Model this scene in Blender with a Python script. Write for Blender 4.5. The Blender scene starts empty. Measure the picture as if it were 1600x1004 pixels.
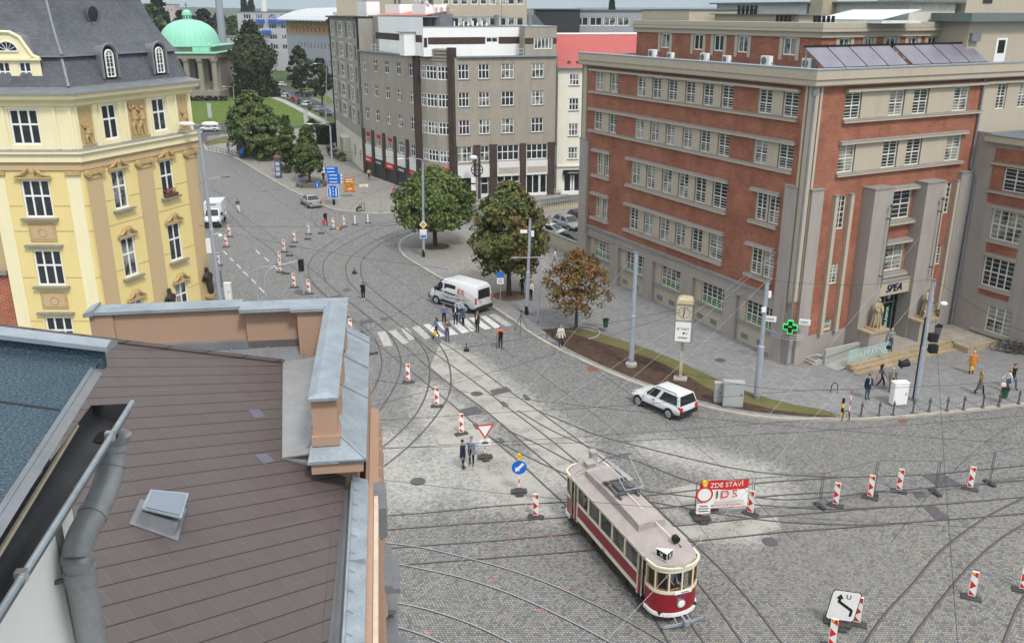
import bpy,bmesh,math,random
from math import sin,cos,pi,radians,sqrt,atan2,hypot
from mathutils import Vector,Matrix,noise as mnoise
random.seed(7)
SC=bpy.context.scene
COL=SC.collection
F,PITCH,HC=1405.0,radians(19.0),24.0
cd=bpy.data.cameras.new("camera");cam=bpy.data.objects.new("camera",cd);COL.objects.link(cam)
cd.sensor_width=36.0;cd.lens=36.0*F/1600;cd.clip_start=0.2;cd.clip_end=20000
cam.location=(0,0,HC);cam.rotation_euler=(pi/2-PITCH,0,0)
SC.camera=cam
W=bpy.data.worlds.new("World");SC.world=W;W.use_nodes=True
nt=W.node_tree;nt.nodes.clear()
sky=nt.nodes.new("ShaderNodeTexSky");sky.sky_type='NISHITA';sky.sun_disc=False
SUN_EL,SUN_AZ=radians(52),radians(153)
sky.sun_elevation=SUN_EL;sky.sun_rotation=SUN_AZ;sky.air_density=1.0;sky.dust_density=3.0;sky.ozone_density=1.0
tcw=nt.nodes.new("ShaderNodeTexCoord");sxw=nt.nodes.new("ShaderNodeSeparateXYZ");nt.links.new(tcw.outputs['Generated'],sxw.inputs[0])
rmp=nt.nodes.new("ShaderNodeMapRange");rmp.inputs[1].default_value=0.0;rmp.inputs[2].default_value=0.75;nt.links.new(sxw.outputs[2],rmp.inputs[0])
ovc=nt.nodes.new("ShaderNodeMix");ovc.data_type='RGBA';ovc.inputs[6].default_value=(3.1,4.2,4.8,1);ovc.inputs[7].default_value=(9.0,9.1,9.3,1)
nt.links.new(rmp.outputs[0],ovc.inputs[0])
hsv=nt.nodes.new("ShaderNodeHueSaturation");hsv.inputs['Saturation'].default_value=0.32
mixw=nt.nodes.new("ShaderNodeMix");mixw.data_type='RGBA';mixw.blend_type='MIX'
mixw.inputs[0].default_value=0.85;nt.links.new(ovc.outputs[2],mixw.inputs[7])
bg=nt.nodes.new("ShaderNodeBackground");bg.inputs[1].default_value=0.15
ow=nt.nodes.new("ShaderNodeOutputWorld")
nt.links.new(sky.outputs[0],hsv.inputs['Color']);nt.links.new(hsv.outputs[0],mixw.inputs[6])
nt.links.new(mixw.outputs[2],bg.inputs[0]);nt.links.new(bg.outputs[0],ow.inputs[0])
sl=bpy.data.lights.new("sun",'SUN');sl.energy=2.15;sl.angle=radians(9);sl.color=(1.0,0.96,0.9)
so=bpy.data.objects.new("sun",sl);COL.objects.link(so);so.location=(0,0,80)
_sd=Vector((sin(SUN_AZ)*cos(SUN_EL),cos(SUN_AZ)*cos(SUN_EL),sin(SUN_EL)))
so.rotation_euler=_sd.to_track_quat('Z','Y').to_euler()
SC.view_settings.view_transform='Standard';SC.view_settings.look='None'
SC.view_settings.exposure=0.32;SC.view_settings.gamma=1.0
SC.cycles.max_bounces=5;SC.cycles.diffuse_bounces=3;SC.cycles.glossy_bounces=2
SC.cycles.transmission_bounces=4;SC.cycles.transparent_max_bounces=6
_cp,_sp=cos(PITCH),sin(PITCH)
def ray(x,y):
 a,b=(x-800)/F,(y-502)/F
 return Vector((a,_cp-b*_sp,-_sp-b*_cp))
def U(x,y,z=0.0):
 r=ray(x,y);t=(z-HC)/r.z
 return Vector((r.x*t,r.y*t,z))
def UY(x,y,Y):
 r=ray(x,y);t=Y/r.y
 return Vector((r.x*t,Y,HC+r.z*t))
def hd(a):return Vector((sin(radians(a)),cos(radians(a)),0))
class MB:
 def __init__(s,T=None):s.v=[];s.f=[];s.m=[];s.uv=[];s.T=T or(lambda p:p)
 def face(s,pts,m=0,uv=None):
  pts=[Vector(p) for p in pts]
  if uv is None:
   n=Vector((0,0,0))
   for i in range(len(pts)):
    a,b=pts[i],pts[(i+1)%len(pts)]
    n+=Vector(((a.y-b.y)*(a.z+b.z),(a.z-b.z)*(a.x+b.x),(a.x-b.x)*(a.y+b.y)))
   ax,ay,az=abs(n.x),abs(n.y),abs(n.z)
   if az>=ax and az>=ay:uv=[(p.x,p.y) for p in pts]
   elif ay>=ax:uv=[(p.x,p.z) for p in pts]
   else:uv=[(p.y,p.z) for p in pts]
  i0=len(s.v)
  for p in pts:s.v.append(tuple(s.T(p)))
  s.f.append(list(range(i0,i0+len(pts))));s.m.append(m);s.uv+=uv
 def bx(s,x0,x1,y0,y1,z0,z1,m=0,skip=''):
  P=lambda i,j,k:((x0,x1)[i],(y0,y1)[j],(z0,z1)[k])
  Q={'b':[(0,0,0),(0,1,0),(1,1,0),(1,0,0)],'t':[(0,0,1),(1,0,1),(1,1,1),(0,1,1)],'f':[(0,0,0),(1,0,0),(1,0,1),(0,0,1)],'k':[(1,1,0),(0,1,0),(0,1,1),(1,1,1)],'l':[(0,1,0),(0,0,0),(0,0,1),(0,1,1)],'r':[(1,0,0),(1,1,0),(1,1,1),(1,0,1)]}
  for k,q in Q.items():
   if k not in skip:s.face([P(*c) for c in q],m)
 def prism(s,poly,z0,z1,m=0,mt=None,bottom=True):
  n=len(poly)
  for i in range(n):
   a,b=poly[i],poly[(i+1)%n]
   s.face([(a[0],a[1],z0),(b[0],b[1],z0),(b[0],b[1],z1),(a[0],a[1],z1)],m)
  s.face([(p[0],p[1],z1) for p in poly],m if mt is None else mt)
  if bottom:s.face([(p[0],p[1],z0) for p in reversed(poly)],m)
 def loft(s,rings,m=0,closed=True,cap=True):
  for a,b in zip(rings,rings[1:]):
   n=len(a)
   for i in range(n if closed else n-1):
    j=(i+1)%n
    s.face([a[i],a[j],b[j],b[i]],m)
  if cap:
   s.face(list(reversed(rings[0])),m);s.face(rings[-1],m)
 def tube(s,pts,r,m=0,seg=8,cap=True):
  pts=[Vector(p) for p in pts];rings=[]
  rr=r if isinstance(r,(list,tuple)) else[r]*len(pts)
  t0=(pts[1]-pts[0]).normalized()
  ref=Vector((0,0,1)) if abs(t0.z)<0.9 else Vector((1,0,0))
  nx=t0.cross(ref).normalized()
  for i,p in enumerate(pts):
   t=(pts[min(i+1,len(pts)-1)]-pts[max(i-1,0)]).normalized()
   nx=(nx-t*nx.dot(t)).normalized();ny=t.cross(nx)
   rings.append([p+(nx*cos(2*pi*k/seg)+ny*sin(2*pi*k/seg))*rr[i] for k in range(seg)])
  s.loft(rings,m,True,cap)
 def cyl(s,x,y,z0,z1,r,r2=None,m=0,seg=12):s.tube([(x,y,z0),(x,y,z1)],[r,r if r2 is None else r2],m,seg)
 def lathe(s,prof,x=0,y=0,m=0,seg=16,z=0):
  s.loft([[(x+r*cos(2*pi*k/seg),y+r*sin(2*pi*k/seg),z+h) for k in range(seg)] for r,h in prof],m)
 def ball(s,c,r,m=0,seg=10,sz=None):
  sz=sz or(1,1,1)
  rings=[]
  for i in range(1,seg//2):
   a=pi*i/(seg//2)
   rings.append([(c[0]+r*sz[0]*sin(a)*cos(2*pi*k/seg),c[1]+r*sz[1]*sin(a)*sin(2*pi*k/seg),c[2]-r*sz[2]*cos(a)) for k in range(seg)])
  s.loft(rings,m)
 def build(s,name,mats,parent=None,loc=None,rot=0.0,smooth=False,weld=False):
  me=bpy.data.meshes.new(name)
  me.from_pydata(s.v,[],s.f)
  for m in(mats if isinstance(mats,(list,tuple)) else[mats]):me.materials.append(m)
  me.polygons.foreach_set('material_index',s.m)
  ul=me.uv_layers.new(name='uv')
  ul.data.foreach_set('uv',[c for t in s.uv for c in t])
  if weld or smooth:
   b=bmesh.new();b.from_mesh(me);bmesh.ops.remove_doubles(b,verts=b.verts,dist=0.0008)
   bmesh.ops.recalc_face_normals(b,faces=b.faces);b.to_mesh(me);b.free()
  if smooth:
   me.polygons.foreach_set('use_smooth',[True]*len(me.polygons))
   try:me.set_sharp_from_angle(angle=radians(38))
   except Exception:pass
  me.update()
  return link(name,me,parent,loc,rot)
def link(name,me,parent=None,loc=None,rot=0.0):
 o=bpy.data.objects.new(name,me);COL.objects.link(o)
 if parent is not None:
  o.parent=parent
  if loc is None:loc=(0,0,0)
 if loc is not None:o.location=loc
 if rot:o.rotation_euler=(0,0,rot)
 return o
def tag(o,label,cat,group=None,kind=None):
 o['label']=label;o['category']=cat
 if group:o['group']=group
 if kind:o['kind']=kind
 return o
def thing(name,label,cat,loc=(0,0,0),rot=0.0,group=None):
 o=bpy.data.objects.new(name,None);COL.objects.link(o);o.empty_display_size=0.3
 o.location=loc;o.rotation_euler=(0,0,rot)
 return tag(o,label,cat,group)
def setting(o):o['kind']='structure';return o
KIDS={}
def kids(o):return[c for c in COL.objects if c.parent==o]
def dup(root,loc,rot=0.0,label=None,group=None,sc=None):
 def cp(o,par):
  c=o.copy();COL.objects.link(c)
  if par is not None:c.parent=par
  for k in list(o.children):cp(k,c)
  return c
 r=cp(root,None);r.location=loc;r.rotation_euler=(0,0,rot)
 if label:r['label']=label
 if group:r['group']=group
 if sc:r.scale=(sc,sc,sc)
 return r
def spline(pts,n=6):
 P=[Vector(p) for p in pts];P=[P[0]*2-P[1]]+P+[P[-1]*2-P[-2]];out=[]
 for i in range(1,len(P)-2):
  for k in range(n):
   t=k/n;a,b,c,d=P[i-1],P[i],P[i+1],P[i+2]
   out.append(0.5*((2*b)+(c-a)*t+(2*a-5*b+4*c-d)*t*t+(3*b-a-3*c+d)*t**3))
 out.append(P[-2]);return out
MATS={}
class N:
 def __init__(s,name):
  s.m=bpy.data.materials.new(name);s.m.use_nodes=True;s.t=s.m.node_tree
  s.b=s.t.nodes['Principled BSDF'];s.o=s.t.nodes['Material Output']
 def n(s,ty,**k):
  d=s.t.nodes.new(ty)
  for a,b in k.items():setattr(d,a,b)
  return d
 def l(s,a,b):s.t.links.new(a,b)
 def setin(s,sock,v):
  if hasattr(v,'is_output'):s.l(v,sock)
  else:sock.default_value=v
 def math(s,op,a,b=None,c=None):
  d=s.n('ShaderNodeMath',operation=op)
  for i,x in enumerate((a,b,c)):
   if x is not None:s.setin(d.inputs[i],x)
  return d.outputs[0]
 def mix(s,f,a,b,mode='MIX'):
  d=s.n('ShaderNodeMix',data_type='RGBA',blend_type=mode)
  s.setin(d.inputs[0],f)
  for i,x in((6,a),(7,b)):
   if isinstance(x,tuple) and len(x)==3:x=(*x,1)
   s.setin(d.inputs[i],x)
  return d.outputs[2]
 def noise(s,vec,scale,detail=3.0,rough=0.55):
  d=s.n('ShaderNodeTexNoise');d.inputs['Scale'].default_value=scale;d.inputs['Detail'].default_value=detail
  d.inputs['Roughness'].default_value=rough
  if vec is not None:s.l(vec,d.inputs['Vector'])
  return d.outputs[0]
 def ramp(s,f,lo,hi):
  d=s.n('ShaderNodeMapRange');d.inputs[1].default_value=lo;d.inputs[2].default_value=hi
  s.l(f,d.inputs[0]);return d.outputs[0]
 def coord(s,k='Object'):return s.n('ShaderNodeTexCoord').outputs[k]
 def sep(s,v):
  d=s.n('ShaderNodeSeparateXYZ');s.l(v,d.inputs[0]);return d.outputs
 def comb(s,x,y,z=0.0):
  d=s.n('ShaderNodeCombineXYZ')
  for i,q in enumerate((x,y,z)):s.setin(d.inputs[i],q)
  return d.outputs[0]
 def bump(s,h,st=0.3,dist=0.02):
  d=s.n('ShaderNodeBump');d.inputs['Strength'].default_value=st;d.inputs['Distance'].default_value=dist
  s.l(h,d.inputs['Height']);s.l(d.outputs[0],s.b.inputs['Normal'])
 def fin(s,col=None,rough=0.8,metal=0.0,spec=0.3):
  if col is not None:
   if isinstance(col,tuple):col=(*col[:3],1)
   s.setin(s.b.inputs['Base Color'],col)
  s.setin(s.b.inputs['Roughness'],rough);s.b.inputs['Metallic'].default_value=metal
  s.b.inputs['Specular IOR Level'].default_value=spec
  return s.m
def pm(name,c,rough=0.75,metal=0.0,spec=0.3,var=0.18,sc=3.0,coord='Object',bump=0.0,bsc=40.0):
 """plain surface with large soft and small hard unevenness of its own colour"""
 if name in MATS:return MATS[name]
 g=N(name);v=g.coord(coord)
 n1=g.noise(v,sc,4.0);n2=g.noise(v,sc*9,2.0)
 f=g.math('ADD',g.math('MULTIPLY',n1,0.65),g.math('MULTIPLY',n2,0.35))
 lo=tuple(x*(1-var) for x in c);hi=tuple(min(1,x*(1+var)) for x in c)
 col=g.mix(g.ramp(f,0.3,0.7),lo,hi)
 if bump:g.bump(g.noise(v,bsc,2.0),bump,0.01)
 MATS[name]=g.fin(col,rough,metal,spec);return MATS[name]
def brickmat(name,c1,c2,mortar,bw=0.26,bh=0.082,ms=0.008):
 g=N(name);uv=g.coord('UV');b=g.n('ShaderNodeTexBrick')
 b.inputs['Scale'].default_value=1.0;b.inputs['Brick Width'].default_value=bw;b.inputs['Row Height'].default_value=bh
 b.inputs['Mortar Size'].default_value=ms;b.inputs['Color1'].default_value=(*c1,1);b.inputs['Color2'].default_value=(*c2,1)
 b.inputs['Mortar'].default_value=(*mortar,1);b.inputs['Bias'].default_value=0.0
 g.l(uv,b.inputs['Vector'])
 n1=g.noise(uv,0.5,5.0,0.65);n2=g.noise(uv,9.0,2.0)
 col=g.mix(g.ramp(n1,0.35,0.7),b.outputs[0],g.mix(1.0,b.outputs[0],(0.62,0.57,0.57),'MULTIPLY'))
 xx,yy,zz=g.sep(uv);st=g.noise(g.comb(g.math('MULTIPLY',xx,1.1),g.math('MULTIPLY',yy,.16)),1.0,5.0,.65);col=g.mix(g.math('MULTIPLY',g.ramp(st,.5,.78),.38),col,(.13,.06,.042))
 col=g.mix(g.math('MULTIPLY',g.ramp(n2,0.55,0.75),0.35),col,(0.46,0.22,0.13))
 g.bump(b.outputs[1],-0.25,0.01)
 return g.fin(col,0.85,0,0.2)
def stainmat(name,c,dark,rough=0.9,sx=1.4,sz=0.18,amt=0.5):
 """render or stucco with rain streaks and grime of its own"""
 g=N(name);uv=g.coord('UV');x,y,z=g.sep(uv)
 st=g.noise(g.comb(g.math('MULTIPLY',x,sx),g.math('MULTIPLY',y,sz)),1.0,5.0,0.65)
 n2=g.noise(uv,14.0,3.0);n3=g.noise(uv,0.35,4.0)
 f=g.math('MULTIPLY',g.math('ADD',g.ramp(st,0.45,0.8),g.math('MULTIPLY',g.ramp(n3,0.45,0.75),0.6)),amt)
 col=g.mix(f,c,dark)
 col=g.mix(g.math('MULTIPLY',g.ramp(n2,0.4,0.7),0.16),col,tuple(min(1,k*1.35) for k in c))
 g.bump(n2,0.1,0.01)
 return g.fin(col,rough,0,0.2)
def glassmat(name,dark=(0.02,0.024,0.028),cloth=(0.36,0.35,0.32),share=0.45,rough=0.06):
 """window pane: dark room or pale curtain behind, picked per window"""
 g=N(name);r=g.n('ShaderNodeObjectInfo').outputs['Random'];uv=g.coord('UV');x,y,z=g.sep(uv)
 fold=g.noise(g.comb(g.math('ADD',g.math('MULTIPLY',x,9.0),g.math('MULTIPLY',r,77.0)),g.math('MULTIPLY',y,0.3)),1.0,2.0)
 has=g.math('LESS_THAN',r,share)
 big=g.noise(g.comb(g.math('ADD',x,g.math('MULTIPLY',r,31.0)),y),0.9,2.0)
 cur=g.math('MULTIPLY',g.math('MULTIPLY',has,g.ramp(big,0.40,0.56)),g.math('ADD',0.45,g.math('MULTIPLY',fold,0.6)))
 dk=g.mix(g.noise(g.comb(x,g.math('ADD',y,g.math('MULTIPLY',r,19.0))),2.2,3.0),tuple(k*0.5 for k in dark),tuple(k*2.6 for k in dark))
 return g.fin(g.mix(cur,dk,cloth),rough,0,0.5)
M={}
M['white']=pm('white_paint',(0.74,0.74,0.72),0.5,var=0.05)
M['winframe']=pm('window_frame_paint',(0.78,0.78,0.76),0.5,var=0.05)
M['winframe_old']=pm('old_window_paint',(0.62,0.61,0.55),0.6,var=0.1)
M['glass']=glassmat('window_glass')
M['glassd']=glassmat('dark_glass',share=0.12)
M['carglass']=pm('car_glass',(0.012,0.014,0.016),0.06,0,0.6,var=0.2)
M['zinc']=pm('zinc_sheet',(0.27,0.31,0.35),0.5,0.25,0.4,var=0.16,sc=1.5)
M['zincd']=pm('weathered_zinc',(0.19,0.2,0.215),0.55,0.2,0.4,var=0.2,sc=1.5)
M['galv']=pm('galvanised_steel',(0.34,0.37,0.41),0.5,0.45,0.4,var=0.12)
M['polepaint']=pm('grey_pole_paint',(0.33,0.355,0.41),0.55,0.2,0.4,var=0.1)
M['black']=pm('black_paint',(0.012,0.012,0.013),0.5,0,0.3)
M['rubber']=pm('grey_rubber',(0.055,0.055,0.055),0.85,var=0.3,sc=6)
M['tyre']=pm('tyre_rubber',(0.014,0.014,0.015),0.85)
M['red']=pm('red_paint',(0.55,0.025,0.02),0.5,var=0.08)
M['yellow']=pm('yellow_paint',(0.75,0.48,0.02),0.5,var=0.08)
M['blue']=pm('blue_sign',(0.01,0.13,0.55),0.45,var=0.06)
M['orange']=pm('amber_lens',(0.75,0.32,0.01),0.3,var=0.1)
M['green']=pm('green_paint',(0.02,0.09,0.045),0.55)
M['conc']=pm('concrete',(0.33,0.32,0.3),0.9,var=0.18,sc=2.0,bump=0.2)
M['granite']=pm('granite_kerb',(0.36,0.33,0.28),0.85,var=0.25,sc=1.2)
M['soil']=pm('brown_soil',(0.075,0.05,0.037),1.0,0,0.05,var=0.4,sc=2.5,bump=0.8,bsc=18)
M['bark']=pm('bark',(0.06,0.05,0.042),0.95,var=0.35,sc=5)
M['chrome']=pm('bright_metal',(0.6,0.6,0.6),0.25,0.8,0.5,var=0.05)
M['redlens']=pm('red_lens',(0.5,0.012,0.01),0.2,0,0.5,var=0.1)
class Fac:
 """a vertical wall plane: s along the wall, d outward, z up"""
 def __init__(s,O,heading,side):
  s.O=Vector((O[0],O[1],0));s.d=hd(heading);s.side=side
  s.n=Vector((-s.d.y,s.d.x,0))*side
  X=Vector((s.n.y,-s.n.x,0));s.rot=atan2(X.y,X.x)
 def p(s,a,d=0.0,z=0.0):return s.O+s.d*a+s.n*d+Vector((0,0,z))
 def T(s,q):return s.p(q[0],q[1],q[2])
 def mb(s):return MB(s.T)
def wall(mb,s0,s1,z0,z1,ops=(),depth=0.18,m=0,mr=None,d=0.0):
 """wall sheet with true openings and their reveals; ops = (s0,s1,z0,z1[,depth])"""
 xs=sorted({s0,s1,*[k for o in ops for k in o[:2] if s0<k<s1]});zs=sorted({z0,z1,*[k for o in ops for k in o[2:4] if z0<k<z1]})
 for i in range(len(xs)-1):
  run=None
  for j in range(len(zs)-1):
   cx,cz=(xs[i]+xs[i+1])/2,(zs[j]+zs[j+1])/2
   hole=any(o[0]<cx<o[1] and o[2]<cz<o[3] for o in ops)
   if hole:
    if run is not None:mb.face([(xs[i],d,run),(xs[i+1],d,run),(xs[i+1],d,zs[j]),(xs[i],d,zs[j])],m);run=None
   elif run is None:run=zs[j]
  if run is not None:mb.face([(xs[i],d,run),(xs[i+1],d,run),(xs[i+1],d,z1),(xs[i],d,z1)],m)
 for o in ops:
  a,b,c,e=o[:4];D=d-(o[4] if len(o)>4 else depth);q=m if mr is None else mr
  mb.face([(a,d,c),(a,D,c),(a,D,e),(a,d,e)],q);mb.face([(b,d,c),(b,D,c),(b,D,e),(b,d,e)],q)
  mb.face([(a,d,e),(b,d,e),(b,D,e),(a,D,e)],q);mb.face([(a,d,c),(b,d,c),(b,D,c),(a,D,c)],q)
WM={}
def win_meshes(w,h,cols,rows,bar,fmat,gmat,extra):
 key=(round(w,2),round(h,2),cols,tuple(rows),bar,fmat.name,gmat.name,extra)
 if key in WM:return WM[key]
 f=MB();o=bar;t=0.07
 f.bx(-w/2,-w/2+o,-t,0,0,h);f.bx(w/2-o,w/2,-t,0,0,h)
 f.bx(-w/2+o,w/2-o,-t,0,0,o);f.bx(-w/2+o,w/2-o,-t,0,h-o,h)
 for i in range(1,cols):
  x=-w/2+w*i/cols;f.bx(x-bar*.5,x+bar*.5,-t,-0.004,o,h-o)
 for r in rows:
  z=h*r;f.bx(-w/2+o,w/2-o,-t,-0.002,z-bar*.5,z+bar*.5)
 if extra:
  edges=[0]+list(rows)+[1]
  for a,b in zip(edges,edges[1:]):
   for k in range(1,extra):
    z=h*(a+(b-a)*k/extra);f.bx(-w/2+o,w/2-o,-t,-0.012,z-0.016,z+0.016)
 g=MB();g.face([(-w/2+o*.5,-0.04,o*.5),(w/2-o*.5,-0.04,o*.5),(w/2-o*.5,-0.04,h-o*.5),(-w/2+o*.5,-0.04,h-o*.5)])
 fo=f.build('window',fmat);go=g.build('pane',gmat);r=(fo.data,go.data)
 bpy.data.objects.remove(fo);bpy.data.objects.remove(go);WM[key]=r;return r
def window(par,fac,s0,s1,z0,z1,cols=2,rows=(0.55,),d=-0.1,bar=0.07,fmat=None,gmat=None,extra=0,name='window'):
 a,b=win_meshes(abs(s1-s0),z1-z0,cols,rows,bar,fmat or M['winframe'],gmat or M['glass'],extra)
 c=fac.p((s0+s1)/2,d,z0)-par.location
 o=link(name,a,par,c,fac.rot);link('pane',b,o);return o
SPLIT={'brick_panel','end_wall','chimney_block','roof_flue','infill_panel','flue','window_letters','bracket','gable_wall','debris','vent_box','snow_stop','replaced_shingle','zinc_ledge','dark_opening','felt_seam'}
def pieces(mb):
 par_={}
 def find(a):
  while par_.setdefault(a,a)!=a:a=par_[a]
  return a
 key=lambda v:(round(v[0],3),round(v[1],3),round(v[2],3))
 for f in mb.f:
  r=find(key(mb.v[f[0]]))
  for i in f[1:]:
   q=find(key(mb.v[i]))
   if q!=r:par_[q]=r
 out={};u=0
 for f,m in zip(mb.f,mb.m):
  o=out.setdefault(find(key(mb.v[f[0]])),MB());o.face([mb.v[i] for i in f],m,mb.uv[u:u+len(f)]);u+=len(f)
 return list(out.values())
def part(mb,name,mats,par,**k):
 if name in SPLIT:
  for b in pieces(mb):o=b.build(name,mats,par,loc=-par.location,**k)
  return o
 return mb.build(name,mats,par,loc=-par.location,**k)
def text(name,s,size,mat,par,loc,rotm,ext=0.01,align='CENTER',shear=0.0):
 cu=bpy.data.curves.new(name,'FONT');cu.body=s;cu.size=size;cu.extrude=ext;cu.align_x=align;cu.align_y='CENTER';cu.shear=shear
 ob=bpy.data.objects.new(name,cu);COL.objects.link(ob)
 me=bpy.data.meshes.new_from_object(ob.evaluated_get(bpy.context.evaluated_depsgraph_get()))
 bpy.data.objects.remove(ob);me.materials.clear();me.materials.append(mat)
 o=link(name,me,par);o.matrix_local=Matrix.Translation(loc)@rotm;return o
def upright(ang):return Matrix.Rotation(ang,4,'Z')@Matrix.Rotation(pi/2,4,'X')
# ================================================================ GROUND, STREETS, PAVEMENTS, RAILS
def cobblemat():
 g=N('cobbles');P=g.coord('Object');X,Y,Z=g.sep(P)
 at=g.n('ShaderNodeAttribute',attribute_name='wear');dust,straight,warm=g.sep(at.outputs['Vector']);straight=g.math('GREATER_THAN',straight,.5)
 wob=g.noise(P,1.3,2.0)
 per,R=1.55,1.0
 xm=g.math('SUBTRACT',g.math('MULTIPLY',g.math('FRACT',g.math('DIVIDE',X,per)),per),per/2)
 arc=g.math('SQRT',g.math('SUBTRACT',R*R,g.math('MULTIPLY',xm,xm)))
 fan=g.math('MULTIPLY',arc,g.math('SUBTRACT',1.0,straight))
 u=g.math('ADD',X,g.math('MULTIPLY',wob,0.05));v=g.math('ADD',g.math('ADD',Y,fan),g.math('MULTIPLY',wob,0.06))
 v=g.math('DIVIDE',v,0.125);row=g.math('FLOOR',v)
 u=g.math('ADD',g.math('DIVIDE',u,0.135),g.math('MULTIPLY',row,0.37))
 cell=g.comb(g.math('FLOOR',u),row)
 wn=g.n('ShaderNodeTexWhiteNoise',noise_dimensions='2D');g.l(cell,wn.inputs['Vector'])
 r1,r2,r3=g.sep(wn.outputs['Color'])
 fu=g.math('ABSOLUTE',g.math('SUBTRACT',g.math('FRACT',u),0.5));fv=g.math('ABSOLUTE',g.math('SUBTRACT',g.math('FRACT',v),0.5))
 joint=g.ramp(g.math('MAXIMUM',fu,fv),0.37,0.47)
 stone=g.mix(r1,(0.115,0.117,0.12),(0.29,0.287,0.28))
 tan=g.mix(r3,(0.3,0.262,0.205),(0.2,0.183,0.158))
 stone=g.mix(g.math('MULTIPLY',g.math('GREATER_THAN',r2,0.7),g.math('ADD',0.12,g.math('MULTIPLY',warm,0.8))),stone,tan)
 big=g.noise(P,0.11,5.0,0.6);mid=g.noise(P,0.8,4.0,0.6)
 stone=g.mix(g.math('MULTIPLY',g.ramp(big,0.42,0.66),0.3),stone,(0.24,0.235,0.225))
 stone=g.mix(g.math('MULTIPLY',g.ramp(mid,0.52,0.75),0.35),stone,(0.115,0.113,0.11))
 col=g.mix(joint,stone,(0.055,0.053,0.049))
 dn=g.noise(P,2.6,5.0,0.7)
 df=g.ramp(g.math('ADD',dust,g.math('MULTIPLY',g.math('MULTIPLY',g.math('SUBTRACT',dn,0.5),1.0),1.5)),0.45,1.05)
 df=g.math('MULTIPLY',df,g.math('SUBTRACT',1.0,g.math('MULTIPLY',joint,0.45)))
 df=g.math('MULTIPLY',df,g.math('ADD',0.65,g.math('MULTIPLY',g.math('GREATER_THAN',r1,0.3),0.35)))
 col=g.mix(df,col,g.mix(g.noise(P,5.0,3.0),(0.33,0.32,0.295),(0.45,0.44,0.41)))
 g.bump(g.math('MULTIPLY',joint,-1.0),0.35,0.02)
 return g.fin(col,0.72,0,0.3)
def pavemat(name,c,bw,bh,rot=0.0):
 g=N(name);P=g.coord('Object');mp=g.n('ShaderNodeMapping');mp.inputs['Rotation'].default_value=(0,0,rot);g.l(P,mp.inputs['Vector'])
 b=g.n('ShaderNodeTexBrick');b.inputs['Scale'].default_value=1;b.inputs['Brick Width'].default_value=bw;b.inputs['Row Height'].default_value=bh
 b.inputs['Mortar Size'].default_value=0.012;b.inputs['Color1'].default_value=(*[k*.82 for k in c],1);b.inputs['Color2'].default_value=(*[k*1.15 for k in c],1)
 b.inputs['Mortar'].default_value=(*[k*.5 for k in c],1);g.l(mp.outputs[0],b.inputs['Vector'])
 n=g.noise(P,0.35,5.0,0.65);n2=g.noise(P,3.0,4.0,.6)
 col=g.mix(g.math('MULTIPLY',g.ramp(n,0.4,0.7),0.45),b.outputs[0],tuple(k*.72 for k in c))
 col=g.mix(g.math('MULTIPLY',g.ramp(n2,0.52,0.7),0.3),col,tuple(min(1,k*1.3) for k in c))
 return g.fin(col,0.85,0,0.2)
M['cobble']=cobblemat()
M['pave']=pavemat('grey_paving',(0.235,0.235,0.235),0.4,0.2,radians(27))
M['pave2']=pavemat('buff_paving',(0.27,0.255,0.235),0.3,0.15,radians(-30))
def grassmat(name,a,b,c):
 g=N(name);P=g.coord('Object');n=g.noise(P,0.3,5.0,.65);n2=g.noise(P,7.0,4.0,.7)
 col=g.mix(g.ramp(n,.35,.65),a,b);col=g.mix(g.math('MULTIPLY',g.ramp(n2,.5,.75),.6),col,c);g.bump(n2,.6,.04)
 return g.fin(col,0.95,0,0.1)
M['lawn']=grassmat('mown_lawn',(0.08,0.128,0.026),(0.11,0.155,0.034),(0.062,0.1,0.022))
M['weeds']=grassmat('thin_verge_grass',(0.10,0.11,0.035),(0.16,0.135,0.07),(0.055,0.085,0.02))
M['field']=grassmat('far_country',(0.05,0.085,0.03),(0.09,0.1,0.05),(0.03,0.05,0.02))
mb=MB();mb.face([(-7000,-300,-.03),(7000,-300,-.03),(7000,9000,-.03),(-7000,9000,-.03)])
setting(mb.build('ground',M['field']))
def seg_d(x,y,a,b):
 dx,dy=b[0]-a[0],b[1]-a[1];t=max(0,min(1,((x-a[0])*dx+(y-a[1])*dy)/(dx*dx+dy*dy)))
 return hypot(x-a[0]-t*dx,y-a[1]-t*dy)
def g2(px,py):p=U(px,py);return(p.x,p.y)
DUST=[(g2(600,740),g2(800,740),3.6),(g2(700,690),g2(780,770),3.2),(g2(850,720),g2(880,780),2.0),(g2(640,760),g2(720,720),4.2),(g2(690,640),g2(760,730),3.2),(g2(800,760),g2(860,800),2.0),(g2(610,690),g2(650,770),2.6),(g2(672,610),g2(690,680),2.2),(g2(720,560),g2(890,690),2.2),(g2(1030,700),g2(1180,740),2.6),(g2(1080,790),g2(1200,770),2.4),(g2(1100,830),g2(1170,835),1.6),(g2(700,540),g2(760,590),1.2)]
STR=[(g2(580,800),g2(900,780),3.4),(g2(580,870),g2(900,860),5.0),(g2(650,950),g2(1100,990),6.0),(g2(1000,720),g2(1220,760),3.0),(g2(1200,760),g2(1600,760),4.0),(g2(1060,850),g2(1180,1000),2.4),(g2(450,410),g2(640,570),3.0),(g2(640,570),g2(900,720),3.2),(g2(590,600),g2(650,540),4.0),(g2(1560,800),g2(1400,980),2.2)]
def zone(L,x,y):return max(max(0.0,min(1.0,(1.45-seg_d(x,y,a,b)/r)/(1.0 if L is STR else 1.25))) for a,b,r in L)
xs=[-200,-120,-80,-60,-45,-34]+[-26+.6*i for i in range(115)]+[46,55,70,100,200]
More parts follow.
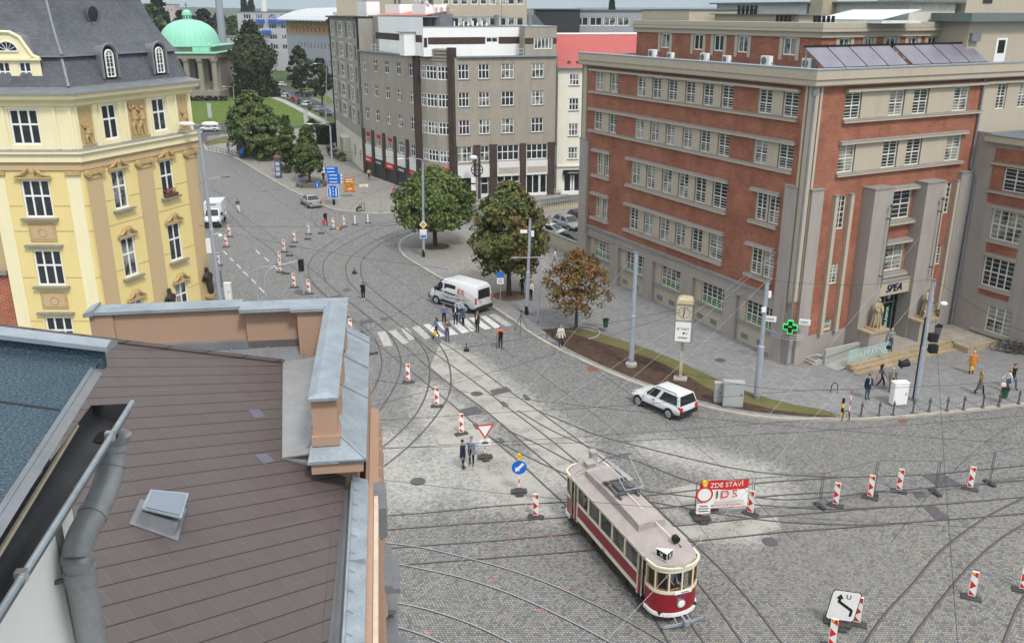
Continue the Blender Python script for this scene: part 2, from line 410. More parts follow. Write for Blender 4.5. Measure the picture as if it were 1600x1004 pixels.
ys=[-40,0,12]+[18+.6*i for i in range(120)]+[94,100,110,120,135,150,165,180,200,230,300]
me=bpy.data.meshes.new('street');V=[(x,y,0) for y in ys for x in xs];nx=len(xs)
me.from_pydata(V,[],[(j*nx+i,j*nx+i+1,(j+1)*nx+i+1,(j+1)*nx+i) for j in range(len(ys)-1) for i in range(nx-1)])
at=me.attributes.new('wear','FLOAT_VECTOR','POINT')
buf=[]
for x,y,z in V:
 w=max(0,min(1,(62-y)/26))*(0.55+0.45*max(0,min(1,(x+4)/14)))
 buf+=[zone(DUST,x,y),1.0 if zone(STR,x,y)>.5 else 0.0,w]
at.data.foreach_set('vector',buf);me.materials.append(M['cobble'])
setting(link('street',me))
def pxs(pts,z=0.0):return[U(x,y,z) for x,y in pts]
def pavement(name,pts,mat,kerb_n,h=0.13,sp=True,kw=0.28):
 """pts: ground points; the first kerb_n lie along the street and get a granite kerb"""
 edge=pts[:kerb_n]
 if sp:edge=spline(edge,4)
 rest=pts[kerb_n:];n=len(edge);inner=[]
 for i,p in enumerate(edge):
  t=(edge[min(i+1,n-1)]-edge[max(i-1,0)]).normalized();inner.append(p+Vector((-t.y,t.x,0))*kw)
 s=1
 cen=sum((Vector(p) for p in pts),Vector())/len(pts)
 mid=n//2
 if(inner[mid]-cen).length>(edge[mid]-cen).length:
  inner=[p*2-q for p,q in zip(edge,inner)]
 mb=MB();poly=inner+rest
 mb.face([(p.x,p.y,h-.006) for p in poly])
 setting(mb.build(name,mat))
 k=MB()
 for i in range(n-1):
  a,b,c,d=edge[i],edge[i+1],inner[i+1],inner[i]
  k.face([(a.x,a.y,-.02),(b.x,b.y,-.02),(b.x,b.y,h),(a.x,a.y,h)]);k.face([(a.x,a.y,h),(b.x,b.y,h),(c.x,c.y,h),(d.x,d.y,h)])
  k.face([(d.x,d.y,h),(c.x,c.y,h),(c.x,c.y,h-.03),(d.x,d.y,h-.03)])
 setting(k.build('kerb',M['granite']))
 return edge,inner
P1px=[(1900,598),(1700,622),(1600,634),(1500,645),(1400,654),(1320,658),(1260,658),(1200,655),(1150,648),(1090,635),(1040,617),(985,598),(930,575),(880,552),(835,527),(800,502),(760,476),(720,453),(690,438),(660,420),(635,405),(624,393),(622,383),(627,375),(645,366),(680,358)]
p1=pxs(P1px)
edge1,inner1=pavement('pavement',p1+[U(760,350),U(850,366),U(905,391),Vector((60,85,0)),Vector((70,60,0))],M['pave'],len(p1))
P2px=[(318,224),(320,231),(324,236),(355,243),(379,254),(415,276),(448,295),(472,307),(503,322),(520,328),(539,331),(575,334),(611,334),(660,329),(740,320),(850,311),(905,301),(960,294)]
p2=pxs(P2px)
pavement('pavement',p2+[U(940,280),U(870,285),U(600,262),U(530,215),U(500,199),U(345,211),U(325,214)],M['pave2'],len(p2))
mb=MB();q=[U(x,y) for x,y in((640,382),(700,362),(760,360),(850,372),(870,392),(845,440),(820,470),(795,480),(740,448),(690,420),(650,400))]
mb.face([(p.x,p.y,.131) for p in q]);setting(mb.build('pavement',M['pave2']))
bed=pxs([(846,514),(880,540),(930,565),(985,588),(1040,607),(1090,624),(1150,638),(1200,645),(1260,650),(1308,651),(1290,641),(1240,632),(1200,622),(1150,606),(1100,583),(1050,560),(1000,541),(950,525),(900,513)],.13)
g=bed[9:]+pxs([(880,517),(960,541),(1020,562),(1065,582),(1103,605),(1157,627),(1209,640),(1258,646)],.13)
def blobface(mbb,pts,z):
 c=sum((Vector(p) for p in pts),Vector())/len(pts);pts=spline(list(pts)+[pts[0]],3)
 mbb.face([(p.x,p.y,z) for p in pts])
mb=MB();mb.face([(p.x,p.y,.15) for p in spline(bed[:10],3)+spline(bed[9:]+[bed[0]],3)[1:-1]]);setting(mb.build('planting_bed',M['soil']))
mb=MB();mb.face([(p.x,p.y,.156) for p in g]);tag(mb.build('verge_grass',M['weeds']),'thin green and straw coloured grass along the back of the planting bed','grass',kind='stuff')
rb=random.Random(3);mb=MB()
def inpoly(x,y,P):
 c=False;n=len(P)
 for i in range(n):
  a,b=P[i],P[i-1]
  if(a[1]>y)!=(b[1]>y) and x<(b[0]-a[0])*(y-a[1])/(b[1]-a[1])+a[0]:c=not c
 return c
lawn=pxs([(240,160),(250,145),(345,142),(400,145),(440,160),(500,191),(520,206),(505,203),(470,197),(420,196),(340,193),(240,199)])
mb=MB();mb.face([(p.x,p.y,.05) for p in lawn]);tag(mb.build('lawn',M['lawn']),'bright green mown lawn in front of the domed temple','lawn',kind='stuff')
M['asphalt']=pm('asphalt',(0.075,0.077,0.08),0.9,var=.2,sc=.4)
M['path']=pm('pale_path',(0.34,0.33,0.31),.9,var=.15,sc=.6)
mb=MB();q=pxs([(240,199),(340,193),(420,196),(470,197),(505,203),(500,199.5),(345,212),(318,224),(240,226)])
mb.face([(p.x,p.y,.016) for p in q]);setting(mb.build('road',M['asphalt']))
mb=MB();q=pxs([(395,133),(420,142),(470,166),(514,186),(530,183),(500,160),(455,138),(430,130)])
mb.face([(p.x,p.y,.02) for p in q]);setting(mb.build('road',M['asphalt']))
mb=MB();q=pxs([(402,146),(440,159.5),(500,190),(520,205),(525,200),(508,188),(445,156),(410,144)]);mb.face([(p.x,p.y,.056) for p in q]);setting(mb.build('path',M['path']))
mb=MB();q=pxs([(420,140),(470,163),(514,183),(530,190),(540,205),(528,200),(510,187),(445,155.5),(410,143.5)]);mb.face([(p.x,p.y,.052) for p in q]);tag(mb.build('grass_strip',M['lawn']),'narrow green grass strip between the parked cars and the pale path','grass',kind='stuff')
mb=MB();q=pxs([(440,131),(470,142),(515,162),(525,160),(505,146),(470,133)]);mb.face([(p.x,p.y,.052) for p in q]);tag(mb.build('grass_strip',M['lawn']),'green grass strip under the far street trees beyond the parked cars','grass',kind='stuff')
mb=MB();q=pxs([(318,226),(322,222),(350,214),(385,216),(378,224),(345,225),(326,229)]);mb.face([(p.x,p.y,.132) for p in q]);tag(mb.build('verge_grass',M['weeds']),'small worn grass corner behind the low railings','grass',kind='stuff')
mb=MB();q=pxs([(820,327),(925,316),(925,400),(905,389),(850,364)]);mb.face([(p.x,p.y,.02) for p in q]);setting(mb.build('yard',M['pave2']))
def flatstrip(mbb,pts,w,z,m=0,off=0.0):
 n=len(pts);L=[];R=[]
 for i,p in enumerate(pts):
  t=(pts[min(i+1,n-1)]-pts[max(i-1,0)]).normalized();nn=Vector((-t.y,t.x,0))
  L.append(p+nn*(off+w/2));R.append(p+nn*(off-w/2))
 for i in range(n-1):
  mbb.face([(R[i].x,R[i].y,z),(R[i+1].x,R[i+1].y,z),(L[i+1].x,L[i+1].y,z),(L[i].x,L[i].y,z)],m)
M['rail']=pm('brown_rail',(0.14,0.12,0.108),.5,.3,.4,var=.2,sc=1)
M['railshine']=pm('polished_rail',(0.4,0.4,0.4),.35,.6,.5,var=.1,sc=1)
M['groove']=pm('rail_groove',(0.05,0.046,0.044),.9)
RAILS=[[(300,290),(340,316),(382,357.5),(420,386),(440,405),(482,435),(515,467),(552,503),(586,534),(626,566),(670,602),(715,639),(757,675),(806,716),(840,748),(884,789),(965,873),(1045,1004),(1070,1050)],[(310,282),(350,307),(377,334),(420,365),(457,396),(495,427),(532,460),(567,487),(600,514),(634,542),(670,574),(704,601),(752,636),(793,670),(832,704),(884,748),(985,848),(1100,1004),(1125,1045)],[(720,338),(660,341),(617,346),(582,352),(545,367),(520,377),(495,395),(484,410),(482,425),(490,445),(515,468)],[(720,342),(660,346),(617,351),(585,360),(557,372),(532,386),(512,400),(505,415),(507,432),(517,447),(545,470),(570,489)],[(720,350),(660,354),(627,360),(595,372),(570,385),(550,400),(541,415),(542,432),(550,445),(570,465),(595,485),(622,506),(646,524),(672,546),(699,566),(746,600),(793,636),(845,675),(897,717),(990,800),(1092,912),(1160,1004),(1185,1040)],[(720,354),(660,359),(632,366),(602,377),(580,392),(566,407),(564,422),(567,436),(585,455),(620,482),(650,504),(677,526),(709,546),(739,568),(785,603),(840,641),(891,678),(948,722),(1010,778),(1067,832),(1117,880),(1160,925),(1222,1004),(1250,1045)],[(535,462),(560,483),(580,498),(600,514),(614,530),(623,548),(627,568),(623,589),(612,613),(596,637),(576,657),(540,685)],[(540,492),(566,509),(586,529),(593,546),(597,564),(593,587),(585,607),(575,621),(550,648)],[(570,466),(585,477),(620,504),(646,526),(662,544),(670,562),(672,582),(669,605),(658,634),(638,662),(607,691),(575,714),(545,735)],[(620,483),(650,504),(674,526),(689,542),(699,560),(704,582),(704,605),(697,626),(676,657),(645,691),(612,719),(575,745),(550,762)],[(840,641),(897,665),(935,680),(1010,700),(1080,717),(1140,730),(1200,739),(1275,744),(1350,744.5),(1450,741),(1525,734),(1600,727),(1700,712)],[(809,641),(858,670),(922,698),(1000,722),(1080,752),(1200,779),(1300,776),(1350,770),(1450,762),(1600,750),(1700,738)],[(793,672),(845,696),(890,720),(980,760),(1100,778),(1200,790),(1300,795),(1375,792),(1450,789),(1600,776),(1700,764)],[(764,682),(806,704),(858,729),(960,770),(1080,795),(1200,813),(1325,819.5),(1400,817),(1487,811),(1600,802),(1700,792)],[(545,809),(664,801),(780,790),(881,784),(1000,775),(1100,764),(1200,753),(1310,746)],[(545,832),(689,821),(793,814),(891,807),(1050,792),(1200,775),(1310,768)],[(545,861),(664,852),(767,845),(907,833),(1050,822),(1150,812),(1225,805),(1400,791)],[(545,890),(669,879),(814,868),(926,859),(1067,847),(1225,831),(1325,824),(1420,816)],[(1700,725),(1600,777),(1539,809),(1474,857),(1426,912),(1381,961),(1352,1003),(1325,1045)],[(1700,768),(1600,819),(1555,848),(1516,883),(1477,928),(1439,977),(1421,1003),(1400,1040)],[(1660,850),(1600,932),(1581,970),(1568,1003),(1555,1040)],]
SHINE=[[(545,843),(582,846),(651,854),(723,870),(796,890),(868,916),(959,959),(1035,1002),(1090,1040)],[(545,870),(582,874),(651,887),(723,903),(796,927),(868,959),(952,1003),(1010,1040)],[(545,932),(582,936),(651,948),(723,970),(796,1003),(860,1040)],[(545,968),(582,973),(633,983),(687,1003),(750,1036)]]
zr=0.008
for k,L in enumerate(RAILS+SHINE):
 pts=spline([U(x,y) for x,y in L],4);mb=MB();sh=k>=len(RAILS)
 flatstrip(mb,pts,.115,zr,0);flatstrip(mb,pts,.06,zr+.004,1,.022)
 setting(mb.build('tram_rail',[M['groove'],M['railshine'] if sh else M['rail']]));zr+=.0006
def quadpx(name,pts,mat,z=.004):
 mb=MB();mb.face([(p.x,p.y,z) for p in pxs(pts)]);return setting(mb.build(name,mat))
M['slab']=pm('new_concrete',(0.37,0.36,0.335),.9,var=.22,sc=.9,bump=.2)
M['iron']=pm('cast_iron',(0.1,0.095,0.1),.7,.2,var=.25,sc=4)
M['paint']=pm('road_paint',(0.52,0.515,0.5),.8,var=.22,sc=2.2)
g=N('patched_concrete');P=g.coord('Object');n=g.noise(P,.7,5.0,.65);n2=g.noise(P,9.0,4.0,.7);v=g.n('ShaderNodeTexVoronoi',feature='DISTANCE_TO_EDGE');v.inputs['Scale'].default_value=8.0;g.l(P,v.inputs['Vector'])
c=g.mix(g.ramp(n2,.3,.7),(.30,.29,.262),(.39,.38,.35));j=g.math('MULTIPLY',g.math('LESS_THAN',v.outputs[0],.07),g.ramp(n,.44,.6))
M['patched']=g.fin(g.mix(g.math('MULTIPLY',j,.75),g.mix(g.math('MULTIPLY',g.ramp(n,.5,.75),.45),c,(.22,.21,.185)),(.1,.095,.085)),.9,0,.2)
for q in([(690,531),(745,568),(790,602),(848,642),(907,685),(957,722),(990,748),(940,765),(884,746),(833,703),(794,669),(753,635),(706,600),(672,573)],[(699,612),(714,640),(756,677),(804,718),(838,750),(878,785),(800,789),(765,772),(738,722),(700,700),(668,672),(693,632)],[(1062,842),(1046,823),(1150,813),(1213,806),(1222,826),(1170,836)],[(1040,764),(1080,757),(1180,779),(1200,790),(1120,800),(1070,802)]):quadpx('concrete_patch',q,M['patched'],.004)
for q in([(765,610),(792,604),(800,611),(771,618)],[(719,640),(744,634),(757,644),(727,650)],[(815,617),(822,616),(830,624),(822,626)],[(780,628),(787,627),(795,634),(787,636)],[(738,663),(745,661),(752,669),(744,671)],[(1440,742),(1476,741),(1502,758),(1467,761)],[(1442,792),(1460,790),(1483,809),(1462,812)],[(560,502),(582,498),(585,503),(562,508)],[(512,465),(532,460),(536,464),(516,469)],[(777,685),(783,684),(790,690),(783,692)],[(1425,768),(1440,767),(1448,776),(1431,778)],[(465,452),(480,456),(472,461),(458,457)]):
 quadpx('iron_cover',q,M['iron'],.022)
def manhole(px,py,r=.45):
 c=U(px,py);mb=MB();mb.lathe([(.001,.023),(r,.023),(r,0)][::-1],c.x,c.y,0,18);setting(mb.build('manhole_cover',M['iron']))
for a in((653,752,.42),(1203,846,.38),(745,615,.4),(542,453,.4),(600,498,.35)):manhole(*a)
c=U(1125,565);mb=MB();mb.lathe([(.4,.12),(.4,.135),(.001,.135)],c.x,c.y,0,18);setting(mb.build('manhole_cover',M['iron']))
for q in([(916,574),(930,572),(935,578),(921,580)],[(1402,656),(1414,655),(1418,660),(1405,661)]):quadpx('drain_cover',q,pm('rusty_iron',(0.2,0.085,0.04),.9),.02)
M['paintworn']=pm('worn_road_paint',(0.36,0.355,0.34),.85,var=.3,sc=3)
Z=[((589,519),(602,517),(614,540),(600,541)),((607,517),(618,515),(639,535),(628,538)),((626,513),(636,512),(650,529),(640,532)),((643,511),(655,509),(675,527),(664,530)),((661,507),(671,506),(696,525),(684,527)),((680,504),(692,502),(716,522),(703,524)),((701,501),(712,500),(734,518),(722,521)),((719,499),(729,498),(746,516),(736,518)),((732,497),(743,495),(768,513),(757,515)),((750,494),(759,493),(784,511),(773,513)),((763,492),(773,490),(801,508),(790,510))]
for i,q in enumerate(Z):quadpx('crossing_stripe',q,M['paintworn' if i<4 or i>9 else 'paint'],.012)
for a,b in(((349,392),(355,398)),((359,403),(365,408)),((370,413),(376,419)),((380,424),(388,431)),((393,436),(400,443)),((405,449),(416,460)),((400,391),(406,397)),((413,402),(420,408)),((428,415),(434,421))):
 p,q=U(*a),U(*b);mb=MB();flatstrip(mb,[p,q],.13,.012);setting(mb.build('lane_mark',M['paint']))
M['spray']=pm('orange_spray',(0.62,0.2,0.15),.8,var=.1,sc=5)
for x,y in((604,730),(577,789),(794,833),(848,954),(862,840),(789,883),(888,919),(768,909),(1395,633),(670,990)):
 p=U(x,y,.135 if y==633 else 0);mb=MB();rr=random.Random(x)
 flatstrip(mb,[p+Vector((rr.uniform(-.3,.3),rr.uniform(-.2,.2),0)) for _ in range(3)],.05,p.z+.02);setting(mb.build('spray_mark',M['spray']))
def hill(pts,Y,mat,name='hills',base=-5):
 f=MB();n=len(pts)
 top=[UY(x,y,Y) for x,y in pts]
 rings=[]
 for k,(s,dz) in enumerate(((-.22,-1.02),(-.12,-.5),(-.05,-.15),(0,0),(.08,-.1),(.25,-1.02))):
  row=[]
  for i,t in enumerate(top):
   h=t.z;q=1+dz;j=mnoise.noise(Vector((t.x*.004,k*1.7,Y*.01)))*.12
   row.append(Vector((t.x*(1+s),Y*(1+s),max(base,h*(q+(j if 0<k<5 else 0))))))
  rings.append(row)
 f.loft(rings,0,False,False);return setting(f.build(name,mat,smooth=True))
M['hill']=grassmat('wooded_hill',(0.028,0.05,0.022),(0.05,0.075,0.03),(0.016,0.03,0.014))
M['hillfar']=grassmat('distant_ridge',(0.03,0.055,0.03),(0.05,0.08,0.035),(0.02,0.035,0.02))
hill([(-300,14),(100,13),(230,14),(300,11),(360,13),(430,15),(480,16),(560,15),(700,15),(850,14),(1000,15),(1300,15),(1400,17),(1500,16),(1700,15),(2000,14)],3200,M['hill'])
hill([(900,12),(1100,12),(1250,11),(1340,13),(1420,11),(1500,9),(1560,9),(1700,7),(1900,5)],7500,M['hillfar'])
# ================================================================ BRICK BUILDING
M['brick']=brickmat('red_brick',(0.385,0.12,0.064),(0.26,0.076,0.043),(0.4,0.28,0.215))
M['plaster']=stainmat('beige_plaster',(0.43,0.375,0.295),(0.3,0.265,0.215),amt=.3)
M['stone']=stainmat('grey_stone_render',(0.335,0.3,0.275),(0.205,0.187,0.175),amt=.5)
M['ledge']=pm('grey_ledge',(0.24,0.235,0.225),.85,var=.2)
M['roofgrey']=pm('flat_roof_sheet',(0.13,0.15,0.165),.6,.1,var=.2,sc=.8)
c0=U(1228,571);FL=Fac(c0,-26.9,1);FR=Fac(c0,62,-1)
FI=FR.p(17.0);FWG=Fac(FI,153.1,-1)
BR=thing('brick_building','large red brick pharmacy building with rows of white windows and a flat roof','building',c0)
Rw=[(25.55,26.8),(23.1,24.35),(18.97,20.2),(16.8,18.0),(14.65,15.85),(12.4,13.6),(10.2,11.42),(7.95,9.28),(3.9,5.27),(1.38,2.82)]
R3=[(25.3,26.1),(24.0,24.8),(19.2,20.45),(17.0,18.25),(14.7,16.0),(12.5,13.8),(10.3,11.65),(7.8,9.47),(3.5,4.6),(2.2,3.3)]
GR=[(23.4,26.6),(18.2,21.2),(12.6,15.8),(7.3,10.3),(2.0,5.0)];GB=[(23.5,27.4),(18.0,22.1),(12.7,16.7),(7.2,11.15),(1.74,5.8)]
ROWS=[(17.27,18.92,Rw),(13.78,15.45,Rw),(9.82,11.82,R3),(5.82,7.82,R3)]
mb=FL.mb();op=[(a,b,z0,z1) for z0,z1,L in ROWS for a,b in L]
wall(mb,0,28.7,4.78,19.55,op,.22,0,1)
part(mb,'brick_wall',[M['brick'],M['plaster']],BR)
mb=FL.mb()
for z0,z1,L in ROWS:
 for i in range(9):
  g=L[i][0]-L[i+1][1]
  if g<1.35:mb.bx(L[i+1][1],L[i][0],-.1,.012,z0,z1,0,'f')
part(mb,'infill_panel',M['plaster'],BR)
def band(fac,a,b,z,h,dd,name,mat=None,par=None):
 mb=fac.mb();mb.bx(a,b,0,dd,z,z+h*.7,0);mb.face([(a-.02,-.01,z+h),(b+.02,-.01,z+h),(b+.02,dd+.03,z+h*.72),(a-.02,dd+.03,z+h*.72)],1);mb.bx(a-.02,b+.02,0,dd+.03,z+h*.7,z+h*.72,1)
 return part(mb,name,[mat or M['plaster'],M['ledge']],par or BR)
for z0,z1,L in ROWS[:2]:
 band(FL,1.2,27.55,z1+.05,.25,.32,'lintel');band(FL,1.25,27.55,z0-.25,.23,.26,'sill')
for z0,z1,L in ROWS[2:]:
 for a,b in((23.8,26.75),(7.7,21.1),(2.15,5.05)):
  band(FL,a,b,z1+.03,.25,.32,'lintel');band(FL,a,b,z0-.32,.28,.26,'sill')
for z0,z1,L in ROWS:
 for a,b in L:window(BR,FL,a,b,z0,z1,2,(.44,),-.12,.085,M['winframe_old'],None,4)
mb=FL.mb();wall(mb,0,28.7,0,4.62,[(a,b,0.0,3.7) for a,b in GB],.3,0)
for(a,b),(p,q) in zip(GB,GR):
 sub=FL.mb();wall(mb,a,b,0,3.7,[(p,q,1.84,3.6)],.2,1,1,d=-.3)
 mb.bx(a,b,-.3,-.12,1.66,1.84,2)
 for u in(.25,.68):mb.bx(a+(b-a)*u,a+(b-a)*u+.75,-.31,-.27,.45,.85,3)
part(mb,'plinth_wall',[M['stone'],M['plaster'],M['ledge'],M['zincd']],BR)
g_green=glassmat('shop_glass',(0.02,.025,.022),(0.02,.2,.035),.9)
for p,q in GR:window(BR,FL,p,q,1.84,3.6,5,(.4,),-.42,.08,M['winframe_old'],M['glass'],3)
mb=FL.mb()
for p,q in GR:mb.bx(p+.1,q-.1,-.455,-.445,1.92,2.25,0)
part(mb,'green_shop_film',pm('green_film',(0.01,0.17,0.03),.4),BR)
band(FL,-.1,28.75,4.62,.2,.16,'string_course',M['stone'])
def pil(fac,a,b,d,z1,mat,cap=True):
 mb=fac.mb();mb.bx(a,b,-.02,d,0,z1,0)
 if cap:mb.bx(a-.05,b+.05,-.02,d+.06,z1,z1+.1,1)
 return part(mb,'pilaster',[mat,M['ledge']],BR)
pil(FL,27.45,28.75,.3,12.75,M['stone']);pil(FL,.45,1.55,.3,12.75,M['stone']);pil(FR,.45,1.55,.3,12.6,M['stone'])
for f,a,b in((FL,28.1,28.72),(FL,.0,.38),(FR,.0,.3),(FL,.52,.72),(FR,.42,.62)):
 mb=f.mb();mb.bx(a,b,0,.12,4.8,19.5,0);part(mb,'corner_strip',M['plaster'],BR)
R1r=[(2.85,4.37),(7.1,8.6),(9.5,11.05),(13.75,15.4)]
SL=[(3.3,4.12,9.6,11.95),(3.3,4.12,5.6,7.15),(3.3,4.12,2.1,2.95),(14.35,15.15,9.6,11.95),(14.35,15.15,5.6,7.15),(14.35,15.15,2.1,2.95)]
CW=[(7.85,10.75,9.72,11.85),(7.85,10.75,5.8,7.9)]
mb=FR.mb();op=[(a,b,17.17,18.9) for a,b in R1r]+[(a,b,13.57,15.45) for a,b in R1r]+SL+[(8.0,11.3,.6,4.2,.5)]+CW
wall(mb,0,17.0,1.95,19.55,op,.22,0,1);wall(mb,0,17,0,1.95,[(8.0,11.3,.6,4.2,.5)],.2,2)
part(mb,'brick_wall',[M['brick'],M['plaster'],M['stone']],BR)
mb=FR.mb()
for z0,z1 in((17.17,18.9),(13.57,15.45)):
 for i in range(3):mb.bx(R1r[i][1],R1r[i+1][0],-.1,.012,z0,z1,0,'f')
part(mb,'infill_panel',M['plaster'],BR)
for z0,z1,e0,e1 in((17.17,18.9,2.75,17.0),(13.57,15.45,2.7,15.7)):
 band(FR,e0,e1,z1+.05,.25,.3,'lintel');band(FR,e0,min(e1,16.9),z0-.24,.22,.26,'sill')
 for a,b in R1r:window(BR,FR,a,b,z0,z1,2,(.5,),-.12,.085,M['winframe_old'],None,4)
for a,b,c,e in SL:window(BR,FR,a,b,c,e,2 if e-c>1 else 1,(.5,),-.12,.07,M['winframe_old'],None,3)
for s in(2.75,4.25,13.85,15.3):
 mb=FR.mb();mb.bx(s,s+.3,0,.3,1.95,12.0,0);mb.bx(s-.03,s+.33,0,.33,12.0,12.08,1);part(mb,'fin',[M['plaster'],M['ledge']],BR)
for a,b,c,e in CW:
 window(BR,FR,a,b,c,e,3,(.5,),-.1,.09,M['winframe_old'],None,3);band(FR,7.6,11.4,e+.05,.3,.5,'lintel');band(FR,7.6,11.4,c-.35,.3,.45,'sill')
for a,b in((5.65,7.55),(11.0,12.9)):
 mb=FR.mb();mb.bx(a,b,-.1,1.05,0,12.3,0);mb.bx(a-.05,b+.05,-.1,1.1,12.3,12.42,1);part(mb,'pylon',[M['stone'],M['ledge']],BR)
 mb=FR.mb();mb.bx(a+.1,b+.15,1.05,2.1,.5,2.0,0);mb.bx(a+.02,b+.23,1.05,2.18,2.0,2.2,1);part(mb,'pedestal',[M['stone'],pm('sandstone',(0.34,0.27,0.17),.9,var=.25)],BR)
 mb=FR.mb();mb.tube([(b-.4,1.35,5.2),(b-.4,1.35,11.0)],.035);mb.ball((b-.4,1.35,11.15),.13)
 for z in(6.0,10.2):mb.tube([(b-.4,1.03,z),(b-.4,1.42,z)],.05)
 part(mb,'flag_bracket',M['iron'],BR)
mb=FR.mb();mb.bx(7.55,11.0,0.02,.75,4.2,5.2,0);mb.bx(7.55,11.0,.02,.8,5.2,5.35,1);part(mb,'portal_fascia',[M['plaster'],M['ledge']],BR)
text('sign_lettering','SPEA',.78,pm('navy_letters',(0.012,.016,.07),.4),BR,FR.p(9.3,.80,4.72)-BR.location,upright(FR.rot+pi),.03,shear=.25)
mb=FR.mb();mb.bx(8.0,11.3,-.52,-.48,.6,4.2,0);mb.bx(8.0,11.3,-.48,-.42,3.05,3.15,1)
for s in(8.05,9.0,9.9,10.95):mb.bx(s,s+.09,-.48,-.4,.6,4.2,1)
part(mb,'entrance_door',[pm('dark_green_glass',(0.012,.035,.03),.1,0,.6),M['galv']],BR)
mb=FR.mb();mb.bx(9.95,10.9,-.46,-.43,.65,3.0,0);mb.bx(9.95,10.9,-.46,-.43,3.2,4.1,0);part(mb,'lettered_panel',pm('deep_green',(0.006,.035,.022),.35),BR)
L=text('sign_lettering','L\u00c9K\u00c1RNA',.42,M['white'],BR,FR.p(10.42,-.4,1.85)-BR.location,upright(FR.rot+pi)@Matrix.Rotation(pi/2,4,'Z'),.008)
mb=FR.mb()
for a in((10.25,10.6,3.45,3.55),(10.25,10.6,3.8,3.9),(10.36,10.48,3.35,4.0)):mb.bx(a[0],a[1],-.42,-.405,a[2],a[3])
part(mb,'cross_emblem',M['white'],BR)
wz=[(11.6,13.3),(7.95,10.2),(4.35,6.6),(.9,3.0)]
mb=FWG.mb();ws=[(2.7,4.6),(2.35,4.85),(2.35,4.85),(3.3,5.4)];ws2=[(8.4,10.2),(8.0,10.4),(8.0,10.4),(8.2,10.4)]
wall(mb,1.2,14,.0,15.1,[(a,b,z0,z1) for(z0,z1),(a,b) in list(zip(wz,ws))+list(zip(wz,ws2))],.25,0)
wall(mb,0,1.2,.0,15.6,(),.2,0)
part(mb,'wing_wall',[M['stone']],BR)
mb=FWG.mb()
for s0,s1,ww in((1.75,5.3,ws),(7.5,11.0,ws2)):
 a,b=ww[0]
 wall(mb,s0,s1,10.55,14.6,[(a,b,wz[0][0],wz[0][1])],.27,0,d=.02)
 for za,zb in((6.95,7.75),(3.6,4.1)):mb.bx(ww[1][0],ww[1][1],-.02,.02,za,zb,0)
part(mb,'brick_panel',M['brick'],BR)
for s0,s1,ww in((1.6,5.5,ws),(7.4,11.1,ws2)):
 for za in(13.4,10.3,6.7):band(FWG,s0 if za>13 else ww[1][0]-.1,s1 if za>13 else ww[1][1]+.1,za,.22,.22,'lintel')
 for za in(11.33,7.7,4.1,.7):band(FWG,s0 if za>11 else ww[1][0]-.1,s1 if za>11 else ww[1][1]+.1,za,.22,.2,'sill')
 for(z0,z1),(a,b) in zip(wz,ww):window(BR,FWG,a,b,z0,z1,2 if z0>11 else(3 if z0<2 else 4),(.5,),-.12,.09,M['winframe_old'],None,3)
mb=FWG.mb();mb.bx(1.0,14,-12,.45,15.0,15.45,0);mb.bx(.95,14,-12,.5,15.45,15.52,1);part(mb,'wing_roof',[M['plaster'],M['roofgrey']],BR)
cor=[]
def ring(off):
 a=FL.p(28.9,off);b=c0+(FL.n+FR.n)*(off/(1+FL.n.dot(FR.n)));c=FR.p(40,off);return a,b,c
mb=MB()
prof=[(-.05,19.4),(.45,19.42),(.52,19.5),(.52,19.85),(.62,19.86),(.62,20.5),(.25,20.5),(.25,20.1)]
for(o1,z1),(o2,z2) in zip(prof,prof[1:]):
 A,B=ring(o1),ring(o2)
 for i in(0,1):mb.face([(A[i].x,A[i].y,z1),(A[i+1].x,A[i+1].y,z1),(B[i+1].x,B[i+1].y,z2),(B[i].x,B[i].y,z2)],0)
part(mb,'cornice',M['plaster'],BR)
mb=MB();A,B=ring(.66),ring(.2);
for i in(0,1):mb.face([(A[i].x,A[i].y,20.52),(A[i+1].x,A[i+1].y,20.52),(B[i+1].x,B[i+1].y,20.54),(B[i].x,B[i].y,20.54)],0);mb.face([(A[i].x,A[i].y,20.44),(A[i+1].x,A[i+1].y,20.44),(A[i+1].x,A[i+1].y,20.52),(A[i].x,A[i].y,20.52)],0)
part(mb,'coping',M['zinc'],BR)
A=ring(.3);far=FR.p(40,-30);mb=MB();mb.face([(A[0].x,A[0].y,20.2),(A[1].x,A[1].y,20.2),(A[2].x,A[2].y,20.2),(far.x,far.y,20.2),(FL.p(28.9,-30).x,FL.p(28.9,-30).y,20.2)]);part(mb,'flat_roof',M['roofgrey'],BR)
mb=FL.mb();wall(mb,0,1,0,1);mb=MB();e=[FL.p(28.75,.2),FL.p(28.75,-16)];mb.face([(e[0].x,e[0].y,0),(e[1].x,e[1].y,0),(e[1].x,e[1].y,20.3),(e[0].x,e[0].y,20.3)]);part(mb,'end_wall',M['stone'],BR)
def pipe(pts,r,par=BR,mat=None):mb=MB();mb.tube(pts,r,0,10);return part(mb,'downpipe',mat or M['zincd'],par)
pc=c0+(FL.n+FR.n)*.16;pipe([pc+Vector((0,0,z)) for z in(.2,10,19.2)],.09)
mb=MB();q=pc+Vector((0,0,19.0));mb.bx(q.x-.16,q.x+.16,q.y-.16,q.y+.16,18.85,19.4);part(mb,'pipe_hopper',M['zincd'],BR)
pipe([FR.p(16.7,.14,19.4),FR.p(16.7,.14,12.9),FR.p(16.95,.5,12.4),FR.p(16.8,.6,.6)],.09)
mb=FR.mb();mb.bx(15.6,16.95,0,.35,.5,12.6,0);mb.bx(15.55,16.95,0,.4,12.6,12.7,1);part(mb,'pilaster',[M['stone'],M['ledge']],BR)
kL,kR=5.0,4.8
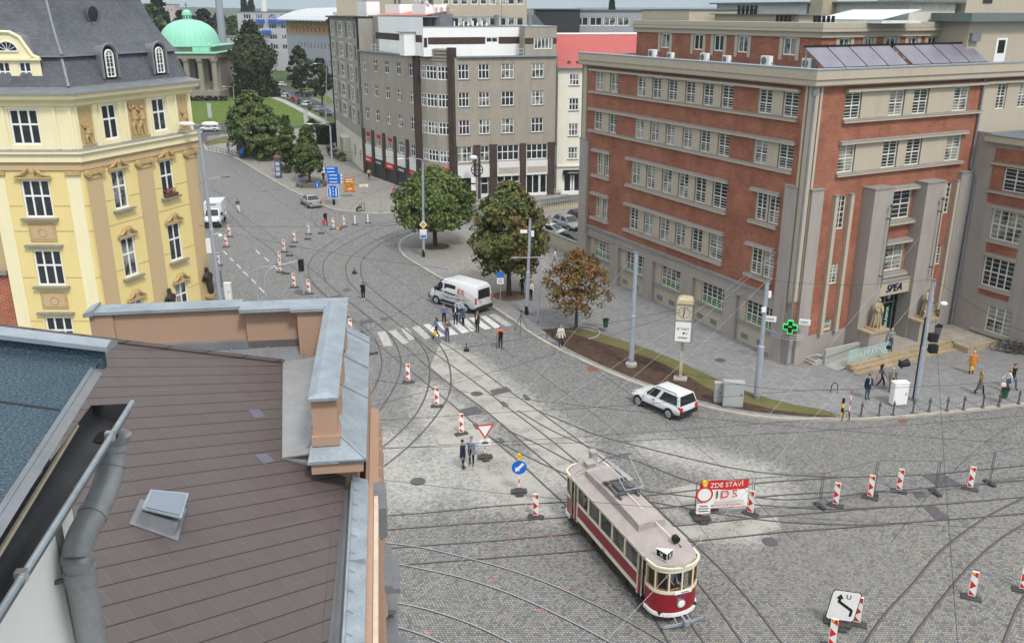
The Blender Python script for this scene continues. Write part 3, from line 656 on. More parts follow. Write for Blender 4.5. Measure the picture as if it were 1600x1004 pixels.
UO=c0-FL.n*kL-FR.n*kR;UL=Fac(UO,-26.9,1);UR=Fac(UO,62,-1)
sh=kR;TW=[(23.92,22.6),(19.25,18.0),(16.6,15.35),(13.65,12.45),(8.6,7.22)];TW=[(b-sh,a-sh) for a,b in TW]
TR=[(a-5.0,b-5.0) for a,b in((6.75,7.85),(9.4,10.1),(11.55,12.62),(13.9,14.9),(16.1,17.2),(18.7,19.8))]
mb=UL.mb();wall(mb,0,22.9,20.1,22.25,[(a,b,20.95,22.2) for a,b in TW],.15,0,1)
for a,b in TW:mb.bx(a-.35,a,-.02,.05,20.6,22.25,1);mb.bx(b,b+.35,-.02,.05,20.6,22.25,1)
part(mb,'upper_wall',[M['brick'],M['plaster']],BR)
mb=UR.mb();wall(mb,0,16,20.1,22.25,[(a,b,20.95,22.2) for a,b in TR],.15,0,1)
for a,b in TR:mb.bx(a-.35,a,-.02,.05,20.6,22.25,1);mb.bx(b,b+.35,-.02,.05,20.6,22.25,1)
part(mb,'upper_wall',[M['brick'],M['plaster']],BR)
for a,b in TW:window(BR,UL,a,b,20.95,22.2,2,(),-.08,.09,M['white'])
for a,b in TR:window(BR,UR,a,b,20.95,22.2,2,(),-.08,.09,M['white'])
mb=MB()
def ring2(off,a0=23.2,b0=16.2):
 return UL.p(a0,off),UO+(FL.n+FR.n)*off,UR.p(b0,off)
prof=[(-.02,22.2),(.2,22.25),(.2,22.62),(.42,22.64),(.42,22.85),(.3,22.87),(.3,23.25),(-.2,23.27)]
for k,((o1,z1),(o2,z2)) in enumerate(zip(prof,prof[1:])):
 A,B=ring2(o1),ring2(o2)
 for i in(0,1):mb.face([(A[i].x,A[i].y,z1),(A[i+1].x,A[i+1].y,z1),(B[i+1].x,B[i+1].y,z2),(B[i].x,B[i].y,z2)],1 if k==4 else 0)
A=ring2(.2);q=UR.p(16.2,-14);q2=UL.p(23.2,-14)
mb.face([(A[0].x,A[0].y,23.2),(A[1].x,A[1].y,23.2),(A[2].x,A[2].y,23.2),(q.x,q.y,23.2),(q2.x,q2.y,23.2)],2)
e=[UL.p(22.9,0),UL.p(22.9,-12)];mb.face([(e[0].x,e[0].y,20.1),(e[1].x,e[1].y,20.1),(e[1].x,e[1].y,23.2),(e[0].x,e[0].y,23.2)],0)
part(mb,'upper_cornice',[M['plaster'],M['black'],M['roofgrey']],BR)
mb=UL.mb();mb.bx(15.8,22.8,-8,-.4,23.2,24.1,0);mb.bx(15.7,22.9,-8.1,-.3,24.1,24.2,1);part(mb,'attic',[M['plaster'],M['roofgrey']],BR)
for a,b,dd,z in((9.5,21.0,-7.5,24.75),(.5,9.0,-9.0,24.75)):
 mb=UL.mb();mb.bx(a,b,dd-5,dd,23.2,z-.12,0);mb.bx(a-.5,b+.5,dd-5.5,dd+.5,z-.12,z,1);part(mb,'roof_hut',[pm('pale_render',(0.55,.53,.48),.9),pm('grey_green_roof',(.14,.17,.165),.7)],BR)
mb=UL.mb();mb.bx(5,15,-4.5,-2.5,23.2,23.75,0);mb.bx(4.7,15.3,-4.8,-2.2,23.75,23.83,1);part(mb,'roof_hut',[M['plaster'],pm('grey_green_roof',(.14,.17,.165),.7)],BR)
mb=UL.mb();mb.face([(-1.5,-4,23.45),(5,-4,23.45),(5,-8,24.15),(-1.5,-8,24.15)],0);mb.bx(-1.5,5,-8,-4,23.2,23.4,0);part(mb,'roof_light',pm('white_roof_sheet',(.62,.66,.68),.4),BR)
mb=UR.mb();mb.bx(7.6,9.2,-9,-7.6,23.2,26.5,0);part(mb,'chimney_stack',pm('tan_render',(.38,.32,.23),.9),BR)
fl=MB(UL.T);rr=random.Random(2)
for k in range(5):fl.cyl(9.6+k*.5,-2.2,23.8,24.45,.13,m=0)
for k in range(4):fl.cyl(5.6+k*.45,-2.1,23.2,23.75,.12,m=0)
for k in range(5):fl.cyl(1.2+k*.45,-2.1,23.2,23.7,.12,m=0)
part(fl,'roof_flue',M['black'],BR)
fl=MB(UR.T)
for k in(0.8,1.2,6.6,7.0,7.4,9.5,9.9,10.4,11.5,11.9,12.3):fl.cyl(k,-1.6,23.2,23.72,.14,m=0)
part(fl,'roof_flue',M['black'],BR)
f2=Fac(c0-FR.n*2,62,-1);mb=f2.mb();mb.bx(17.0,40,-12,0,15.0,23.3,0);mb.bx(16.2,40.5,-12.5,.7,23.3,23.42,1);mb.bx(16.4,40.4,-12.3,.5,23.42,23.9,1)
mb.bx(19.6,40,-11,-2.5,23.9,29,0);part(mb,'stair_tower',[M['plaster'],pm('grey_green_roof',(.14,.17,.165),.7)],BR)
mb=f2.mb();mb.bx(20.3,21.6,-.02,.06,20.2,22.1,0);part(mb,'roof_door',M['white'],BR)
mb=f2.mb();mb.bx(20.55,21.35,.06,.075,21.0,21.95,0);part(mb,'pane',M['carglass'],BR)
mb=f2.mb();mb.bx(17.1,18.1,0,.3,21.9,22.5,0);part(mb,'vent_box',M['zincd'],BR)
mb=f2.mb();mb.bx(21.5,22.6,-2.52,-2.45,24.6,25.6,0);part(mb,'window',M['carglass'],BR)
mb=FR.mb();wall(mb,17.0,24,15.4,19.55,[(18.6,19.7,17.1,18.95),(21.2,22.3,17.1,18.95)],.2,1);mb.bx(17,24,0,.012,19.2,19.55,0);part(mb,'brick_wall',[M['brick'],M['plaster']],BR)
for a in(18.6,21.2):window(BR,FR,a,a+1.1,17.1,18.95,2,(.5,),-.12,.085,M['winframe_old'],None,4)
band(FR,17,24,19.0,.22,.28,'lintel')
M['steps']=pm('sandstone_steps',(0.33,0.26,0.165),.9,var=.3,sc=2)
mb=FR.mb();mb.bx(5.6,13.6,0,2.75,0,.56,0);mb.bx(13.6,17.0,0,4.5,0,.56,0);part(mb,'terrace',pavemat('terrace_slabs',(.33,.30,.255),.6,.4,radians(28)),BR)
mb=FR.mb()
for k in range(3):mb.bx(3.0-.1*k,13.6,2.76+.38*k,3.14+.38*k,0,.545-.17*k,0)
mb.bx(13.62,17.0,4.51,4.75,0,.57,0);mb.bx(13.3,13.62,3.5,4.75,0,.57,0);part(mb,'steps',M['steps'],BR)
mb=FR.mb();P=[(2.2,1.3),(6.0,1.3),(6.0,2.7),(2.2,2.7)]
mb.face([(2.2,1.45,.14),(6.0,1.45,.56),(6.0,2.7,.56),(2.2,2.7,.14)],0);mb.bx(2.3,6.2,1.2,1.42,.1,1.25,1);mb.bx(1.6,3.0,.1,1.2,.1,.45,1);mb.bx(1.4,1.6,.1,1.2,.1,.28,2)
mb.bx(1.75,2.6,.3,1.0,.45,.455,3);part(mb,'ramp',[M['conc'],stainmat('ramp_wall',(.36,.355,.34),(.26,.255,.25)),M['steps'],M['zincd']],BR)
mb=FR.mb();mb.tube([(2.4,1.5,.75),(5.9,1.5,1.15)],.03);part(mb,'handrail',M['chrome'],BR)
g=N('clear_glass');g.b.inputs['Alpha'].default_value=.4;M['balus']=g.fin((.42,.58,.55),.08,0,.5);g=N('cab_glass');g.b.inputs['Alpha'].default_value=.25;M['clear']=g.fin((.05,.06,.06),.04,0,.5)
mb=FR.mb();mb.bx(3.1,7.2,2.7,2.72,.3,1.5,0);part(mb,'glass_balustrade',M['balus'],BR)
mb=FR.mb();mb.bx(3.1,7.2,2.68,2.74,.13,.3,0);part(mb,'glass_clamp_rail',M['galv'],BR)
text('sign_lettering','L\u00c9K\u00c1RNA',.62,pm('frosted_letters',(.55,.62,.6),.6),BR,FR.p(5.6,2.75,1.0)-BR.location,upright(FR.rot+pi),.004)
def ac_unit(loc,rot,label):
 t=thing('air_conditioner',label,'air conditioner',loc,rot,'air conditioners on the flat roof')
 m=MB();m.bx(-.42,.42,-.17,.17,.12,.75);m.build('casing',M['white'],t)
 m=MB();m.tube([(-.1,-.175,.43),(-.1,-.2,.43)],.25,0,18);m.build('fan_grille',pm('fan_grey',(.16,.16,.16),.6),t)
 m=MB();m.bx(-.4,-.3,-.2,.2,0,.12);m.bx(.3,.4,-.2,.2,0,.12);m.build('foot',M['zincd'],t)
 m=MB();m.tube([(.42,.05,.3),(.6,.1,.2),(.75,.25,.05)],.03,0,6);m.build('pipe',M['zincd'],t);return t
fk=Fac(c0-FL.n*2.2,-26.9,1)
for s,k,lb in((21.25,1.0,'white air conditioner farthest left on the flat roof below the single plain window'),(18.7,.8,'small white air conditioner with a pipe joined to its left neighbour on the roof'),(14.25,.95,'white air conditioner under the leftmost of the framed upper windows'),(11.6,.85,'small white air conditioner under the second framed upper window'),(7.2,1.05,'white air conditioner standing alone on the roof between two upper windows'),(3.1,1.05,'white air conditioner beside the left end of the solar panels')):
 a=ac_unit(fk.p(s,0,20.2),fk.rot+pi,lb);a.scale=(k,k,k)
a=ac_unit(FR.p(20.6,2.2,15.52),FR.rot+pi,'white air conditioner on the low roof of the right wing');del a['group']
M['solar']=pm('solar_tubes',(0.2,0.19,0.225),.35,.2,.5,var=.15,sc=1)
fs=Fac(c0-FR.n*.9,62,-1)
for k in range(8):
 s0=1.55+k*2.04+(.4 if k>3 else 0);m=MB();t=thing('solar_panel','dark violet sloping solar collector panel in the row along the roof edge','solar panel',fs.p(s0,0,20.2),fs.rot+pi,'solar collectors in a row on the roof')
 X=1.94;a=Vector((0,-.0,.2));b=Vector((-.0,1.5,1.45))
 m.loft([[(.02,0,.28),(X,0,.28),(X,.04,.2),(.02,.04,.2)],[(.02-.4,1.5,1.53),(X-.4,1.5,1.53),(X-.4,1.56,1.45),(.02-.4,1.56,1.45)]]);m.build('collector',M['solar'],t)
 m=MB();m.bx(-.4,X-.36,1.48,1.62,1.5,1.66);m.build('rail',M['black'],t);m=MB();m.bx(0,X,-.04,.05,.2,.3);m.build('rail',M['black'],t)
 m=MB();m.bx(-.3,-.24,1.4,1.48,0,1.45);m.bx(X-.5,X-.44,1.4,1.48,0,1.45);m.build('stand',M['galv'],t)
M['sandst']=pm('carved_sandstone',(0.36,0.285,0.175),.95,var=.3,sc=6,bump=.3)
def skinmesh(name,joints,bones,mats,parent,midx=None,sub=1,smooth=True):
 """one continuous body: joints name -> (pos, radius); bones pairs; grown by a skin modifier"""
 names=list(joints);me=bpy.data.meshes.new(name)
 me.from_pydata([joints[n][0] for n in names],[(names.index(a),names.index(b)) for a,b in bones],[])
 ob=bpy.data.objects.new(name,me);COL.objects.link(ob)
 md=ob.modifiers.new('s','SKIN');md.use_smooth_shade=True;md.branch_smoothing=.3
 for i,n in enumerate(names):
  r=joints[n][1];sv=me.skin_vertices[0].data[i];sv.radius=(r,r) if not isinstance(r,tuple) else r;sv.use_root=(i==0)
 if sub:ms=ob.modifiers.new('u','SUBSURF');ms.levels=sub;ms.render_levels=sub
 m2=bpy.data.meshes.new_from_object(ob.evaluated_get(bpy.context.evaluated_depsgraph_get()))
 bpy.data.objects.remove(ob);m2.name=name
 m2.materials.clear()
 for m in mats:m2.materials.append(m)
 if midx:
  segs=[(Vector(joints[a][0]),Vector(joints[b][0]),midx(a,b)) for a,b in bones]
  for p in m2.polygons:
   c=p.center;best=9e9
   for a,b,k in segs:
    d=b-a;t=max(0,min(1,(c-a).dot(d)/max(d.length_squared,1e-9)));q=(c-a-d*t).length
    if q<best:best=q;p.material_index=k
 m2.polygons.foreach_set('use_smooth',[True]*len(m2.polygons))
 return link(name,m2,parent)
def statue(loc,rot,label,two):
 t=thing('statue',label,'statue',loc,rot,'statues beside the entrance')
 J={'hip':((0,0,1.15),(.26,.24)),'hem':((0,.02,.1),(.42,.36)),'knee':((0,-.02,.6),(.31,.28)),'waist':((0,0,1.42),(.2,.18)),'chest':((0,.0,1.75),(.26,.2)),'neck':((0,-.02,2.0),.09),'head':((0,-.06,2.14),.15),'top':((0,-.05,2.32),.12),'sl':((-.27,0,1.85),.12),'el':((-.33,-.12,1.5),.1),'hl':((-.12,-.36,1.36),.075),'sr':((.27,0,1.85),.12),'er':((.34,-.14,1.5),.1),'hr':((.1,-.38,1.3),.075)}
 B=[('hip','waist'),('waist','chest'),('chest','neck'),('neck','head'),('head','top'),('chest','sl'),('sl','el'),('el','hl'),('chest','sr'),('sr','er'),('er','hr'),('hip','knee'),('knee','hem')]
 skinmesh('draped_figure',J,B,[M['sandst']],t)
 m=MB()
 for k in range(9):
  a=2*pi*k/9;m.tube([(.25*cos(a),.22*sin(a),1.15),(.34*cos(a+.1),.3*sin(a+.1),.6),(.42*cos(a),.38*sin(a),.05)],[.03,.05,.06],0,6)
 m.build('robe_folds',M['sandst'],t)
 h=.8 if two==1 else .62
 J2={'hip':((.38,-.2,.62*h),.14),'hem':((.38,-.2,.05),.18),'waist':((.38,-.2,.85*h),.12),'chest':((.38,-.2,1.15*h),.15),'neck':((.38,-.22,1.38*h),.06),'head':((.38,-.24,1.5*h),.12),'top':((.38,-.23,1.64*h),.08),'a':((.54,-.25,1.2*h),.07),'b':((.5,-.42,.95*h),.05),'c':((.22,-.25,1.2*h),.07),'d':((.2,-.42,.95*h),.05)}
 B2=[('hip','waist'),('waist','chest'),('chest','neck'),('neck','head'),('head','top'),('chest','a'),('a','b'),('chest','c'),('c','d'),('hip','hem')]
 if two==1:
  o=skinmesh('held_child',J2,B2,[M['sandst']],t);o.location=(-.02,.1,.95);o.scale=(.75,.75,.75)
 else:
  skinmesh('child_figure',J2,B2,[M['sandst']],t);o=skinmesh('child_figure',J2,B2,[M['sandst']],t);o.location=(-.75,.0,0);o.scale=(1,1,.85)
 m=MB();m.bx(-.6,.6,-.5,.5,0,.1);m.build('base_block',M['sandst'],t)
statue(FR.p(6.85,1.6,2.2),FR.rot+pi,'sandstone statue of a robed woman holding a child, left of the pharmacy door',1)
statue(FR.p(12.2,1.6,2.2),FR.rot+pi,'sandstone statue of a robed figure with small children, right of the pharmacy door',2)
t=thing('pharmacy_cross','green illuminated pharmacy cross on curved tubes at the building corner','sign',c0+Vector((0,0,3.2)),0)
cdn=(FL.n+FR.n).normalized();rz=atan2(-cdn.x,cdn.y)+pi
g=N('green_neon');g.b.inputs['Emission Color'].default_value=(.03,.8,.15,1);g.b.inputs['Emission Strength'].default_value=.75;M['neon']=g.fin((.02,.3,.08),.4)
t.rotation_euler=(0,0,rz)
def cross(m,a,b,y0,y1,k=0):m.prism([],0,0) if False else[m.bx(-b,b,y0,y1,-a,a,k),m.bx(-a,-b-.001,y0,y1,-b,b,k),m.bx(b+.001,a,y0,y1,-b,b,k)]
m=MB();cross(m,.46,.17,-.85,-.65);o=m.build('cross_body',M['black'],t)
for sgn in(-.86,-.66):
 m=MB()
 P=[(.17,.46),(.17,.17),(.46,.17),(.46,-.17),(.17,-.17),(.17,-.46),(-.17,-.46),(-.17,-.17),(-.46,-.17),(-.46,.17),(-.17,.17),(-.17,.46),(.17,.46)]
 for a,b in zip(P,P[1:]):m.tube([(a[0],sgn,a[1]),(b[0],sgn,b[1])],.032,0,6)
 m.tube([(-.12,sgn,0),(.0,sgn,.08),(.12,sgn,0)],.03,0,6)
 m.build('neon_tube',M['neon'],t)
m=MB()
for z in(-.62,-.8,-.98):m.tube(spline([(-1.15,0,z),(-.9,-.35,z),(0,-.6,z-.02),(.9,-.35,z),(1.15,0,z)],4),.028,0,6)
m.build('tube_frame',M['galv'],t)
for x,lb in((-1.35,'signplate'),(.95,'signplate')):
 m=MB();m.bx(x-.38,x+.38,-.32,-.29,.1,.52);m.bx(x-.3,x+.2,-.325,-.32,.3,.36,1);m.bx(x-.3,x+.25,-.325,-.32,.2,.25,1);m.build('sign_plate',[M['white'],M['zincd']],t)
for s in(17.6,13.6):
 t=thing('security_camera','white security camera on the brick wall %s'%('beside the left row of windows' if s>15 else 'above'),'camera',FL.p(21.7 if s>15 else 26,0,5.5),FL.rot) if s>15 else None
 if t:m=MB();m.bx(-.25,.2,-.45,-.28,-.05,.1);m.build('housing',M['white'],t);m=MB();m.tube([(0,0,0),(0,-.35,0)],.03);m.build('arm',M['white'],t)
# ================================================================ GREY CORNER BUILDING AND ITS NEIGHBOURS
M['greyren']=stainmat('grey_brown_render',(0.335,0.298,0.25),(0.21,0.186,0.16),amt=.55)
M['brownbrick']=brickmat('dark_brown_brick',(0.075,0.052,0.045),(0.05,0.037,0.034),(0.085,0.075,0.07))
M['whitewall']=stainmat('white_render',(0.82,0.82,0.81),(0.66,0.65,0.63),amt=.3)
M['shopblack']=pm('dark_shopfront',(0.03,0.03,0.033),.4,var=.3)
M['fascia']=pm('white_fascia',(0.66,0.66,0.65),.5,var=.05)
g0=U(866,305);GRF=Fac(g0,74+180,1);gl=U(657,303);GLF=Fac(gl,-31.9,1)
GB_=thing('corner_building','grey brown corner building with a rounded bay, brown brick shopfronts and a white rooftop flat','building',g0)
def gpart(mb,n,m):return part(mb,n,m,GB_)
rz4=[(15.75,17.6),(12.27,14.12),(8.7,10.6)]
sR=[(1.72,3.38),(5.82,7.52),(9.12,10.6),(11.85,13.3)];sR4=[(1.05,4.05),(5.1,8.15),(9.2,10.5),(11.6,13.6)]
mb=GRF.mb();wall(mb,0,13.9,7.25,18.4,[(a,b,c,e) for c,e in rz4 for a,b in sR],.2,0)
wall(mb,1.03,13.6,0,7.25,[(a,b,5.1,7.15) for a,b in sR4]+[(1.03,4.15,.15,2.95,.3),(5.0,8.2,.5,2.95),(9.2,10.5,.1,2.9,.5),(11.4,13.6,.4,3.0)],.2,1)
gpart(mb,'front_wall',[M['greyren'],M['greyren']])
for c,e in rz4:
 for a,b in sR:
  window(GB_,GRF,a,b,c,e,3,(.58,),-.1,.09);mb=GRF.mb();mb.bx(a-.08,b+.08,0,.08,c-.1,c-.01);gpart(mb,'sill',M['ledge'])
for a,b in sR4:window(GB_,GRF,a,b,5.1,7.15,4 if b-a>2.5 else(3 if b-a>1.6 else 2),(.55,),-.12,.1)
for a,b in((0.08,1.03),(4.15,5.0),(8.2,9.2),(10.5,11.4)):
 mb=GRF.mb();mb.bx(a,b,-.05,.22,0,7.3);gpart(mb,'brick_pier',M['brownbrick'])
for a,b,zt in((1.05,4.13,4.95),(5.02,8.18,4.95),(9.22,10.48,4.7),(11.42,13.58,4.7)):
 mb=GRF.mb();mb.bx(a,b,.0,.1,3.0,zt);
 if zt>4.8:mb.bx(a+.15,b-.2,.1,.13,3.35,4.15,1)
 gpart(mb,'shop_fascia',[M['fascia'],M['plaster']])
mb=GRF.mb();mb.bx(5.1,8.1,-.2,-.16,.5,2.9,0);mb.bx(5.0,8.2,-.14,-.06,2.1,2.22,1)
for s in(5.0,6.05,7.1,8.1):mb.bx(s,s+.1,-.15,-.05,.5,2.95,1)
mb.bx(9.25,10.45,-.5,-.45,.1,2.9,0)
mb.bx(9.3,9.4,-.42,-.36,.1,2.9,1);mb.bx(10.3,10.4,-.42,-.36,.1,2.9,1);mb.bx(9.4,10.3,-.42,-.36,.1,.7,1);mb.bx(9.4,10.3,-.42,-.36,2.0,2.12,1)
mb.bx(11.5,13.5,-.2,-.16,.4,3.0,0)
mb.bx(1.1,4.1,-.3,-.26,.15,2.9,0);mb.bx(1.1,4.1,-.2,.06,.15,.5,1)
for s in(1.1,2.0,2.15,3.05,3.95):mb.bx(s,s+.12,-.24,-.1,.5,2.9,1)
gpart(mb,'shop_front',[M['carglass'],M['white']])
sL=[(.85,2.4),(4.95,6.4),(8.85,10.35),(12.85,14.25),(16.75,18.05)];rzL=[(15.72,17.5),(12.2,13.95),(8.6,10.38),(4.95,6.65)]
mb=GLF.mb();wall(mb,0,19.1,6.9,18.4,[(a,b,c,e) for c,e in rzL[:3] for a,b in sL],.2,0);wall(mb,0,19.1,0,6.9,[(a-.1,b+.2,4.95,6.65) for a,b in sL]+[(a-.1,b+.25,.3,2.0) for a,b in sL],.3,0)
gpart(mb,'side_wall',M['greyren'])
for k,(c,e) in enumerate(rzL):
 for a,b in sL:window(GB_,GLF,a-(.1 if k==3 else 0),b+(.2 if k==3 else 0),c,e,2 if k<3 else 3,(.6,),-.1,.09)
mb=GLF.mb()
for a,b in sL[2:]:
 for q in range(4):mb.bx(a-.05+.4*q,a+.25+.4*q,-.08,-.06,6.0,6.6)
gpart(mb,'window_letters',M['red'])
for s in(-.05,3.1,7.2,11.1,15.1,18.5):
 mb=GLF.mb();mb.bx(s,s+.75,-.05,.2,0,7.1 if s>0 else 19.4);gpart(mb,'brick_pier',M['brownbrick'])
for i,(a,b) in enumerate(sL):
 mb=GLF.mb();mb.bx(a-.5,b+.6,.02,.1,3.0,4.8,0);gpart(mb,'white_panel',M['fascia'])
 mb=GLF.mb();mb.bx(a-.6,b+.7,.02,.18,2.1,2.95,0);gpart(mb,'shop_sign',M['red'] if i in(0,2,4) else M['shopblack'])
 mb=GLF.mb();mb.bx(a-.6,b+.7,.0,.06,.1,2.1,0);gpart(mb,'shop_front',M['shopblack'])
 text('sign_lettering','CHARLIZE' if i<5 else '',.42,M['white'],GB_,GLF.p((a+b)/2,.2,2.5)-GB_.location,upright(GLF.rot+pi),.01)
rE=GRF.p(13.9);bdv=(rE-gl);BL=bdv.length;bh=math.degrees(atan2(bdv.x,bdv.y));BF=Fac(gl,bh,-1)
arcp=[(.75,0),(2.35,.5),(4.5,.5),(BL-.85,0)]
rB=[(15.6,17.35),(12.1,13.85),(8.55,10.2),(4.95,6.5)]
for(a,b) in((-.15,.75),(BL-.85,BL+.1)):
 mb=BF.mb();mb.bx(a,b,-.5,.3,0,19.65);gpart(mb,'brick_pier',M['brownbrick'])
for(s0,d0),(s1,d1) in zip(arcp,arcp[1:]):
 p,q=BF.p(s0,d0),BF.p(s1,d1);w=(q-p).length;ff=Fac(p,math.degrees(atan2((q-p).x,(q-p).y)),-1)
 mb=ff.mb();wall(mb,0,w,4.0,18.0,[(.06,w-.06,c,e) for c,e in rB],.15,0);wall(mb,0,w,0,4.0,[(.1,w-.1,.3,2.9)],.3,1)
 gpart(mb,'bay_wall',[M['greyren'],M['shopblack']])
 mb=ff.mb();mb.bx(.1,w-.1,-.28,-.25,.3,2.9);gpart(mb,'shop_front',M['carglass'])
 for c,e in rB:window(GB_,ff,.08,w-.08,c,e,3,(.6,),-.05,.12)
 mb=ff.mb();mb.bx(0,w,.0,.14,3.0,4.2);gpart(mb,'shop_sign',M['red'])
 mb=ff.mb()
 for z in(18.0,18.4,18.85,19.25):mb.bx(-.05,w+.05,-.3,.12,z,z+.16)
 mb.bx(-.02,w+.02,-.35,-.1,18.0,19.5);gpart(mb,'banded_parapet',M['greyren'])
text('sign_lettering','CineStar',.8,M['white'],GB_,BF.p(BL/2,.67,3.6)-GB_.location,upright(BF.rot+pi),.01)
mb=BF.mb();mb.tube([(BL/2-.1,.1,18.0),(BL/2-.1,.15,20.2)],[.16,.1],0,8);mb.bx(BL/2-.2,BL/2+.5,.0,.2,19.9,20.1);gpart(mb,'iron_figure',M['iron'])
for f,L in((GRF,13.4),(GLF,19.15)):
 mb=f.mb();mb.bx(-.05,L,-.3,.3,18.4,18.52,0);mb.bx(-.05,L,.22,.34,18.44,18.6,1);gpart(mb,'cornice',[M['greyren'],M['zinc']])
back=[GRF.p(0,-14),GLF.p(19.1,-14)]
mb=MB();P=[GRF.p(0),GRF.p(13.9),BF.p(0),GLF.p(19.1),back[1],back[0]];mb.face([(p.x,p.y,18.5) for p in P]);e=[GRF.p(0),GRF.p(0,-14)]
mb.face([(e[0].x,e[0].y,0),(e[1].x,e[1].y,0),(e[1].x,e[1].y,19.5),(e[0].x,e[0].y,19.5)],1);gpart(mb,'terrace_roof',[M['roofgrey'],M['greyren']])
PW=Fac(GRF.p(0,-2.5),254,1);PWL=Fac(gl-GLF.n*2.5,-31.9,1)
mb=GRF.mb();wall(mb,0,4.35,18.5,22.1,[(.55,3.1,19.35,20.8)],.15,0);mb.bx(0,.5,.0,.015,20.0,20.75,1);mb.bx(3.15,4.35,0,.015,20.0,20.75,1);mb.face([(4.35,0,18.5),(4.35,-2.6,18.5),(4.35,-2.6,22.1),(4.35,0,22.1)],0);gpart(mb,'penthouse_wall',[M['greyren'],M['brownbrick']])
window(GB_,GRF,.57,3.08,19.37,20.78,5,(),-.08,.1)
mb=PW.mb();wall(mb,4.35,17.2,18.5,22.2,[(7.3,8.9,20.15,20.8),(16.7,17.15,19.6,20.8)],.12,0);mb.bx(4.35,7.2,0,.02,19.98,20.85,1);mb.bx(9.0,16.6,0,.02,19.98,20.85,1);gpart(mb,'penthouse_wall',[M['whitewall'],M['brownbrick']])
window(GB_,PW,7.32,8.88,20.17,20.78,2,(),-.06,.08)
q=PW.p(17.2);
mb=MB();lw=Fac(q,math.degrees(atan2((PWL.p(21)-q).x,(PWL.p(21)-q).y)),1);LL=(PWL.p(21)-q).length
mb=lw.mb();wall(mb,0,LL-5,18.5,23.3,[],.1,0);wall(mb,LL-5,LL,18.5,23.3,[(LL-3.4,LL-1.6,19.3,21.0)],.1,1);mb.bx(.5,LL-3.5,0,.02,20.2,21.1,2);mb.bx(3,5.0,.02,1.6,18.5,21.4,0);mb.bx(2.8,5.2,-.1,1.9,21.4,21.5,3);gpart(mb,'penthouse_wall',[M['whitewall'],M['greyren'],M['brownbrick'],M['zinc']])
window(GB_,lw,LL-3.4,LL-1.6,19.3,21.0,3,(),-.06,.08)
mb=MB();P=[GRF.p(-.1,.05),GRF.p(4.4,.05),PW.p(4.35,.05),PW.p(17.2,.05),PW.p(17.2,-8),GRF.p(0,-12)]
mb.prism([(p.x,p.y) for p in P][::-1],22.1,22.22);gpart(mb,'penthouse_roof',M['zinc'])
mb=MB();P=[q,lw.p(LL),lw.p(LL,-9),lw.p(0,-12)];mb.prism([(p.x,p.y) for p in P][::-1],23.3,23.45);gpart(mb,'penthouse_roof',M['zinc'])
mb=lw.mb();mb.face([(2,-1,23.5),(LL,-1,23.5),(LL,-6,24.3),(2,-6,24.3)],0);gpart(mb,'red_roof_sheet',pm('faded_red_sheet',(.5,.17,.13),.6))
mb=lw.mb();mb.bx(4.5,10,-5,-2,23.4,24.9,0);mb.bx(17,24,-6,-2.5,23.4,25.0,0);gpart(mb,'chimney_block',M['whitewall'])
rr=random.Random(5);mb=lw.mb()
for k in range(4):
 s=(4.5,9.0,18.5,20.5)[k];mb.cyl(s,-3,24.9,25.7,.18,m=0);mb.ball((s,-3,25.9),.28,1,8)
for k in range(5):mb.cyl(1.5+k*1.6,-2.6,24.0,25.9,.03,m=1)
gpart(mb,'flue',[M['iron'],M['chrome']])
for s,z,rr_ in((5,25.7,.55),(6.5,25.3,.45),(8.4,25.4,.5),(3.3,24.9,.4)):
 mb=lw.mb();mb.lathe([(.02,-.12),(rr_*.6,-.07),(rr_,.05)],0,0,0,16);o=mb
 v=[lw.p(s+q_[0]-lw.O.x,0,0) for q_ in[]]
 m2=MB();m2.lathe([(.02,-.12),(rr_*.6,-.07),(rr_,.05)],0,0,0,16);ob=m2.build('satellite_dish',M['white'],GB_,loc=lw.p(s,-1.8,z)-GB_.location);ob.rotation_euler=(radians(70),0,lw.rot+radians(20))
for f,a,b in((GRF,4.5,13.2),(GLF,1,15)):
 mb=f.mb();n=int((b-a)/1.5)
 for i in range(n+1):s=a+(b-a)*i/n;mb.tube([(s,-.15,18.5),(s,-.15,19.4)],.025,0,5)
 for z in(18.95,19.4):mb.tube([(a,-.15,z),(b,-.15,z)],.022,0,5)
 gpart(mb,'railing',M['white'])
fm=MB(PW.T)
for k in range(9):s=8.5+k*.62;fm.cyl(s,-1.2,22.2,22.6+.25*(k%2),.12)
gpart(fm,'flue',M['whitewall'])
fm=MB(PW.T);fm.cyl(7.2,-1,22.2,23.6,.3,.3);fm.tube([(6.5,-1,22.2),(6.5,-1,25.2)],.04);fm.tube([(5.4,-1,25.0),(7.2,-1,25.0)],.03);fm.tube([(2.3,-2,22.2),(2.3,-2,23.6)],.3);gpart(fm,'antenna_mast',M['zincd'])
fm=MB(PW.T);fm.cyl(14.3,-1.5,22.2,23.7,1.3,1.4,0,14)
for k in range(8):fm.cyl(13.3+k*.28,-1.5+.5*(k%3-1),23.7,24.5,.05)
gpart(fm,'water_tank',M['zincd'])
pipeg=lambda pts,r=.07:part((lambda m:(m.tube(pts,r,0,8),m)[1])(MB()),'downpipe',M['zincd'],GB_)
pipeg([GRF.p(-.12,.12,z) for z in(0,9,18.4)]);pipeg([GLF.p(19.25,.12,z) for z in(0,9,18.4)])
a0=U(572,272);AF=Fac(GLF.p(19.3),-18.6,1)
AB=thing('apartment_house','long grey apartment house with pale framed windows left of the corner building','building',AF.O)
M['greyren2']=stainmat('grey_apartment_render',(0.31,0.29,0.255),(0.2,0.185,0.165),amt=.5)
M['creamold']=stainmat('old_cream_render',(0.56,0.53,0.46),(0.38,0.35,0.29),amt=.5)
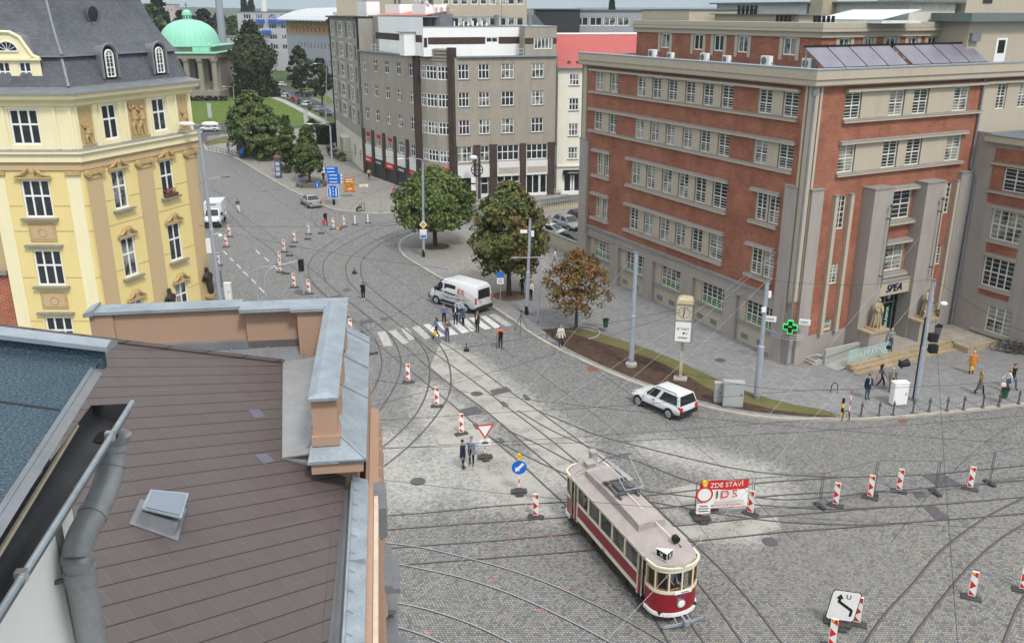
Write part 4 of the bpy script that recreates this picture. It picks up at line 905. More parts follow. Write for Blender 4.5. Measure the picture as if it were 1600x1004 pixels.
cols=[(2.6,4.2,0),(6.2,9.0,1),(10.8,12.6,0),(15.0,19.6,1),(21.8,23.4,0),(25.6,28.4,1)]
ops=[]
for k in range(6):
 for a,b,w in cols:ops.append((a,b,20.1-3.24*k,22.3-3.24*k))
mb=AF.mb();wall(mb,0,30.5,5.2,23.1,ops[:30],.3,0);wall(mb,0,30.5,0,5.2,[(3,4.2,1.4,3.2),(8,9.6,1.4,3.4),(14.5,17,0,3.6),(20,22,1.4,3.2)],.4,1)
mb.bx(13.5,18,0,1.2,3.7,4.0,1);mb.bx(13.5,13.9,0,1.2,0,3.7,1);mb.bx(17.6,18,0,1.2,0,3.7,1)
part(mb,'wall',[M['greyren2'],M['creamold']],AB)
for k in range(5):
 for a,b,w in cols:
  z0,z1=20.1-3.24*k,22.3-3.24*k
  if w:
   window(AB,AF,a+.1,b-.1,z0+.1,z1-.1,2,(.4,),-.1,.12,gmat=M['glass']);mb=AF.mb()
   mb.bx(a-.3,a,0,.12,z0-.2,z1+.2);mb.bx(b,b+.3,0,.12,z0-.2,z1+.2);mb.bx(a,b,0,.12,z1,z1+.2);mb.bx(a,b,0,.12,z0-.2,z0);part(mb,'window_surround',M['creamold'],AB)
  else:window(AB,AF,a+.1,b-.1,z0,z1,1,(),-.25,.08,M['greyren2'],M['glass'])
mb=AF.mb();mb.bx(8.1,9.5,-.38,-.36,1.4,3.4);mb.bx(3.1,4.1,-.38,-.36,1.4,3.2);mb.bx(20.1,21.9,-.38,-.36,1.4,3.2);mb.bx(14.6,16.9,-.38,-.36,0,3.5);part(mb,'dark_opening',M['carglass'],AB)
mb=AF.mb();mb.bx(-.1,31,-12,.5,23.1,23.3,0);mb.bx(-.1,31,.4,.6,23.05,23.3,0);part(mb,'roof',M['black'],AB)
mb=AF.mb();mb.bx(30.5,30.7,-12,0,0,23.1,0);mb.bx(0,.2,-12,-.1,5,23.1,0);part(mb,'end_wall',M['greyren2'],AB)
for k in range(6):
 mb=AF.mb();mb.bx(30.7,32.2,-3,-.2,19-3.24*k,19.15-3.24*k,0);mb.bx(30.7,32.2,-.25,-.2,19.15-3.24*k,20-3.24*k,1);mb.bx(32.15,32.2,-3,-.2,19.15-3.24*k,20-3.24*k,1);part(mb,'balcony',[M['creamold'],M['zincd']],AB)
mb=AF.mb();mb.bx(3,12,-4,-2,23.3,25.4,0);mb.cyl(9,-3,25.4,26.3,.25,m=1);mb.cyl(11,-3,25.4,26.3,.25,m=1);part(mb,'chimney_block',[M['whitewall'],M['zincd']],AB)
for s in(.2,30.2):
 mb=AF.mb();mb.tube([(s,.12,z) for z in(0,10,23)],.1,0,8);part(mb,'downpipe',M['black'],AB)
CF=Fac(U(866,303)+hd(74)*.3,82,-1)
CB=thing('cream_house','narrow cream house with a steep red sheet roof between the grey and brick buildings','building',CF.O)
M['cream']=stainmat('cream_render',(0.72,0.69,0.59),(0.54,0.51,0.42),amt=.35)
M['redroof']=None
g=N('red_roof_sheets');uv=g.coord('UV');x,y,z=g.sep(uv);wv=g.math('FRACT',g.math('MULTIPLY',x,3.2));n=g.noise(uv,1.2,3.0)
M['redroof']=g.fin(g.mix(g.math('MULTIPLY',g.math('LESS_THAN',wv,.22),.5),g.mix(n,(.36,.075,.07),(.44,.115,.105)),(.25,.03,.03)),.55)
crw=[(14.65,16.1),(11.35,12.95),(7.95,9.6),(4.8,6.4)]
mb=CF.mb();wall(mb,0,16,3.9,17.0,[(a,a+1.32,c,e) for c,e in crw for a in(1.55,5.6)],.15,0);wall(mb,0,16,0,3.9,[(.9,3.9,.1,3.3,.4)],.2,0);mb.bx(0,16,0,.2,3.75,3.95,0);part(mb,'wall',M['cream'],CB)
for c,e in crw:
 for a in(1.55,5.6):window(CB,CF,a,a+1.32,c,e,3,(.5,),-.08,.09);mb=CF.mb();mb.bx(a-.1,a+1.42,0,.1,c-.12,c-.01);part(mb,'sill',M['ledge'],CB)
mb=CF.mb();mb.bx(.95,3.85,-.4,-.35,.1,3.3,0);mb.bx(.9,3.9,-.2,.5,2.65,3.3,2)
for s in(.95,2.0,2.35,3.4):mb.bx(s,s+.22,-.34,-.25,.3,2.6,1)
mb.bx(.4,3.9,.2,.9,0,.45,1);part(mb,'cafe_front',[M['carglass'],M['white'],M['black']],CB)
text('sign_lettering','restaurace',.34,M['white'],CB,CF.p(2.2,.52,3.0)-CB.location,upright(CF.rot+pi),.01)
mb=CF.mb();mb.face([(-.2,.4,16.9),(16,.4,16.9),(16,-7,21.0),(-.2,-7,21.0)],0);mb.face([(-.2,-7,21),(16,-7,21),(16,-14,16.9),(-.2,-14,16.9)],0);mb.face([(-.2,.4,16.9),(-.2,-7,21),(-.2,-14,16.9)],0);part(mb,'roof',M['redroof'],CB)
mb=CF.mb();mb.bx(-.25,16,.38,.5,16.85,17.0);part(mb,'gutter',M['zinc'],CB)
mb=CF.mb();mb.tube([(-.3,-7,21.05),(16,-7,21.05)],.14,0,8);part(mb,'ridge',M['white'],CB)
for s in(1.4,2.6):
 mb=CF.mb();mb.bx(s,s+.35,-.9,-.5,17.4,17.75);part(mb,'snow_stop',M['iron'],CB)
def block(name,label,x0,x1,Y,dep,z1,mat,wins=None,roof=None,gm=None,fm=None,cat='building',z0=0.0,cols=3):
 t=thing(name,label,cat,(x0,Y,0));f=Fac((x0,Y),90,-1);L=x1-x0
 mb=f.mb();wall(mb,0,L,z0,z1,[w for w in(wins or[])],.15,0);mb.bx(0,L,-dep,-.2,z0,z1,0,'f');part(mb,'wall',mat,t)
 mb=f.mb();mb.bx(-.2,L+.2,-dep-.2,.25,z1,z1+.2);part(mb,'roof',roof or M['roofgrey'],t)
 for a,b,c,e in(wins or[]):window(t,f,a,b,c,e,cols,(),-.08,.12,fm or M['winframe'],gm or M['glass'])
 return t,f
wb=[]
for px0,px1 in((706,717),(720,731),(736,747),(750.5,761),(764.5,775),(781,791),(793.5,804),(807,818),(668,678),(692,702),(655,664)):
 a,b=UY(px0,30,148).x,UY(px1,30,148).x
 for z0,z1 in((21.6,23.1),(25.0,27.2),(18.1,19.8)):wb.append((a,b,z0,z1))
x0,x1=UY(643,30,148).x,UY(823,30,148).x
block('office_block','tall beige office block with two rows of wide windows behind the grey corner building',x0,x1,148,14,29,stainmat('beige_render',(.46,.41,.32),(.34,.3,.24),amt=.3),[(a-x0,b-x0,c,e) for a,b,c,e in wb if a>x0],gm=glassmat('blind_glass',share=.65,cloth=(.5,.52,.55)),cols=1)
x0,x1=UY(527,30,190).x,UY(646,30,190).x
t,f=block('office_block','windowless beige stair block behind the white chimneys',x0,x1,190,12,32,stainmat('beige_render_b',(.43,.385,.3),(.32,.29,.23),amt=.3),[])
x0,x1=UY(838,30,172).x,UY(906,30,172).x
block('dark_hall','windowless dark grey hall with a flat roof behind the red roof',x0,x1,172,20,24.3,pm('anthracite',(.04,.042,.046),.7),[])
x0,x1=UY(896,30,176).x,UY(1004,30,176).x;L=x1-x0
ww=[(.5+k*2.55,2.75+k*2.55,z,z+1.5) for k in range(int(L/2.6)) for z in(21.5,18.4)]
block('glass_office','grey office building with ribbon windows and pale steel frame beyond the red roof',x0,x1,176,20,24.1,pm('grey_cladding',(.3,.32,.34),.5),ww,cols=2)
x0,x1=UY(818,30,165).x,UY(850,30,165).x
t,f=block('pink_house','small pink house with a dark hipped roof squeezed between beige and dark grey blocks',x0,x1,165,8,21.2,pm('pink_render',(.5,.36,.36),.9),[(1.4,2.5,19,20.6)])
mb=MB();xm=(x0+x1)/2;mb.face([(x0-.4,164.6,21.35),(x1+.4,164.6,21.35),(x1-1.4,168,23.4),(x0-.4,168,23.4)],0);mb.face([(x1+.4,164.6,21.35),(x1+.4,173,21.35),(x1-1.4,168,23.4)],0);part(mb,'hipped_roof',pm('slate_roof',(.06,.065,.075),.6),t)
OF=Fac(UY(527,100,300),-32,1)
OB_=thing('curved_roof_building','orange and grey building with a pale curved overhanging roof','building',OF.O)
M['orangewall']=stainmat('orange_render',(.50,.30,.15),(.4,.24,.13),amt=.2)
M['greywall2']=stainmat('lilac_grey_render',(.42,.42,.46),(.33,.33,.36),amt=.2)
mb=OF.mb();wn=[(2+k*3.8,2.9+k*3.8,z,z+1.6) for k in range(11) for z in(17.4,19.7)];wl=[(2+k*3.2,2.8+k*3.2,z,z+2) for k in range(11) for z in(12.2,7.0)]
wall(mb,0,46,16.6,22.4,wn,.2,0);wall(mb,0,46,0,16.6,wl,.2,1,d=.4);mb.bx(0,46,0,.6,16.55,16.8,1);part(mb,'wall',[M['orangewall'],M['greywall2']],OB_)
for a,b,c,e in wn+wl:window(OB_,OF,a,b,c,e,1,(),-.1+(.4 if c<16 else 0),.1,M['orangewall'] if c>16 else M['greywall2'],M['glassd'])
mb=OF.mb();mb.bx(-.3,0,-16,.4,0,23.8,0);mb.bx(46,46.3,-16,.4,0,21,1);part(mb,'gable_wall',[M['orangewall'],M['greywall2']],OB_)
mb=OF.mb();prof=[(3.6,21.4),(1.8,22.6),(-1,23.6),(-4,24.4),(-8,25.0),(-14,25.3)]
mb.loft([[(-.4,d,z) for d,z in prof]+[(-.4,d,z-.35) for d,z in prof[::-1]],[(46.6,d,z) for d,z in prof]+[(46.6,d,z-.35) for d,z in prof[::-1]]]);part(mb,'curved_roof',pm('pale_roof_sheet',(.5,.53,.55),.5,.1),OB_)
for k in range(9):
 mb=OF.mb();s=4+k*4.8;mb.tube([(s,0,18.5),(s,3.2,21.4)],.1,0,5);part(mb,'roof_strut',M['zincd'],OB_)
x0,x1=UY(372,40,400).x,UY(452,40,400).x;L=x1-x0
wf=[(s,s+3.2,z,z+2) for s in(2.5,7.5,13,18) for z in(21.0,17,12.8,8.8)]
t,f=block('apartment_block','grey white modern flats with bright blue balconies behind the dark weeping tree',x0,x1,400,16,23.8,pm('pale_grey_cladding',(.42,.42,.45),.7),wf,gm=M['glassd'])
for s,z in((9.6,19.6),(14.8,19.6),(18.4,19.6),(12,15.2),(9,11.2)):
 mb=f.mb();mb.bx(s-1.8,s+1.8,.2,1.4,z,z+1.3);part(mb,'balcony',pm('bright_blue',(.03,.1,.5),.5),t)
x0,x1=UY(344,60,380).x,UY(400,60,380).x;L=x1-x0
wf=[(s,s+4,z,z+1.9) for s in(1,6.2,11.4) for z in(10.0,6.2,2.4)]
t,f=block('apartment_block','lower pale balcony flats half hidden beside the domed temple',x0,x1,380,14,14.3,pm('warm_grey_render',(.42,.39,.35),.8),wf,gm=M['glassd'])
for z in(8.6,4.8,1.2):
 mb=f.mb();mb.bx(.5,L-.5,.1,1.3,z,z+1.1);part(mb,'balcony',pm('brown_balcony',(.28,.16,.1),.8),t)
rr=random.Random(11)
M['pinkpanel']=pm('pale_pink_panel',(.50,.40,.38),.8);M['palepanel']=pm('pale_panel',(.52,.5,.48),.8)
for i,(a,b,yt,m) in enumerate(((1346,1372,18,'palepanel'),(1374,1404,19,'palepanel'),(1406,1432,19.5,'palepanel'),(1434,1472,20,'pinkpanel'))):
 Yb=640;p,q=UY(a,yt,Yb),UY(b,yt,Yb);zt=p.z;L=q.x-p.x
 wf=[(k*3+.8,k*3+2.2,z,z+1.3) for k in range(int(L/3)) for z in(zt-2.4,zt-5.2,zt-8)]
 block('panel_block',('pale panel block at the left end of the far housing row','second pale panel block in the far housing row','third pale panel block in the far housing row, left of the pink one','pinkish panel block at the right end of the far housing row')[i],p.x,q.x,Yb,12,zt,M[m],wf,cols=1)
p,q=UY(1498,12,700),UY(1532,12,700);t=thing('barn_house','far house with a long red roof on the right horizon','house',p);zt=p.z
mb=MB();mb.bx(p.x,q.x,700,712,0,zt-5);part(mb,'wall',M['palepanel'],t);mb=MB();mb.loft([[(p.x-1,699,zt-5),(p.x-1,713,zt-5),(p.x+2,706,zt+1)],[(q.x+1,699,zt-5),(q.x+1,713,zt-5),(q.x-1,706,zt+1)]]);part(mb,'roof',M['redroof'],t)
p=UY(1541,6,900);t=thing('church_tower','white church tower with a dark cap on the right horizon','church',(p.x,900,0));mb=MB();mb.bx(-5,5,-5,5,0,28);mb.bx(-6,6,-6,6,28,29);mb.build('tower',M['white'],t);mb=MB();mb.lathe([(5,29),(5.5,31),(3,34),(1.5,36),(1.5,38),(.1,42)],0,0,0,8);mb.build('cap',M['zincd'],t);mb=MB();mb.bx(-1.5,1.5,-5.1,-5,20,25);mb.build('window',M['black'],t)
DC=Vector((UY(296,60,283).x,283,0));TP=thing('domed_temple','stone temple with a green copper dome and tall columns behind the lawn','temple',DC)
M['copper']=None
g=N('copper_patina');P=g.coord('Object');x,y,z=g.sep(P);ang=g.math('ARCTAN2',y,x);st=g.math('FRACT',g.math('MULTIPLY',ang,36/(2*pi)));n=g.noise(P,.35,4.0)
M['copper']=g.fin(g.mix(g.math('MULTIPLY',g.math('LESS_THAN',st,.1),.55),g.mix(n,(.22,.53,.385),(.31,.62,.48)),(.13,.40,.29)),.6)
M['temple']=stainmat('temple_stone',(.27,.245,.2),(.17,.155,.13),amt=.5)
mb=MB();mb.lathe([(8.7,14.6),(8.6,15.6),(8.2,17.2),(7.3,18.9),(5.8,20.3),(3.8,21.3),(1.5,21.8),(.1,21.9)],0,0,0,36);mb.build('dome',M['copper'],TP,smooth=True)
mb=MB();mb.lathe([(1.4,21.7),(1.3,22.9),(1.5,23.0),(1.3,23.8),(.8,24.4),(.1,24.6)],0,0,0,14);mb.build('lantern',M['copper'],TP)
mb=MB();mb.bx(-.08,.08,-.08,.08,24.6,26.6);mb.bx(-.5,.5,-.08,.08,25.7,25.9);mb.build('cross',M['iron'],TP)
mb=MB()
for k in range(10):a=2*pi*k/10;mb.bx(1.36*cos(a)-.15,1.36*cos(a)+.15,1.36*sin(a)-.15,1.36*sin(a)+.15,21.95,22.75)
mb.build('lantern_opening',M['black'],TP)
mb=MB();mb.bx(-10,9.6,-9,11,12.6,14.4,0);mb.bx(-10.6,10.4,-10,12,14.3,14.62,1);mb.bx(-12,11.7,-14.5,12,11.2,12.6,0);mb.bx(-12.5,12.2,-15,12,12.6,12.85,1);mb.bx(-11,11,-9,11,1.6,11.2,0);mb.bx(-13,12.4,-16,12,-.1,2.3,0);mb.build('stone_body',[M['temple'],M['copper']],TP)
for k in range(5):
 x=-5.2+4.0*k;mb=MB();mb.lathe([(1.05,2.3),(1.05,2.8),(.85,2.9),(.78,9.8),(.95,10.2),(1.15,10.6),(1.15,11.2)],x,-13.4,0,14);mb.build('column',M['temple'],TP)
M['maroon']=pm('maroon_shutter',(.055,.02,.018),.7)
for x,w,z0,z1 in((-3.2,1.9,7.2,10.8),(.8,1.9,7.2,10.8),(4.8,1.9,4.6,10.8),(1.2,2.2,2.3,5.2),(8.6,1.9,4.6,10.8)):
 mb=MB();mb.bx(x-w/2,x+w/2,-9.12,-8.9,z0,z1);mb.build('door' if z0<3 else 'window',M['maroon'],TP)
mb=MB();mb.bx(4,9,-10.3,-8.5,12.9,14.2);mb.lathe([(.5,14.2),(.6,14.9),(.1,15.5)],10,-13,0,10);mb.build('roof_ornament',M['copper'],TP)
t=thing('tall_mast','tall pale steel mast rising behind the domed temple','mast',(UY(347,55,330).x,330,0));mb=MB();mb.cyl(0,0,0,60,1.5,.9,0,14);mb.build('shaft',M['galv'],t);mb=MB();mb.cyl(0,0,0,1.0,2.2,2.2,0,14);mb.build('base',M['conc'],t)
t=thing('far_chimney','white factory chimney on the far horizon','chimney',(UY(413,20,1200).x,1200,0));mb=MB();mb.cyl(0,0,0,60,4.5,3,0,14);mb.build('shaft',M['white'],t);mb=MB();mb.cyl(0,0,60,61,3.3,3.3,0,14);mb.build('rim',M['zincd'],t)
x0=UY(258,15,500).x;block('pink_tower_house','pinkish tower house beside the poplars on the left horizon',x0,x0+5,500,8,27.5,M['pinkpanel'],[(1,1.8,24,25.5),(3,3.8,24,25.5)],cols=1)
# ================================================================ YELLOW CORNER BUILDING
yf=U(333,470);YN=yf-hd(21)*12.1
YR=Fac(yf,201,1)
YL=Fac(YN,-90,1)
YB=thing('yellow_building','yellow corner building with a grey slate mansard roof, stucco reliefs and white windows','building',YN)
M['yellowr']=stainmat('pale_yellow_render',(0.74,0.6,0.265),(0.6,0.49,0.26),amt=.35)
M['yellowp']=stainmat('cream_yellow_stucco',(0.79,0.71,0.46),(0.62,0.55,0.37),amt=.35)
M['peach']=stainmat('peach_stucco',(0.52,0.385,0.225),(0.4,0.3,0.19),amt=.3)
M['ochre']=pm('ochre_relief',(0.46,0.33,0.16),.9,var=.2,sc=4)
g=N('slate_scales');uv=g.coord('UV');x,y,z=g.sep(uv)
b=g.n('ShaderNodeTexBrick');b.inputs['Scale'].default_value=1;b.inputs['Brick Width'].default_value=.3;b.inputs['Row Height'].default_value=.17;b.inputs['Mortar Size'].default_value=.008
b.inputs['Color1'].default_value=(.105,.112,.13,1);b.inputs['Color2'].default_value=(.07,.075,.09,1);b.inputs['Mortar'].default_value=(.035,.037,.042,1);g.l(uv,b.inputs['Vector'])
M['slate']=g.fin(g.mix(g.math('MULTIPLY',g.ramp(g.noise(uv,.5,5.0),.4,.7),.5),b.outputs[0],(.13,.135,.145)),.6,0,.35)
def ypart(mb,n,m):return part(mb,n,m,YB)
yr=[(8.08,9.5),(2.96,4.42)];yz=[(15.12,17.65),(9.95,12.85),(4.65,7.72),(.3,2.7)]
mb=YR.mb();wall(mb,-.0,12.1,0,14.7,[(a,b,c,e) for c,e in yz[1:] for a,b in yr],.2,0);wall(mb,0,12.1,14.7,18,[(a,b,*yz[0]) for a,b in yr],.2,1)
ypart(mb,'wall',[M['yellowr'],M['yellowp']])
yl=[(2.5,4.55)];yzl=[(15.12,17.6),(9.92,12.66),(4.8,7.5),(-.2,2.35)]
mb=YL.mb();wall(mb,0,6.6,0,14.7,[(2.5,4.55,c,e) for c,e in yzl[1:]],.2,0);wall(mb,0,6.6,14.7,18,[(2.5,4.55,*yzl[0])],.2,1);ypart(mb,'wall',[M['yellowr'],M['yellowp']])
for c,e in yz:
 for a,b in yr:window(YB,YR,a,b,c,e,2,(.58,),-.1,.13,gmat=M['glassd'] if c>9 else M['glass'])
for c,e in yzl:window(YB,YL,2.5,4.55,c,e,3,(.57,),-.1,.13,gmat=M['glass'])
def pediment(f,a,b,z):
 mb=f.mb();c=(a+b)/2;w=(b-a)/2+.28
 mb.bx(c-w,c+w,0,.28,z+.1,z+.22)
 for sg in(-1,1):mb.tube([f_ for f_ in[(c+sg*w*.95,.15,z+.3),(c+sg*w*.6,.18,z+.38),(c+sg*w*.35,.2,z+.62),(c+sg*w*.18,.2,z+.85)]],[.07,.12,.13,.08],0,6)
 mb.ball((c,.15,z+.62),.27,0,8,(1,.6,1.2));mb.bx(c-.17,c+.17,0,.25,z+.2,z+.75);ypart(mb,'pediment',M['ochre'])
def ysill(f,a,b,z):
 mb=f.mb();mb.bx(a-.3,b+.3,0,.35,z-.16,z-.02);ypart(mb,'sill',M['ledge'])
for c,e in yz[1:]:
 for a,b in yr:pediment(YR,a,b,e);ysill(YR,a,b,c)
pediment(YL,2.5,4.55,12.66)
for z in(7.62,2.45):mb=YL.mb();mb.bx(2.2,4.95,0,.3,z+.15,z+.3);ypart(mb,'window_hood',M['ledge'])
for z0 in(9.92,4.8):ysill(YL,2.5,4.55,z0)
for z0,z1 in((8.15,9.5),(3.0,4.3)):
 mb=YL.mb();mb.bx(2.55,4.5,0,.06,z0,z1,0);mb.bx(2.75,4.3,.06,.085,z0+.2,z1-.2,1);ypart(mb,'stucco_panel',[M['ochre'],M['peach']])
 m2=MB();m2.tube([(.3*cos(a*.52),0,.3*sin(a*.52)) for a in range(13)],.03,0,5)
 o=m2.build('roundel',M['ochre'],YB,loc=YL.p(3.5,.1,(z0+z1)/2)-YB.location,rot=YL.rot)
for f,L in((YR,[(10.45,11.85),(5.3,6.9),(0.1,1.5)]),):
 for a,b in L:
  mb=f.mb();mb.bx(a,b,0,.1,0,12.8);ypart(mb,'pilaster',M['peach'])
  mb=f.mb()
  for s in(a+.05,b-.05):mb.tube([(s,0,13.05),(s,.32,13.05)],.26,0,10);mb.tube([(s,.3,13.05),(s,.36,13.05)],.12,0,8)
  mb.bx(a,b,0,.24,12.95,13.3);mb.bx(a+.1,b-.1,0,.16,12.6,12.95);ypart(mb,'scroll_capital',M['ochre'])
for f,a,b in((YL,.0,1.2),(YL,5.4,6.6)):
 mb=f.mb();mb.bx(a+.1,b,0,.2,13.0,13.3);ypart(mb,'capital_band',M['ochre'])
 mb=f.mb();mb.bx(a+.2,b,0,.05,0,12.95);ypart(mb,'pilaster',M['yellowp'])
def yring(o):return YR.p(-.2-o*.3,o),YN+(YR.n+YL.n)*(o/(1+YR.n.dot(YL.n))),YL.p(6.8,o)
def sweep(prof,name,m,mats=None,ks=None):
 mb=MB()
 for k,((o1,z1),(o2,z2)) in enumerate(zip(prof,prof[1:])):
  A,B=yring(o1),yring(o2)
  for i in(0,1):
   p=[(A[i].x,A[i].y,z1),(A[i+1].x,A[i+1].y,z1),(B[i+1].x,B[i+1].y,z2),(B[i].x,B[i].y,z2)]
   L=(A[i+1]-A[i]).length;h=hypot(o2-o1,z2-z1);v0=z1 if i==0 else z1+.05
   mb.face(p,(ks[k] if ks else 0),[(0,v0),(L,v0),(L,v0+h),(0,v0+h)])
 return ypart(mb,name,mats or m)
for z in(10.75,8.9,5.4,2.0):
 for f,segs,wz_ in((YR,[(0,2.9),(4.5,8.0),(9.6,12.1)],yz),(YL,[(0,2.4),(4.65,6.6)],yzl)):
  mb=f.mb();full=not any(c<z<e for c,e in wz_)
  for a,b in([(segs[0][0],segs[-1][1])] if full else segs):mb.bx(a,b,0,.02,z,z+.05)
  ypart(mb,'string_line',M['ochre'])
sweep([(.02,13.3),(.12,13.35),(.12,13.75),(.3,13.95),(.3,14.35),(.5,14.55),(.5,14.68),(0.02,14.8)],'frieze',None,[M['peach'],M['yellowp'],M['ledge']],[0,0,0,1,1,1,2])
sweep([(0,17.75),(.12,17.8),(.12,18.0),(.45,18.2),(.7,18.3),(.7,18.55),(.85,18.6),(.85,18.72)],'cornice',M['yellowp'])
sweep([(.95,18.66),(.95,18.78),(-.1,18.98),(-.12,19.05)],'eaves_gutter',None,[M['zinc'],M['zincd']],[0,1,1])
for f,L in((YR,[(7.75,8.0),(9.58,9.85),(10.15,10.4),(7.1,7.35),(4.75,5.05),(4.5,4.72),(2.6,2.85),(1.75,2.0),(.1,.38),(11.8,12.05)]),(YL,[(.1,.4),(1.2,1.45),(4.75,5.0),(6.2,6.5)])):
 for a,b in L:mb=f.mb();mb.bx(a,b,0,.1,14.82,17.75);ypart(mb,'top_pilaster',M['yellowp'])
for a,b in((10.5,11.75),(5.15,7.0),(.5,1.6)):
 mb=YR.mb();mb.bx(a,b,0,.04,15.1,17.7,0);mb.bx(a-.05,b+.05,0,.12,14.98,15.1,0)
 def fig(cx,h,lean=0.0,sc=1.0):
  z=15.15;d=.12
  mb.ball((cx+lean*h*.9,d,z+h*.9),.17*sc,0,8);mb.tube([(cx+lean*h*.8,d,z+h*.8),(cx+lean*.5*h,d,z+h*.5)],[.2*sc,.24*sc],0,8)
  mb.tube([(cx+lean*.5*h,d,z+h*.5),(cx-.15*sc,d,z+h*.25),(cx-.22*sc,d,z)],[.17*sc,.12*sc,.08],0,7);mb.tube([(cx+lean*.5*h,d,z+h*.5),(cx+.25*sc,d,z+h*.28),(cx+.2*sc,d,z)],[.17*sc,.12*sc,.08],0,7)
  mb.tube([(cx+lean*h*.75-.1,d,z+h*.76),(cx-.35*sc,d+.05,z+h*.6),(cx-.1,d+.1,z+h*.5)],[.1*sc,.08*sc,.06],0,6);mb.tube([(cx+lean*h*.75+.1,d,z+h*.78),(cx+.4*sc,d+.05,z+h*.85),(cx+.5*sc,d,z+h)],[.1*sc,.08*sc,.05],0,6)
 if b-a>1.5:fig((a+b)/2-.25,2.2,-.06);fig((a+b)/2+.4,2.35,.05)
 else:fig((a+b)/2,1.35,.0,.8)
 ypart(mb,'relief_panel',M['ochre'])
sweep([(-.12,19.0),(-.2,19.05),(-1.0,21.0)],'mansard_slope',M['slate'])
sweep([(-.95,20.98),(-.7,21.02),(-.72,21.12)],'mansard_edge',M['zincd'])
up=[(-.72,21.12),(-1.15,21.5),(-1.8,22.3),(-2.5,23.4),(-3.1,24.7),(-3.5,26.2)]
sweep(up,'upper_roof',M['slate'])
mb=MB()
def hip(prof,i,r):
 pts=[(lambda q:(q.x,q.y,z+.03))(yring(o)[i]) for o,z in prof];mb.tube(pts,r,0,6)
hip(up,1,.1);hip([(-.12,19.05),(-1.0,21.0)],1,.12);
ypart(mb,'hip_flashing',M['zincd'])
mb=MB()
for(o1,z1),(o2,z2) in zip([(-.12,19.0),(-1.0,21.0)]+up[1:],([(-.12,19.0),(-1.0,21.0)]+up[1:])[1:]):
 def e(o,z,k):q=YR.p(-.25-o*.9 if True else 0,o);r=YR.p(-.25-o*.9,-12);return q if k==0 else r
 a,b,c,d=e(o1,z1,0),e(o1,z1,1),e(o2,z2,1),e(o2,z2,0);mb.face([(a.x,a.y,z1),(b.x,b.y,z1),(c.x,c.y,z2),(d.x,d.y,z2)])
q=[YR.p(0,0),YR.p(0,-12)];mb.face([(q[0].x,q[0].y,0),(q[1].x,q[1].y,0),(q[1].x,q[1].y,19),(q[0].x,q[0].y,19)],1);ypart(mb,'end_slope',[M['slate'],M['yellowr']])
for s in(7.85,2.7):
 mb=YR.mb();w=.62;arc=[(s-w*cos(pi*k/10),21.05+w*sin(pi*k/10)) for k in range(11)];ring_=[(s-w,19.35)]+arc+[(s+w,19.35)]
 mb.loft([[(a,-.25,z) for a,z in ring_],[(a,-2.6,z) for a,z in ring_]],0,True,False);mb.face([(a,-.3,z) for a,z in ring_],1)
 for r0 in(w+.12,):
  arc2=[(s-r0,-.2,19.4)]+[(s-r0*cos(pi*k/10),-.2,21.05+r0*sin(pi*k/10)) for k in range(11)]+[(s+r0,-.2,19.4)];mb.tube(arc2,.1,0,6)
 dm=ypart(mb,'dormer',[M['zincd'],M['black']])
 mb=YR.mb();w=.36;arc=[(s-w*cos(pi*k/10),21.0+w*sin(pi*k/10)) for k in range(11)]
 mb.tube([(s-w,-.22,19.5),(s-w,-.22,21.0)]+[(a,-.22,z) for a,z in arc]+[(s+w,-.22,19.5),(s-w,-.22,19.5)],.065,0,6)
 for z in(20.15,20.98):mb.bx(s-w,s+w,-.25,-.2,z-.03,z+.03)
 mb.bx(s-.03,s+.03,-.25,-.2,19.5,21.35)
 for k in(1,2,4,5):a_=pi*k/6;mb.tube([(s,-.22,21.0),(s-w*cos(a_),-.22,21+w*sin(a_))],.015,0,4)
 for z in(19.8,20.5,20.75):mb.bx(s-w,s+w,-.24,-.21,z-.012,z+.012)
 o=ypart(mb,'window',M['winframe']);mb=YR.mb();mb.face([(s-w,-.26,19.5),(s+w,-.26,19.5)]+[(a,-.26,z) for a,z in arc[::-1]]);part(mb,'pane',M['glass'],YB)
f=Fac(YN+Vector((0,.5,0)),-90,1)
mb=f.mb();g0_,g1_=1.95,6.2
prof=[(g0_,19.2),(g0_,20.9),(g0_+.45,21.1),(g0_+.75,21.6),(g0_+1.15,22.3),(g0_+1.75,22.62),(g0_+2.3,22.65),(g0_+2.9,22.5),(g0_+3.4,22.0),(g0_+3.8,21.2),(g1_,20.9),(g1_,19.2)]
wall(mb,g0_,g1_,19.15,20.85,[(2.65,3.5,19.4,20.72),(4.1,4.95,19.4,20.72)],.12,0)
mb.face([(a,0,z) for a,z in prof[1:-1]],0);mb.loft([[(a,-.2,z) for a,z in prof],[(a,-3.5,z) for a,z in prof]],1,False,False)
mb.bx(g0_-.1,g1_+.1,0,.2,20.82,20.98,0);mb.bx(g0_-.05,g1_,0,.15,19.12,19.28,0);mb.tube([(a,.05,z+.05) for a,z in prof[1:-1]],.12,0,6);ypart(mb,'gable_dormer',[M['yellowp'],M['zincd']])
for a,b in((2.65,3.5),(4.1,4.95)):window(YB,f,a,b,19.4,20.72,2,(.5,),-.06,.09)
mb=f.mb();c_=4.05;w=.72;mb.face([(c_-w,.03,21.45),(c_+w,.03,21.45)]+[(c_+w*cos(pi*k/10),.03,21.45+.62*sin(pi*k/10)) for k in range(1,10)],0)
for k in range(1,6):a_=pi*k/6;mb.tube([(c_,.05,21.45),(c_+w*cos(a_),.05,21.45+.62*sin(a_))],.02,1,4)
